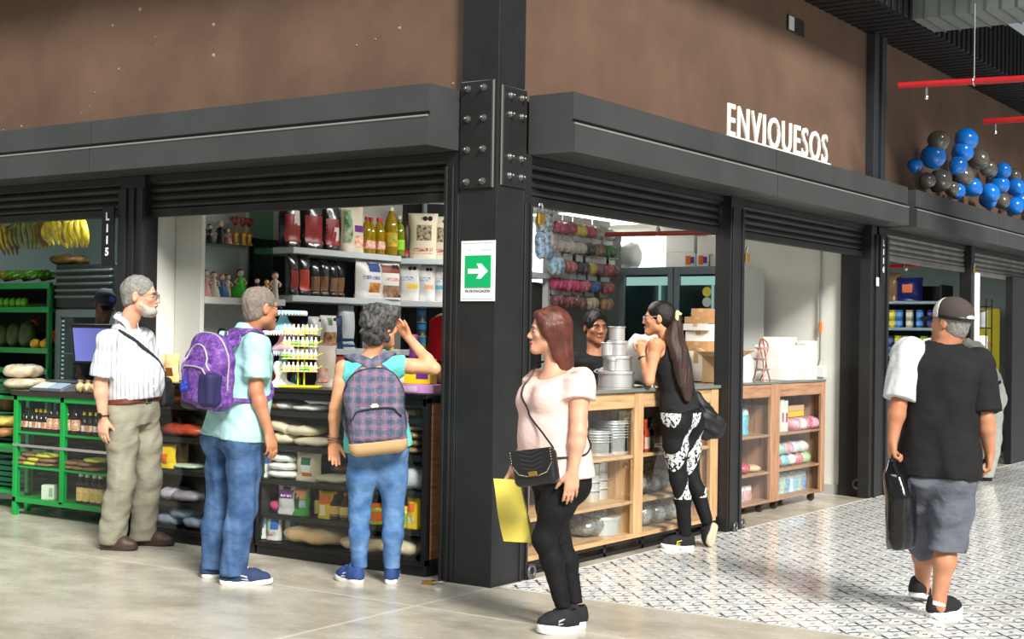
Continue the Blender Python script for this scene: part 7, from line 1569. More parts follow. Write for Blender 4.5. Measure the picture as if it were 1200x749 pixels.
# rack of food-colour bottles
ry = 1.607; t = thing('bottle_rack', 'yellow wire rack on the counter holding four rows of little white bottles', 'rack', (.14, ry, CT), -PI/2 + .55); YW = C('wire_yellow', (236, 222, 40), .4); b = BM()
box(b, (-.13, -.06, 0), (.13, .06, .014), .004); 
for x in (-.02, .02): tube(b, [(x, .02, .01), (x, .02, .40)], .005, 6)
obj('stand_base', b, YW, t); 
rows = [.105, .185, .265, .345]
for q, z in enumerate(rows):
    b = BM(); dx = .004 * q; box(b, (-.115, -.045, z - .004), (.115, .0, z)); tube(b, [(-.12, -.048, z + .02), (.12, -.048, z + .02)], .003, 6); tube(b, [(.0, .02, z), (0, -.045, z)], .004, 6); tube(b, [(.115, -.04, z + .02), (.145, -.05, z + .035)], .004, 6); obj('rack_shelf', b, YW, t)
BC = [(236, 236, 230), (70, 190, 110), (236, 236, 230), (230, 210, 220), (250, 240, 190), (120, 200, 150), (236, 210, 190)]
proto = None
a_ = -PI/2 + .55
for q, z in enumerate(rows):
    for i in range(8):
        x = -.100 + i * .0285; lx, ly = x * math.cos(a_) + .022 * math.sin(a_), x * math.sin(a_) - .022 * math.cos(a_); lab = 'little white colouring bottle, ' + nth(i, 8) + ' in the ' + ('bottom', 'third', 'second', 'top')[q] + ' row of the yellow rack'
        key = (q * 8 + i * 3 + (q * i) % 5) % 7; cm = C('bottle_%d' % key, BC[key], .35)
        bottle('colouring_bottle', lab, 'bottle', (.14 + lx, ry + ly, CT + z), [(0, 0), (.0125, 0), (.0125, .034), (.008, .04), (.005, .042), (0, .042)], C('bottle_white', (238, 238, 232), .35), [(.006, .03, .0128, cm)], (.040, .058, .006, C('bottle_white', (238, 238, 232), .35)), 'colouring bottles on the yellow rack')
for i, (u, h_, m_, lab) in enumerate(((309, .10, C('dk_brown_toy', (110, 70, 50)), 'small brown ornament behind the mint polo shoulder on the counter'), (318, .09, REDC, 'red and green ornament among the cake stands'), (344, .085, C('dark_teal_jar', (30, 80, 84), .2), 'dark teal glass jar under the bottle rack'))):
    y = [2.088, 2.018, 1.818][i]; t = thing('ornament' if i < 2 else 'jar', lab, 'ornament' if i < 2 else 'jar', (.32, y, CT)); b = BM(); lathe(b, [(0, 0), (.03, 0), (.035, .02), (.03, h_ * .6), (.016, h_ * .8), (.018, h_), (0, h_)], 14); obj('ornament_body', b, m_, t, 60); b = BM(); ball(b, (0, 0, h_), .014, 8, 6); obj('knob', b, (BRN, GRN, BLK)[i], t, 180)
pouch('packet', 'dull silver packet with red star print standing on the counter', 'packet', (.36, 1.587, CT), -PI/2, .17, .27, .09, C('silver_dull', (150, 142, 130), .4, bump=(26, .4)), [('red_print', -.5, .6, .12, .45, C('red_star', (170, 50, 46), .5, var=(20, .6), rgb2=(170, 160, 150)))], seed=50); pouch('packet', 'red-edged packet right of the silver packet on the counter', 'packet', (.40, 1.52, CT), -PI/2, .13, .2, .07, C('red_dull', (130, 40, 40), .4), seed=51)
carton('display_box', 'yellow and purple display box on the counter beside the raised elbow', 'carton', (.14, 0.653, CT + .055), -PI/2 + .2, .20, .10, .15, YEL, [('purple_print', .1, .9, .2, .9, PUR), ('white_side', -1, -.7, .05, .95, WHT)]); carton('display_tray', 'lilac tray under the yellow display box on the counter', 'carton', (.14, 0.6526, CT), -PI/2 + .2, .27, .14, .054, C('lilac', (206, 150, 206), .4), [('pale_strip', -.8, .2, .2, .8, C('lilac_pale', (230, 200, 232), .4))])
bottle('wand', 'tall purple tube standing on the counter by the red shirt', 'bottle', (.30, 0.8155, CT), [(0, 0), (.03, 0), (.03, .30), (.02, .32), (0, .32)], PUR, [(.1, .2, .0306, PNK)], (.32, .35, .02, PNK))

# ---------------------------------------------------------------- inside the black counters
LX = .10; R90 = -PI/2
def LY(i): return 0
def lsack(lab, y, z, w, h, m, seed, l=.24, parts=(), grp=None, x=.172, nm='grain_bag', c='bag', rz=0.0, tilt=0):
    y = min(max(y, .53 + w / 2), 1.845 - w / 2) if y < 1.87 else min(max(y, 1.92 + w / 2), 2.9 - w / 2)
    return sack(nm, lab, c, (x, y, z), R90 + rz, w, l, h, m, grp, seed, parts, tilt)
Z1, Z2, Z3, Z4, Z5 = .927, .707, .490, .270, .096
ya = [1.845, 1.695, 1.614, 1.504, 1.382]
lsack('brown speckled bag lying at the left of the top shelf in the black counter', ya[0], Z1, .17, .055, BROWNB, 1); lsack('white flat bag right of the brown one on the top counter shelf', ya[1], Z1, .17, .06, SUGAR, 2)
lsack('lower white flat bag on the top counter shelf, beneath another', ya[3], Z1, .30, .045, SUGAR, 3); lsack('white flat bag lying on top of another on the top counter shelf', ya[4] + .02, Z1 + .047, .28, .04, C('bag_white_grey', (216, 222, 222), .35, bump=(24, .5)), 4)
yb = [1.864, 1.766, 1.774, 1.573, 1.464, 1.443]
lsack('cream grain bag at the lower left of the second counter shelf', yb[0], Z2, .24, .075, GRAINL, 5); lsack('cream grain bag propped on another at the left of the second counter shelf', yb[1], Z2 + .075, .24, .075, GRAINL, 6, tilt=.2)
lsack('tan grain bag on the second counter shelf, under the topmost', yb[4], Z2, .34, .06, GRAINL, 7); lsack('cream grain bag on top of the tan one on the second counter shelf', yb[3], Z2 + .062, .27, .07, GRAINL, 8)
yc = [1.894, 1.721, 1.713, 1.500, 1.307]
pouch('packet', 'white milk-powder packet with blue top at left of the third counter shelf', 'packet', (LX + .02, yc[0], Z3), R90, .15, .175, .08, FOILW, [('blue_top', -.1, .85, .5, .92, BLU), ('red_text', -.5, .5, .2, .32, C('red_text2', (196, 60, 60), .5, var=(50, .8), rgb2=(230, 228, 226)))], 'blue and white milk packets', seed=60)
for i in range(3): lsack('white sugar bag, ' + ('bottom', 'middle', 'top')[i] + ' of three stacked on the third counter shelf', yc[1], Z3 + .052 * i, .26 - .02 * i, .055, SUGAR, 9 + i, grp='stacked sugar bags')
t = pouch('packet', 'clear upright grain packet with green and orange label on the third counter shelf', 'packet', (LX + .02, yc[3], Z3), R90, .21, .195, .09, GRAINL, [('green_label', -.3, .45, .52, .76, C('label_green_dk', (40, 110, 80))), ('white_label', -.3, .45, .28, .52, WHT), ('orange_label', -.25, .5, .16, .28, ORA)], seed=63)
lsack('flat tan grain bag right of the upright packet on the third counter shelf', yc[4] - .02, Z3, .30, .055, GRAINL, 14); lsack('brown bag lying behind the flat tan grain bag', yc[4], Z3 + .056, .2, .06, BROWNB, 15, x=.28)
yd = [1.855, 1.661, 1.536, 1.442, 1.328, 1.257]
lsack('pink packet lying at the left of the fourth counter shelf', yd[0], Z4, .19, .075, PNK, 16, .16, [('pale_print', .1, .8, -.6, .6, C('pinkpale', (236, 200, 214)))], nm='packet', c='packet')
pouch('packet', 'white and purple pouch on the fourth counter shelf', 'packet', (LX, yd[1], Z4), R90, .155, .185, .07, FOILW, [('purple_panel', -.75, .85, .55, .84, PUR), ('photo', -.3, .6, .78, .95, C('dk_olive', (70, 70, 40))), ('white_text', -.4, .7, .6, .68, WHT)], seed=64)
pouch('packet', 'green and orange leaf-printed pouch beside the white and purple one', 'packet', (LX, yd[2], Z4), R90, .13, .18, .07, C('leafgreen', (80, 176, 80), .4), [('orange_top', -.8, .8, .6, .95, C('apricot', (232, 150, 110))), ('grey_mid', .1, .8, .3, .55, C('greyblue', (180, 200, 214))), ('leaf', -.8, .1, .25, .8, C('leaf_dk', (20, 90, 50)))], seed=65)
bottle('sauce_bottle', 'dark sauce bottle with pale yellow label behind the leaf-printed pouch', 'bottle', (LX + .07, yd[3], Z4), [(0, 0), (.042, 0), (.042, .10), (.022, .14), (.015, .165), (0, .165)], C('sauce_dark', (34, 22, 18), .15), [(.015, .10, .0425, C('paleyellow', (238, 224, 130)))], (.165, .185, .017, BLK))
pouch('packet', 'yellow and orange sauce pouch on the fourth counter shelf', 'packet', (LX, yd[4], Z4), R90, .13, .17, .07, YEL, [('orange_top', -.8, .8, .55, .85, ORA), ('white_print', -.5, .3, .12, .5, C('creamyellow', (246, 236, 190)))], seed=66)
bottle('sauce_bottle', 'brown honey bottle with oval label, left of two dark bottles', 'bottle', (LX, yd[5], Z4), [(0, 0), (.035, 0), (.038, .03), (.035, .09), (.016, .13), (.013, .155), (0, .155)], C('sauce_brown', (60, 36, 22), .12), [(.025, .085, .0378, C('oval_label', (226, 190, 110)))], (.155, .175, .015, C('cap_orange', (200, 110, 50))))
bottle('sauce_bottle', 'brown honey bottle with oval label, right of two dark bottles', 'bottle', (LX, 1.174, Z4), [(0, 0), (.035, 0), (.038, .03), (.035, .09), (.016, .13), (.013, .155), (0, .155)], C('sauce_brown', (60, 36, 22), .12), [(.025, .085, .0378, C('oval_label', (226, 190, 110)))], (.155, .175, .015, C('cap_orange', (200, 110, 50))))
ye = [1.896, 1.768, 1.686]
for i in range(3): pouch('packet', ('white and blue milk-powder pouch, leftmost on the bottom counter shelf', 'white and blue milk-powder pouch, second on the bottom counter shelf', 'white pouch tucked behind the milk-powder pouches on the bottom shelf')[i], 'packet', (LX + (.0, .0, .08)[i], ye[i], Z5), R90 + (0, 0, .3)[i], .12, .155, .075, FOILW, [('blue_top', -.1, .85, .45, .92, BLU), ('green_side', -.85, -.1, .4, .85, C('mint', (150, 200, 180))), ('red_text', -.5, .5, .18, .34, C('red_text2', (196, 60, 60)))][:3 if i < 2 else 1], 'blue and white milk packets', seed=67 + i)
lsack('big tan sack lying on the bottom shelf in the middle of the black counter', 1.451, Z5, .48, .115, mat('sack_tan', (226, 190, 140), .6, var=(140, .12), bump=(100, .3), coat=.3), 20, .3); lsack('tan sack on the bottom shelf behind the knees of the woman', 1.014, Z5, .40, .09, GRAIN, 21, .3); lsack('pale sack at the right end of the bottom counter shelf', 0.7589, Z5, .30, .10, GRAINL, 22, .3)
yr = 0.7215
for i, (z, h) in enumerate(((Z1, .055), (Z1 + .056, .05))): lsack(('lower', 'upper')[i] + ' speckled seed bag at the right end of the top counter shelf', yr, z, .22, h, SEED, 23 + i, grp='seed bags at the counter end')
for i in range(4): lsack('speckled seed bag, ' + ('bottom', 'second', 'third', 'top')[i] + ' of four at the right end of the second counter shelf', yr, Z2 + .045 * i, .24, .048, SEED, 25 + i, grp='seed bags at the counter end')
lsack('crumpled clear-white bag at the right end of the third counter shelf', 0.7031, Z3, .26, .15, C('film_white', (206, 214, 222), .25, coat=.5, bump=(14, .9)), 30, .2); lsack('pale grain bag under the hand of the woman on the third counter shelf', 0.9815, Z3, .24, .11, SUGAR, 31)
for i, (u, lid, lab) in enumerate(((432, GRN, 'green-lidded yellow jar between the knees of the woman'), (444, ORA, 'orange-lidded jar between the knees of the woman'), (478, YEL, 'yellow-lidded green jar near the right end of the fourth counter shelf'))): bottle('jar', lab, 'jar', (LX, [1.014, 0.933, 0.707][i], Z4), [(0, 0), (.042, 0), (.045, .01), (.045, .09), (.036, .105), (0, .105)], C('jar_lime', (176, 196, 60), .25), [(.02, .08, .0455, (YEL, ORA, C('jar_label_green', (120, 170, 50)))[i])], (.103, .128, .040, lid))
pouch('packet', 'tall yellow and red squeeze pouch at the right end of the fourth counter shelf', 'packet', (LX, 0.6364, Z4), R90, .10, .20, .07, YEL, [('red_print', -.5, .5, .5, .75, ORA), ('cream_print', -.5, .5, .15, .35, C('creamyellow', (246, 236, 190)))], seed=72)
# second black counter
y2 = [2.750, 2.641, 2.533]
lsack('red-brown sausage-like packet in the counter behind the striped-shirt man', y2[1] + .03, Z2, .42, .085, C('chili', (190, 70, 40), .4, var=(20, .4), bump=(22, .5), coat=.4), 40); lsack('orange packet on the top shelf behind the striped-shirt man', y2[0], Z1, .22, .09, C('orange_dull', (206, 100, 40), .4, coat=.4, bump=(22, .5)), 41)
pouch('packet', 'yellow packet on the third shelf behind the striped-shirt man', 'packet', (LX, 2.786, Z3), R90, .18, .16, .07, YEL, [('orange_print', -.4, .4, .2, .6, ORA)], seed=73); lsack('pale green flat packet on the third shelf behind the striped-shirt man', y2[1] - .02, Z3, .25, .035, C('palegreen', (206, 220, 196), .4), 42, .2); pouch('packet', 'brown packet beside the yellow packet in the second counter', 'packet', (LX + .08, y2[0] - .02, Z3), R90, .14, .17, .07, C('brown_pack', (110, 80, 50), .4), seed=74)
lsack('mauve-grey bag on the fourth shelf behind the striped-shirt man', y2[1] - .03, Z4, .28, .075, C('mauve', (176, 166, 176), .35, coat=.4, bump=(16, .8)), 43); lsack('crumpled violet-white bag left on the fourth shelf of the second counter', y2[0] + .02, Z4, .18, .085, C('film_violet', (200, 190, 206), .3, coat=.4, bump=(16, .8)), 44)
for i in range(3): lsack('silver-blue bag, ' + ('left', 'middle', 'right')[i] + ' of three on the bottom shelf of the second counter', 2.656 + .13 * (1 - i), Z5 + (.05 if i == 1 else 0), .22, .085, C('film_blue', (170, 184, 206), .3, coat=.5, bump=(16, .9)), 45 + i, .2, grp='silver-blue bags')
for i, u in enumerate((172, 183, 193, 201)): pouch('packet', 'golden snack packet on the second counter, ' + nth(i, 4), 'packet', (.18, [3.100, 3.004, 2.917, 2.848][i], CT), R90 + .15 * (i % 2), .13, .17 + .02 * (i % 2), .06, C('gold_pack', (226, 190, 90), .3, var=(18, .4), rgb2=(240, 230, 190), coat=.4), [('brown_print', -.5, .5, .2, .5, C('brown_print', (130, 80, 40)))], 'golden snack packets on the second counter', seed=75 + i)
for i in range(2): carton('carton', ('white', 'pale blue')[i] + ' slim carton upright on the second shelf beside the dividing post', 'carton', (.12, 2.03 - .045 * i, Z2), R90, .04, .10, .17, (WHT, C('paleblue', (170, 200, 226)))[i], [('blue_print', -.6, .6, .2, .6, BLU)])

# ---------------------------------------------------------------- green counter goods
sx_ = .31
dk = C('sauce_black', (24, 16, 14), .12); LB1 = C('label_orange', (196, 110, 60), .5, var=(60, .5), rgb2=(236, 214, 190)); LBW = C('label_white', (226, 216, 206), .5, var=(60, .4), rgb2=(170, 90, 80))
small = [(0, 0), (.026, 0), (.026, .085), (.020, .105), (.011, .125), (.010, .155), (0, .155)]; big = [(0, 0), (.034, 0), (.034, .13), (.022, .165), (.013, .18), (.013, .20), (0, .20)]
us = [4.673, 4.600, 4.532, 4.476, 4.425, 4.369, 4.303, 4.233, 4.104, 4.015, 3.918, 3.851, 3.784]
for i, y in enumerate(us):
    g_ = i in (6, 7, 8, 9); yc_ = i in (3, 4, 5, 10, 11, 12)
    bottle('sauce_bottle', ('tall dark sauce bottle with orange label' if g_ else 'dark sauce bottle with yellow cap' if yc_ else 'dark sauce bottle with black cap') + ', ' + ORD[i] + ' from left on the green counter shelf', 'bottle', (sx_, y, .639), big if g_ else small, dk, [(.03, .11 if g_ else .075, .0346 if g_ else .0265, LB1 if g_ or i % 2 else LBW)], ((.198, .222, .015, BLK) if g_ else (.150, .175, .013, YEL if yc_ else BLK)), 'sauce bottles on the upper shelf of the green counter')
us = [3.942, 3.869, 3.788, 3.722]
for i, y in enumerate(us): bottle('sauce_bottle', 'dark syrup bottle with white cap, ' + nth(i, 4) + ' at the green counter foot', 'bottle', (sx_, y, .137), big, dk, [(.02, .12, .0346, C('label_pineapple', (226, 170, 60), .5, var=(50, .6), rgb2=(240, 220, 160)))], (.196, .228, .018, WHITEP), 'white-capped syrup bottles')
carton('carton', 'small pale carton alone on the lowest shelf of the green counter', 'carton', (sx_, 4.307, .137), R90 + .5, .10, .07, .11, C('carton_pale', (206, 214, 190), .6), [('green_print', .2, .8, .2, .8, C('greenish', (130, 170, 140)))])
gb = [(4.639, 0, 0), (4.504, 0, 1), (4.351, 0, 2), (4.629, 1, 0), (4.453, 1, 1), (4.321, 1, 2), (4.525, 2, 0), (4.351, 2, 1), (4.07, 0, 0), (3.943, 0, 1), (3.808, 0, 2), (4.05, 1, 0), (3.885, 1, 1), (3.789, 2, 0)]
for i, (y, lv, k) in enumerate(gb):
    m_ = BROWNB if i not in (1, 4, 7, 13) else C('yellowgreen_bag', (206, 206, 70), .45, coat=.3)
    sack('snack_bag', ('yellow-green' if i in (1, 4, 7, 13) else 'brown') + ' packet in the ' + ('left' if i < 8 else 'right') + ' bay of the green counter, ' + ('bottom', 'second', 'top')[lv] + ' layer, ' + (('left', 'middle', 'right')[k] if lv < 2 and (i < 8 or lv == 0) else ('left', 'right')[min(k, 1)] if (i < 8 or lv == 1) else 'alone'), 'packet', (.33, y, .379 + .033 * lv), R90 + .1 * (i % 3 - 1), .20, .16, .036, m_, 'packets on the middle shelf of the green counter', 80 + i)
sack('wrapped_produce', 'plastic-wrapped pale produce pack piled on the green counter, upper of two', 'produce pack', (.52, 4.928, 1.03), .3, .34, .24, .11, C('wrapped_pale', (216, 200, 170), .3, var=(14, .5), coat=.6, bump=(20, .8)), None, 100); sack('wrapped_produce', 'plastic-wrapped pale produce pack under another on the green counter', 'produce pack', (.50, 4.856, .951), .2, .36, .28, .08, C('wrapped_pale', (216, 200, 170), .3), None, 101)
for i, u in enumerate((94, 103, 111)):
    t = thing('snack_roll', 'small wrapped snack on the worktop, ' + nth(i, 3) + ' of the row beside the scale', 'snack', (.27, [3.923, 3.836, 3.760][i], .951), .3 * i, group='wrapped snacks beside the scale'); b = BM(); ball(b, (0, 0, .04), (.03, .05, .04), 12, 8); obj('wrapper', b, C('snack_cream', (222, 206, 160), .4, var=(30, .5), rgb2=(110, 80, 50)), t, 180); b = BM(); lathe(b, [(0, 0), (.014, 0), (.02, .03), (0, .03)], 8, (0, 0, .07)); obj('twist', b, C('snack_cream', (222, 206, 160), .4), t)
sack('snack_bag', 'clear bag of yellow snacks on the low rack shelf at the left edge', 'packet', (.50, 5.127, .64), 0, .26, .3, .08, C('snack_yellow', (214, 190, 90), .4, var=(40, .4), coat=.4), None, 102); sack('snack_bag', 'clear bag of brown snacks beneath the yellow bag at the left edge', 'packet', (.50, 5.123, .56), 0, .26, .3, .08, C('snack_brown', (176, 130, 80), .4, var=(40, .4), coat=.4), None, 103)

# ---------------------------------------------------------------- oak counter goods
def pan(lab, loc, r, h, group=None, m=ALU, lid=False, nm='cake_tin', lip=.006):
    t = thing(nm, lab, 'cake tin', loc, group=group); b = BM(); lathe(b, [(0, 0), (r * .985, 0), (r, .004), (r, h - .004), (r + lip, h), (r + lip, h + .003), (r - .003, h + .002), (r - .004, .006), (0, .006)] if not lid else [(0, 0), (r, 0), (r, h), (0, h)], 30); obj('tin_wall', b, m, t, 40)
    if lid: b = BM(); lathe(b, [(0, h), (r + .006, h - .012), (r + .008, h), (r + .004, h + .008), (0, h + .010)], 30); obj('lid', b, m, t, 40)
    else: b = BM(); tube(b, [((r + lip) * math.cos(a), (r + lip) * math.sin(a), h) for a in np.linspace(0, 2*PI, 30, endpoint=False)], .003, 6, closed=True); obj('rolled_rim', b, m, t, 60)
    return t
OT = 1.086; px_, py_ = 1.88, .30
pan('widest aluminium tin at the bottom of the pile on the oak counter', (px_, py_, OT), .124, .10, 'tins piled on the oak counter', lid=True); pan('second aluminium tin up in the pile on the oak counter', (px_ + .015, py_, OT + .112), .098, .092, 'tins piled on the oak counter', lid=True)
pan('third aluminium tin up in the pile on the oak counter', (px_ + .01, py_, OT + .216), .066, .092, 'tins piled on the oak counter', lid=True); pan('small aluminium tin crowning the pile on the oak counter', (px_ + .0, py_, OT + .32), .054, .09, 'tins piled on the oak counter')
pan('small lidded tin standing on the left edge of the widest tin', (px_ - .09, py_ - .02, OT + .112), .03, .08, None, lid=True)
pan('narrow tin behind the third tin on the oak counter', (px_ - .055, py_ + .045, OT + .216), .038, .085, None)
b = BM(); o = sack('plastic_bag', 'crumpled white plastic bag on the oak counter beside the tin pile', 'bag', (2.339, .36, OT), .3, .26, .22, .36, mat('plastic_white', (226, 230, 228), .3, bump=(12, .8), coat=.4), None, 110); b.free()
for i, u in enumerate((714, 702)):
    for k in range(7 - 2 * i): pan('aluminium pan, ' + ORD[k] + ' from the bottom of the ' + ('right' if i == 0 else 'left') + ' nested stack on the upper oak shelf', ([1.719, 1.509][i], .24, .642 + .018 * k), .118 - .0 * k, .115 - .02 * i, 'nested pans on the upper oak shelf')
for i, u in enumerate((0, 1, 2)):
    for k in range(4): pan('slim aluminium tin, ' + ORD[k] + ' up in the ' + ('left', 'middle', 'right')[i] + ' column on the middle oak shelf', ([1.495, 1.660, 1.830][i], .26 + .04 * (i == 1), .337 + .058 * k), .062, .075, 'tins in columns on the middle oak shelf')
pan('round tin under film on the bottom oak shelf', (1.602, .24, .117), .125, .11, None, lid=True)
for i, u in enumerate((0, 1, 2)): sack('wrapped_moulds', 'film-wrapped silver moulds on the bottom oak shelf, ' + nth(i, 3), 'wrapped goods', ([1.439, 1.547, 1.647][i], .28 + .03 * i, .117 + .06 * (i == 1)), .4 * i, .25, .26, .13, mat('film_silver', (170, 174, 170), .22, .35, var=(26, .6), coat=.5, bump=(20, .9)), 'film-wrapped moulds', 120 + i)
for i, (dx, h, c1, c2, cp) in enumerate(((.06, .24, (36, 22, 18), (206, 196, 180), (30, 30, 30)), (.13, .26, (40, 24, 18), (190, 60, 50), (232, 210, 60)), (.20, .22, (200, 70, 40), (240, 220, 200), (206, 60, 40)), (.27, .23, (30, 22, 20), (90, 70, 60), (40, 40, 40)), (.92, .25, (44, 26, 20), (200, 180, 150), (30, 30, 30)), (1.0, .25, (206, 150, 40), (180, 60, 40), (220, 200, 50)))):
    bottle('sauce_bottle', ('dark sauce bottle with white label', 'dark sauce bottle with yellow cap', 'red and white sauce bottle', 'plain dark sauce bottle', 'dark sauce bottle near the right post', 'amber sauce bottle near the right post')[i] + ' on the upper shelf of the right oak bay', 'bottle', (1.845 + dx, .16, .642), [(0, 0), (.033, 0), (.033, h * .55), (.014, h * .75), (.013, h * .9), (0, h * .9)], C('ob_%d' % i, c1, .15), [(.02, h * .45, .0336, C('ol_%d' % i, c2))], (h * .89, h, .016, C('oc_%d' % i, cp)))
WR = mat('film_clear_goods', (176, 182, 180), .2, .15, var=(30, .55), coat=.6, bump=(22, .9))
for i in range(4): sack('wrapped_goods', 'film-wrapped goods on the middle shelf of the right oak bay, ' + nth(i, 4), 'wrapped goods', (1.97 + .15 * i, .30, .337), .2 * i, .24, .26, .12 + .02 * (i % 2), WR if i != 0 else C('film_dark', (84, 84, 82), .25, var=(20, .5), coat=.5, bump=(22, .9)), 'wrapped goods in the right oak bay', 130 + i)
for i in range(5): sack('wrapped_goods', 'film-wrapped clear cups on the bottom shelf of the right oak bay, ' + nth(i, 5), 'wrapped goods', (1.98 + .17 * i, .28, .117), .3 * i, .24, .26, .14 + .025 * (i % 2), WR, 'wrapped cups in the right oak bay', 140 + i)
t = thing('bucket', 'white plastic bucket with pink contents on the middle oak shelf at right', 'bucket', (3.081, .24, .337)); b = BM(); lathe(b, [(0, 0), (.10, 0), (.12, .19), (.126, .19), (.126, .205), (.11, .205), (.10, .16), (0, .16)], 22); obj('bucket_body', b, WHITEP, t, 40); b = BM(); ball(b, (0, 0, .18), (.105, .105, .05), 14, 8); obj('contents', b, C('pinkgoods', (226, 150, 160), .5, var=(30, .5)), t, 180)
sack('packet_pile', 'pink and white packet on the upper shelf of the right oak bay', 'packet', (2.66, .24, .642), .2, .22, .2, .09, C('pinkgoods', (226, 150, 160), .5), None, 150)
for i in range(3): sack('wrapped_goods', ('pale', 'pink', 'clear')[i] + ' packet on the ' + ('bottom', 'middle', 'upper')[i] + ' shelf of the short oak bay', 'packet', (3.12, .32, (.12, .332, .642)[i]), 0, .22, .22, .14, (WR, C('pinkpk', (206, 90, 110), .4, var=(20, .5), coat=.4), C('amberpk', (190, 130, 60), .4, var=(20, .5), coat=.4))[i], None, 152 + i)
# boxes piled on the counter by the middle post
CARD = mat('cardboard', (190, 146, 100), .75, var=(12, .06)); CARDL = mat('cardboard_pale', (212, 174, 130), .75); BOXW = mat('white_card', (232, 230, 224), .6); TAPE = mat('packing_tape', (206, 170, 120), .3)
BX = [3.524, 3.690, 3.362, 3.690, 3.705, 3.450, 3.690, 3.465, 3.162, 3.261, 3.421, 3.675]
def cbox(i, lab, z, w, d, h, m, y=.42, r=0.0, fl=False): carton('cardboard_box', lab, 'box', (BX[i], y, OT + z), r, w, d, h, m, None, None, TAPE, None, fl)
cbox(0, 'large open cardboard box with raised flaps near the middle post', 0, .28, .24, .20, CARDL, .30, .12, True)
cbox(11, 'tall white box at the right of the open cardboard box', 0, .20, .22, .24, BOXW, .56); cbox(6, 'brown box resting on the tall white box', .241, .22, .22, .075, CARD, .56)
cbox(4, 'white box on a brown one in the pile by the middle post', .317, .22, .22, .085, BOXW, .56, .06); cbox(3, 'white flat box, third from the top of the pile by the middle post', .403, .25, .22, .055, BOXW, .56, -.05); cbox(1, 'brown box, second from the top of the pile by the middle post', .459, .23, .22, .055, CARD, .56, .05); cbox(10 if 0 else 4, 'small brown box topping the pile by the middle post', .515, .15, .16, .065, CARD, .56, .1)
cbox(7, 'tan box standing behind the open cardboard box', 0, .20, .14, .30, CARD, .80, .1); cbox(2, 'white box perched on the tan box', .301, .13, .15, .11, BOXW, .80, .25); cbox(9, 'tan box just right of the scrunchie', 0, .14, .14, .27, CARDL, .66, .3); cbox(8, 'white box with dark print behind the ponytail', 0, .2, .14, .20, BOXW, .80, .1)
# ---------------------------------------------------------------- rolling cabinets
def heap(lab0, x0, x1, z, n, cols, w, h, seed, y=.40, kind='candy_bag', up=False):
    r = random.Random(seed)
    for i in range(n):
        x = x0 + (x1 - x0) * (i + .5) / n; c = cols[i % len(cols)]; lab = lab0 + ', ' + nth(i, n); m_ = C('cb_%02x%02x%02x' % c, c, .35, var=(34, .5), rgb2=tuple(int(q * .5 + 120) for q in c), coat=.5, bump=(24, .7))
        if up: pouch(kind, lab, 'packet', (x, y, z), r.uniform(-.25, .25), w, h, .06, m_, [('header_card', -.8, .8, .74, .95, C('card_white', (232, 232, 228)))], lab0, seed=seed + i)
        else: sack(kind, lab, 'packet', (x, y, z), r.uniform(-.6, .6), w, .2, h, m_, lab0, seed + i)
heap('sky-blue packet on the top shelf of the left rolling cabinet', 3.46, 4.22, .643, 5, [(120, 206, 222), (90, 190, 214), (150, 214, 226)], .17, .22, 200, up=True); pouch('packet', 'yellow packet at the left of the sky-blue ones in the left rolling cabinet', 'packet', (3.42, .36, .643), 0, .11, .2, .06, YEL, seed=207)
sack('candy_bag', 'pink packet on the middle shelf of the left rolling cabinet', 'packet', (3.95, .36, .338), .4, .2, .2, .09, C('pinkpk', (206, 90, 110), .4), None, 208); sack('candy_bag', 'cream packet right of the pink one in the left rolling cabinet', 'packet', (4.16, .38, .338), -.3, .22, .2, .06, C('creampk', (226, 200, 160), .4, coat=.4), None, 209); sack('candy_bag', 'clear packet at the left of the middle shelf in the left rolling cabinet', 'packet', (3.66, .38, .338), .2, .24, .2, .10, WR, None, 210)
heap('rosy clear bag on the bottom shelf of the left rolling cabinet', 3.46, 4.28, .073, 6, [(206, 176, 180), (190, 170, 180), (214, 150, 160)], .17, .15, 211, up=True)
for i, x in enumerate((4.60, 4.69, 4.77)): carton('carton', 'slim white carton upright on the top shelf of the right rolling cabinet, ' + nth(i, 3), 'carton', (x, .36, .643), .1, .075, .12, .285 - .01 * i, BOXW, [('print', -.6, .6, .3, .6, (BLK, C('pinkpk', (206, 90, 110), .4), REDC)[i])], 'slim white cartons')
heap('pink and white packet on the top shelf of the right rolling cabinet', 4.86, 5.38, .643, 4, [(214, 120, 150), (226, 200, 206), (196, 70, 90)], .17, .11, 220, .34)
for i in range(2): carton('carton', ('flat yellow', 'flat brown')[i] + ' carton stacked on packets in the right rolling cabinet', 'carton', (5.08, .44, .757 + .05 * i), .05, .36, .2, .048, (YEL, CARDL)[i])
heap("brightly coloured packet, lower row of the right rolling cabinet's middle shelf", 4.58, 5.36, .338, 5, [(214, 60, 70), (120, 190, 200), (226, 226, 220), (220, 60, 90), (150, 200, 120)], .19, .10, 230); heap("brightly coloured packet, upper row of the right rolling cabinet's middle shelf", 4.66, 5.3, .442, 4, [(120, 196, 180), (214, 140, 160), (180, 210, 220), (226, 206, 210)], .19, .10, 240)
heap('blue and clear bag on the bottom shelf of the right rolling cabinet', 4.56, 5.40, .073, 9, [(90, 150, 214), (200, 220, 230), (120, 180, 220), (170, 196, 160)], .13, .20, 250, up=True)
RG = mat('rose_gold', (206, 132, 110), .25, .8); t = thing('cupcake_stand', 'rose-gold wire cupcake stand on the left rolling cabinet', 'cake stand', (4.574, .45, 1.081)); b = BM()
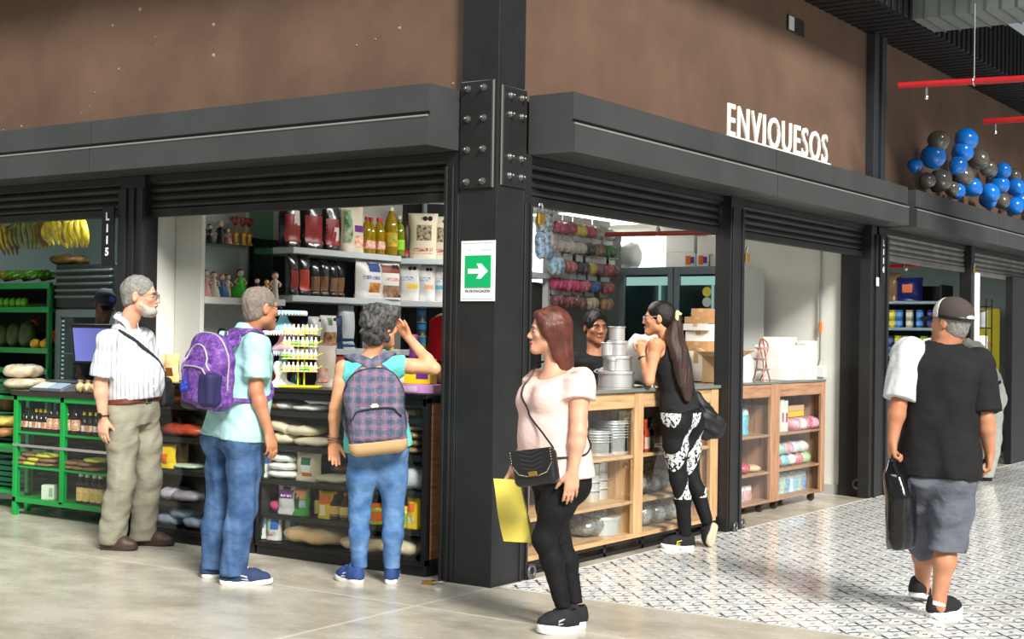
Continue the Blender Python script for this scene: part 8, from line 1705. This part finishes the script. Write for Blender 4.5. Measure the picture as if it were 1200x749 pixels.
for x in (-.07, .07): tube(b, bez([(x, .04, 0), (x * 1.3, 0, .12), (x * .9, 0, .26), (x * .2, 0, .36)], 14), .006, 6); tube(b, bez([(x, -.05, 0), (x * .4, -.03, .15), (x * 1.2, -.02, .3), (0, 0, .36)], 14), .006, 6)
obj('wire_frame', b, RG, t)
for z in (.08, .17, .26): b = BM(); lathe(b, [(0, 0), (.05, 0), (.07, .02), (.066, .02), (.045, .006), (0, .006)], 18, (.02 * (-1) ** int(z * 11), 0, z)); obj('cup_ring', b, C('cup_pale', (236, 214, 206), .4), t, 60)
CKB = mat('white_card_bright', (240, 240, 238), .5); carton('cake_box', 'square white cake box at the front of the rolling cabinets', 'box', (4.859, .42, 1.081), .0, .32, .30, .30, CKB, [('window_edge', .2, .8, .1, .8, BOXW)]); carton('cake_box', 'taller white cake box behind the square one', 'box', (5.152 + .02, .55, 1.081), .05, .26, .22, .37, BOXW)
bottle('container', 'white drum-shaped container right of the cake boxes', 'container', (5.317, .35, 1.081), [(0, 0), (.09, 0), (.09, .30), (.08, .31), (0, .31)], C('cream_drum', (232, 226, 212), .4), None, (.31, .34, .092, BOXW)); bottle('container', 'white bottle-shaped container beside the middle post on the left cabinet', 'container', (4.147, .40, 1.081), [(0, 0), (.06, 0), (.06, .18), (.04, .22), (0, .22)], WHT, None, (.22, .26, .03, GREYC))
# ---------------------------------------------------------------- on and beside the fridges, peg wall
FX = 5.45
def wbox(u0, u1, v0, v1, lab, m=BOXW, panel=None, x=5.25):
    pass
for i, (ya, yb, z0, h, lab) in enumerate(((1.80, 1.50, 2.095, .145, 'long white box at the bottom of the pile on the left fridge'), (1.80, 1.50, 2.241, .17, 'white box at the middle of the pile on the left fridge'), (1.82, 1.52, 2.412, .16, 'white box topping the pile on the left fridge'), (1.47, 1.22, 2.095, .29, 'tall white box behind the printed cartons on the right fridge'))): carton('white_box', lab, 'box', (5.5, (ya + yb) / 2, z0), R90, ya - yb, .3, h, BOXW)
for i, y in enumerate((1.487, 1.354)): carton('printed_carton', 'white carton with orange and violet print on the right fridge, ' + ('left', 'right')[i] + ' of two', 'carton', (5.28, y, 2.095), R90, .125, .10, .12, WHT, [('orange_print', -.6, .2, .15, .85, ORA), ('violet_print', .2, .8, .25, .75, C('violet', (90, 60, 150)))], 'printed cartons')
carton('white_box', 'small white box at the right end of the right fridge', 'box', (5.3, 1.214, 2.095), R90, .13, .12, .10, BOXW); sack('plastic_bag', 'bag of white foam cups on the left fridge', 'bag', (5.40, 2.27, 2.095), 0, .30, .30, .26, C('film_cups', (214, 220, 220), .25, coat=.5, bump=(8, .8)), None, 260)
t = thing('hand_pump', 'dark tool with a long upright handle behind the small white box', 'tool', (5.45, 1.307, 2.095)); b = BM(); lathe(b, [(0, 0), (.07, 0), (.07, .02), (.03, .05), (.012, .08), (.012, .32), (0, .32)], 14); obj('tool_body', b, BLACKM, t, 40)
t = [bottle('bottle', 'clear bottle on the middle shelf inside the right fridge, ' + nth(i, 6), 'bottle', (5.3, 1.12 + .075 * i, 1.462), [(0, 0), (.03, 0), (.03, .13), (.012, .19), (0, .19)], C('water', (120, 150, 170), .1, trans=.4), [(.04, .09, .0306, C('water_label', (60, 90, 150)))], (.19, .21, .014, WHITEP), 'bottles in the right fridge') for i in range(6)]
def hang(lab, x, z, r, c, c2, seed, y=2.13, long=False):
    t = thing('hanging_packet', lab, 'packet', (x, y, z), 0, group='packets hanging on the peg wall'); b = BM(); rr = random.Random(seed); m_ = C('hp_%02x%02x%02x' % c, c, .35, coat=.5, var=(30, .5), rgb2=c2, bump=(30, .5))
    for k in range(3): ball(b, ((k - 1) * r * .75, -.02 - .012 * (k % 2), -r * 1.0 + rr.uniform(-.01, .01)), (r * .62, .05, r * (.8 if not long else 1.1)), 10, 8)
    obj('contents', b, m_, t, 180); b = BM(); box(b, (-r * 1.15, .0, -.01), (r * 1.15, .004, r * .75)); obj('header_card', b, C('header_clear', (186, 190, 188), .25, coat=.5), t); b = BM(); tube(b, [(0, .06, r * .5), (0, -.07, r * .5), (0, -.075, r * .62)], .004, 6); obj('hook', b, CHROME, t)
rowsP = [(268, [(656, (176, 50, 90)), (668, (150, 40, 70)), (680, (206, 190, 60)), (691, (170, 50, 80)), (703, (160, 160, 156)), (713, (190, 196, 194))]), (289, [(656, (196, 190, 180)), (668, (206, 200, 190)), (680, (190, 186, 178)), (690, (40, 34, 34)), (702, (120, 84, 60)), (716, (30, 96, 40))]), (315, [(656, (160, 80, 84)), (669, (186, 100, 96)), (684, (50, 48, 50)), (692, (206, 186, 50)), (702, (120, 60, 90)), (712, (170, 50, 60)), (719, (110, 40, 50))]), (334, [(655, (206, 40, 100)), (665, (214, 60, 110)), (675, (206, 40, 100)), (685, (216, 90, 110)), (698, (30, 80, 150)), (713, (170, 60, 60))]), (352, [(656, (110, 40, 44)), (668, (130, 50, 50)), (681, (120, 70, 60)), (695, (200, 190, 150)), (712, (170, 120, 80))])]
CN = ['first', 'second', 'third', 'fourth', 'fifth', 'sixth', 'seventh']

for (v, lst) in rowsP:
    q = [268, 289, 315, 334, 352].index(v); zr = [2.455, 2.292, 2.115, 1.952, 1.805][q]
    for i, (u, c) in enumerate(lst): hang('hanging packet of cake decorations, ' + CN[i] + ' from left in the ' + ('top', 'second', 'third', 'fourth', 'bottom')[q] + ' row of the peg wall', [3.867, 3.881, 3.895, 3.909, 3.923, 3.937, 3.951, 3.964, 3.978, 3.992, 4.006, 4.021, 4.035, 4.049, 4.063, 4.077, 4.091, 4.105, 4.120, 4.134, 4.148, 4.162, 4.177, 4.191, 4.206, 4.220, 4.234, 4.249, 4.263, 4.278, 4.292, 4.307, 4.322, 4.336, 4.351, 4.366, 4.380, 4.395, 4.410, 4.425, 4.440, 4.454, 4.469, 4.484, 4.499, 4.514, 4.529, 4.544, 4.559, 4.574, 4.589, 4.605, 4.620, 4.635, 4.650, 4.666, 4.681, 4.696, 4.712, 4.727, 4.742, 4.758, 4.773, 4.789, 4.804, 4.820, 4.836, 4.851, 4.867, 4.883, 4.898, 4.914, 4.930, 4.946, 4.961][u - 650], zr, .068, c, tuple(min(255, int(k * .5 + 90)) for k in c), u + v)
for i, (u, v, c) in enumerate(((631, 262, (70, 110, 100)), (630, 282, (40, 110, 170)), (636, 283, (170, 140, 110)), (631, 293, (60, 130, 200)), (646, 310, (60, 150, 190)))): hang(('green-grey', 'blue', 'tan', 'bright blue', 'teal and white')[i] + ' packet hanging left of the perforated upright', [3.566, 3.580, 3.593, 3.606, 3.619, 3.633, 3.646, 3.659, 3.673, 3.686, 3.700, 3.713, 3.727, 3.740, 3.754, 3.767, 3.781, 3.795, 3.808, 3.822, 3.836, 3.849][u - 628], 1.42 + (396.5 - v) / 1650 * 12.0 + .07, .075, c, (200, 210, 214), i, 2.06, True)
b = BM()
for k in range(3): tube(b, [(4.0 + .10 * math.cos(a), 2.12 + .02 * k, 1.56 + .08 * math.sin(a)) for a in np.linspace(0, 2*PI, 18, endpoint=False)], .012, 6, closed=True)
o = obj('cable_coil', b, BLACKM, None, 60); tag(o, 'coil of black cable low beside the perforated upright', 'cable coil')
padlock('brass padlock hanging from the shutter of the shop beyond', (9.0, -.032, 2.25), 0, 1.0)
# ---------------------------------------------------------------- fruit stall goods
BN = mat('banana_green', (96, 150, 40), .45, var=(8, .25)); BY = mat('banana_yellow', (222, 196, 50), .45, var=(12, .25), rgb2=(150, 130, 40)); BDK = mat('plantain_dark', (52, 62, 26), .45, var=(10, .4), rgb2=(140, 140, 50)); BBR = mat('plantain_black', (46, 34, 22), .5, var=(10, .5), rgb2=(120, 90, 30)); STM = mat('banana_stem', (70, 66, 40), .7)
def bananas(lab, loc, n, m, L=.2, R=.018, spread=1.5, rotz=0, lying=False, seed=0, rows=1, hang_=True):
    t = thing('banana_bunch', lab, 'bananas', loc, rotz); r = random.Random(seed)
    for q in range(rows):
        for i in range(n):
            a = (i - (n - 1) / 2) / max(1, n - 1) * spread; b = BM(); z0 = -q * .07
            if lying: pts = [(.0 + q * .09, .0, .05), (math.sin(a) * L * .5 + q * .09, -math.cos(a) * L * .4, .10 - .02 * q), (math.sin(a) * L * .9 + q * .1, -math.cos(a) * L * .8, .06 + r.uniform(-.02, .03))]
            else: pts = [(0, .0, z0), (math.sin(a) * L * .72, -.05 - .03 * math.cos(a * 2), z0 - L * .25), (math.sin(a) * L * 1.0, -.06, z0 - L * .68), (math.sin(a) * L * .78, -.02, z0 - L * 1.08)]
            P_ = bez(pts, 10); tube(b, P_, [R * .4, R * .8, R, R * 1.08, R * 1.1, R * 1.1, R * 1.08, R, R * .9, R * .6, R * .25], 8); obj('banana', b, m, t, 60)
    b = BM(); tube(b, [(0, .0, .03 if not lying else .04), (0, 0, -.02 - .07 * (rows - 1)) if not lying else (.09 * rows, 0, .06)], .02, 8)
    if hang_ and not lying: tube(b, [(0, 0, .0), (0, 0, 2.46 - loc[2])], .004, 6)
    obj('stem', b, STM, t, 60)
fy = [6.622, 6.471, 6.260, 6.089, 5.933, 5.685, 5.534, 5.420]; fz = [2.401, 2.370, 2.324, 2.077]
bananas('yellow banana bunch hanging at the far left edge', (1.5, fy[0], fz[0]), 5, BY, .24, .018, 1.4, R90, seed=1); bananas('blackened plantain bunch hanging second from left', (1.52, fy[1], fz[1]), 4, BBR, .26, .018, .9, R90, seed=2); bananas('green striped plantain bunch hanging third from left', (1.5, fy[2], fz[0] + .02), 7, BDK, .26, .018, 1.9, R90, seed=3); bananas('greenish plantain bunch behind the striped one', (1.6, fy[3], fz[0]), 4, BDK, .24, .018, 1.0, R90, seed=4); bananas('dark brown plantain pair hanging left of the fridge', (1.5, fy[4], fz[0]), 3, BBR, .23, .03, .5, R90, seed=5)
bananas('large half-ripe plantain bunch hanging above the fridge', (1.45, fy[5] - .02, fz[0] + .04), 6, BY, .26, .024, 1.8, R90, seed=6); bananas('yellow plantain bunch hanging right of the large one above the fridge', (1.45, fy[7] + .04, fz[0] - .01), 5, BY, .24, .03, 1.5, R90, seed=7)
for i in range(3): bananas(('hand of bright green bananas on the rack top, left of two', 'hand of bright green bananas on the rack top, right of two', 'yellow-green bananas at the left end of the rack top')[i], (1.72, [6.582, 6.319, 6.863][i], 1.838), 7, (BN, BN, BY)[i], .24, .024, 2.4, R90, True, 8 + i, 2)
sack('wrapped_produce', 'brown box-like bunch lying on top of the fridge', 'produce pack', (1.75, 5.963, 2.005), .2, .34, .3, .09, BBR, None, 270)
def fruit(nm, lab, cat, loc, r, m, grp, stem=True, sz=1.0, rot=None):
    t = thing(nm, lab, cat, loc, group=grp, rot=rot); b = BM(); lathe(b, [(0, 0), (r[0] * .5, r[1] * .03), (r[0] * .9, r[1] * .25), (r[0], r[1] * .5), (r[0] * .86, r[1] * .78), (r[0] * .4, r[1] * .97), (0, r[1])], 14); obj('flesh', b, m, t, 180)
    if stem: b = BM(); tube(b, [(0, 0, r[1] * .95), (.004, 0, r[1] + .012)], .004, 6); obj('stem', b, STM, t)
GP = mat('green_pear', (110, 190, 40), .4); ORG = mat('orange_fruit', (226, 110, 30), .5, bump=(200, .1)); YLF = mat('yellow_fruit', (230, 176, 40), .45); PAP = mat('papaya_green', (40, 66, 34), .45, var=(9, .3), rgb2=(70, 84, 40)); LEM = mat('lemon', (236, 196, 40), .45)
uy = [6.795, 6.782, 6.770, 6.757, 6.744, 6.731, 6.718, 6.705, 6.693, 6.680, 6.667, 6.654, 6.642, 6.629, 6.616, 6.604, 6.591, 6.578, 6.566, 6.553, 6.541, 6.528, 6.515, 6.503, 6.490, 6.478, 6.465, 6.453, 6.440, 6.428, 6.415, 6.403, 6.390, 6.378, 6.365, 6.353, 6.341, 6.328, 6.316, 6.304, 6.291, 6.279, 6.267, 6.254, 6.242, 6.230, 6.218, 6.205, 6.193, 6.181, 6.169, 6.157, 6.144, 6.132, 6.120, 6.108, 6.096, 6.084, 6.072, 6.059, 6.047, 6.035, 6.023, 6.011, 5.999, 5.987]
for i, u in enumerate((2, 9, 16, 23, 29)): fruit('green_mango', 'bright green pear-shaped fruit on the second rack shelf, ' + nth(i, 5), 'fruit', (1.62, uy[u], 1.607), (.036, .10), GP, 'green fruit on the second rack shelf')
for i in range(7): fruit('lime', 'small dark lime on the second rack shelf, ' + nth(i, 7), 'fruit', (1.62, uy[36 + 4 * i], 1.607), (.026, .045), PAP, 'limes on the second rack shelf')
for i, u in enumerate((5, 18, 31)): fruit('papaya', 'big dark green papaya on the third rack shelf, ' + nth(i, 3), 'fruit', (1.63, uy[u], 1.237), (.085, .22 + .02 * i), PAP, 'papayas', rot=(.15 * (i - 1), 0, 0))
b = BM(); fruit('yellow_fruit', 'yellow round fruit at the front of the third rack shelf, left of two', 'fruit', (1.60, uy[45], 1.237), (.052, .095), YLF, 'yellow fruit pair'); fruit('yellow_fruit', 'yellow round fruit at the front of the third rack shelf, right of two', 'fruit', (1.60, uy[57], 1.237), (.052, .095), YLF, 'yellow fruit pair'); b.free()
for i, (u, z, x) in enumerate(((49, 1.30, 1.70), (55, 1.33, 1.70), (61, 1.30, 1.70), (52, 1.36, 1.75), (59, 1.38, 1.75), (9, 1.42, 1.8), (15, 1.44, 1.8), (19, 1.46, 1.82))): fruit('orange', ('orange piled behind the yellow fruit, ' + ORD[i] + ' of five') if i < 5 else 'orange behind the papayas, ' + ORD[i - 5] + ' of three', 'fruit', (x, uy[u], z - .03), (.044, .082), ORG, 'oranges')
carton('crate_tray', 'dark tray under the oranges and yellow fruit', 'tray', (1.82, uy[54], 1.236), R90, .30, .16, .03, BLK); carton('crate_tray', 'dark tray under the oranges behind the papayas', 'tray', (1.86, uy[14], 1.236), R90, .25, .14, .15, BLK)
for i in range(6): fruit('lemon', 'lemon in the dark green crate at the left edge, ' + nth(i, 6), 'fruit', (.52 + .06 * (i % 2), 4.86 + .075 * i, .90), (.036, .07), LEM, 'lemons in the crate', False)
for i, u in enumerate((4, 10)): t = thing('pineapple', 'pineapple with spiky crown on the rack behind the lemons, ' + ('left', 'right')[i] + ' of two', 'fruit', (1.66, uy[u], 1.052 - .4), group='pineapples'); b = BM(); lathe(b, [(0, 0), (.06, .01), (.075, .08), (.065, .17), (.03, .2), (0, .2)], 14); obj('flesh', b, C('pine', (120, 90, 40), .6, var=(60, .5)), t, 60); b = BM(); [tube(b, [(0, 0, .19), (.05 * math.cos(a), .05 * math.sin(a), .28), (.09 * math.cos(a), .09 * math.sin(a), .33)], [.012, .008, .001], 5) for a in np.linspace(0, 6, 9)]; obj('crown', b, C('pine_leaf', (50, 90, 50), .5), t)
# ---------------------------------------------------------------- next shop goods
tc = [(214, 190, 60), (60, 120, 200), (200, 196, 170), (60, 120, 200), (30, 40, 110), (40, 60, 120), (190, 200, 60), (230, 210, 40), (150, 200, 60), (90, 90, 90)]
for i, (u, z) in enumerate(((1046, 1.612), (1054, 1.612), (1066, 1.612), (1078, 1.612), (1091, 1.612), (1044, 1.282), (1062, 1.282), (1053, 1.282), (1083, 1.282), (1094, 1.282))):
    for k in range(2): bottle('tin', ('pale' if i in (0, 2) else 'blue' if i < 6 else 'yellow' if i < 9 else 'grey') + ' tin in stack ' + ORD[i % 5] + ' from left on the ' + ('upper' if i < 5 else 'lower') + ' tin shelf beyond, ' + ('bottom', 'top')[k], 'tin', (11.15, [1.695, 1.684, 1.673, 1.662, 1.651, 1.639, 1.628, 1.617, 1.606, 1.595, 1.583, 1.572, 1.561, 1.550, 1.539, 1.528, 1.517, 1.505, 1.494, 1.483, 1.472, 1.461, 1.450, 1.439, 1.428, 1.417, 1.406, 1.395, 1.384, 1.373, 1.362, 1.351, 1.340, 1.329, 1.318, 1.307, 1.296, 1.285, 1.274, 1.263, 1.252, 1.241, 1.230, 1.219, 1.208, 1.197, 1.186, 1.176, 1.165, 1.154, 1.143, 1.132, 1.121, 1.110, 1.100, 1.089, 1.078, 1.067, 1.056, 1.046][u - 1040], z + .113 * k), [(r * 1.2, h) for r, h in tin], C('tn_%d' % i, tc[i], .35), [(.03, .08, .0475, C('tnl_%d' % i, tuple(min(255, q + 60) for q in tc[i])))], None, 'tins in the shop beyond')
pouch('packet', 'big navy bag with orange emblem on the top shelf of the shop beyond', 'packet', (11.15, 1.411, 1.948), R90, .34, .30, .2, C('navy_bag', (30, 36, 110), .3), [('emblem', -.4, .4, .35, .7, ORA)], seed=300); pouch('packet', 'brown bag at the left of the navy bag in the shop beyond', 'packet', (11.2, 1.652, 1.948), R90, .24, .36, .14, BROWNB, seed=301)
for i, (u, z) in enumerate(((1154, 1.021), (1163, 1.021), (1171, 1.021), (1158, 1.15), (1167, 1.15), (1162, 1.28))): bottle('paper_cup', 'white cup stack on the counter beyond the trucker cap, ' + ORD[i] + ' of six', 'cup', ([11.015, 11.344, 11.646, 11.160, 11.494, 11.307][i] - .0, .42, z), [(0, 0), (.045, 0), (.055, .11), (.06, .115), (.06, .128), (0, .128)], WHT, None, None, 'white cups on the counter beyond')
for i, z in enumerate((.615, 1.015, 1.315, 1.615)): pouch('packet', ('brown', 'green', 'white', 'grey')[i] + ' packet on the black wire stand at far right', 'packet', (10.33, .26, z), -.6, .16, .2, .06, (BRN, GRN, WHT, GREYC)[i], seed=310 + i)
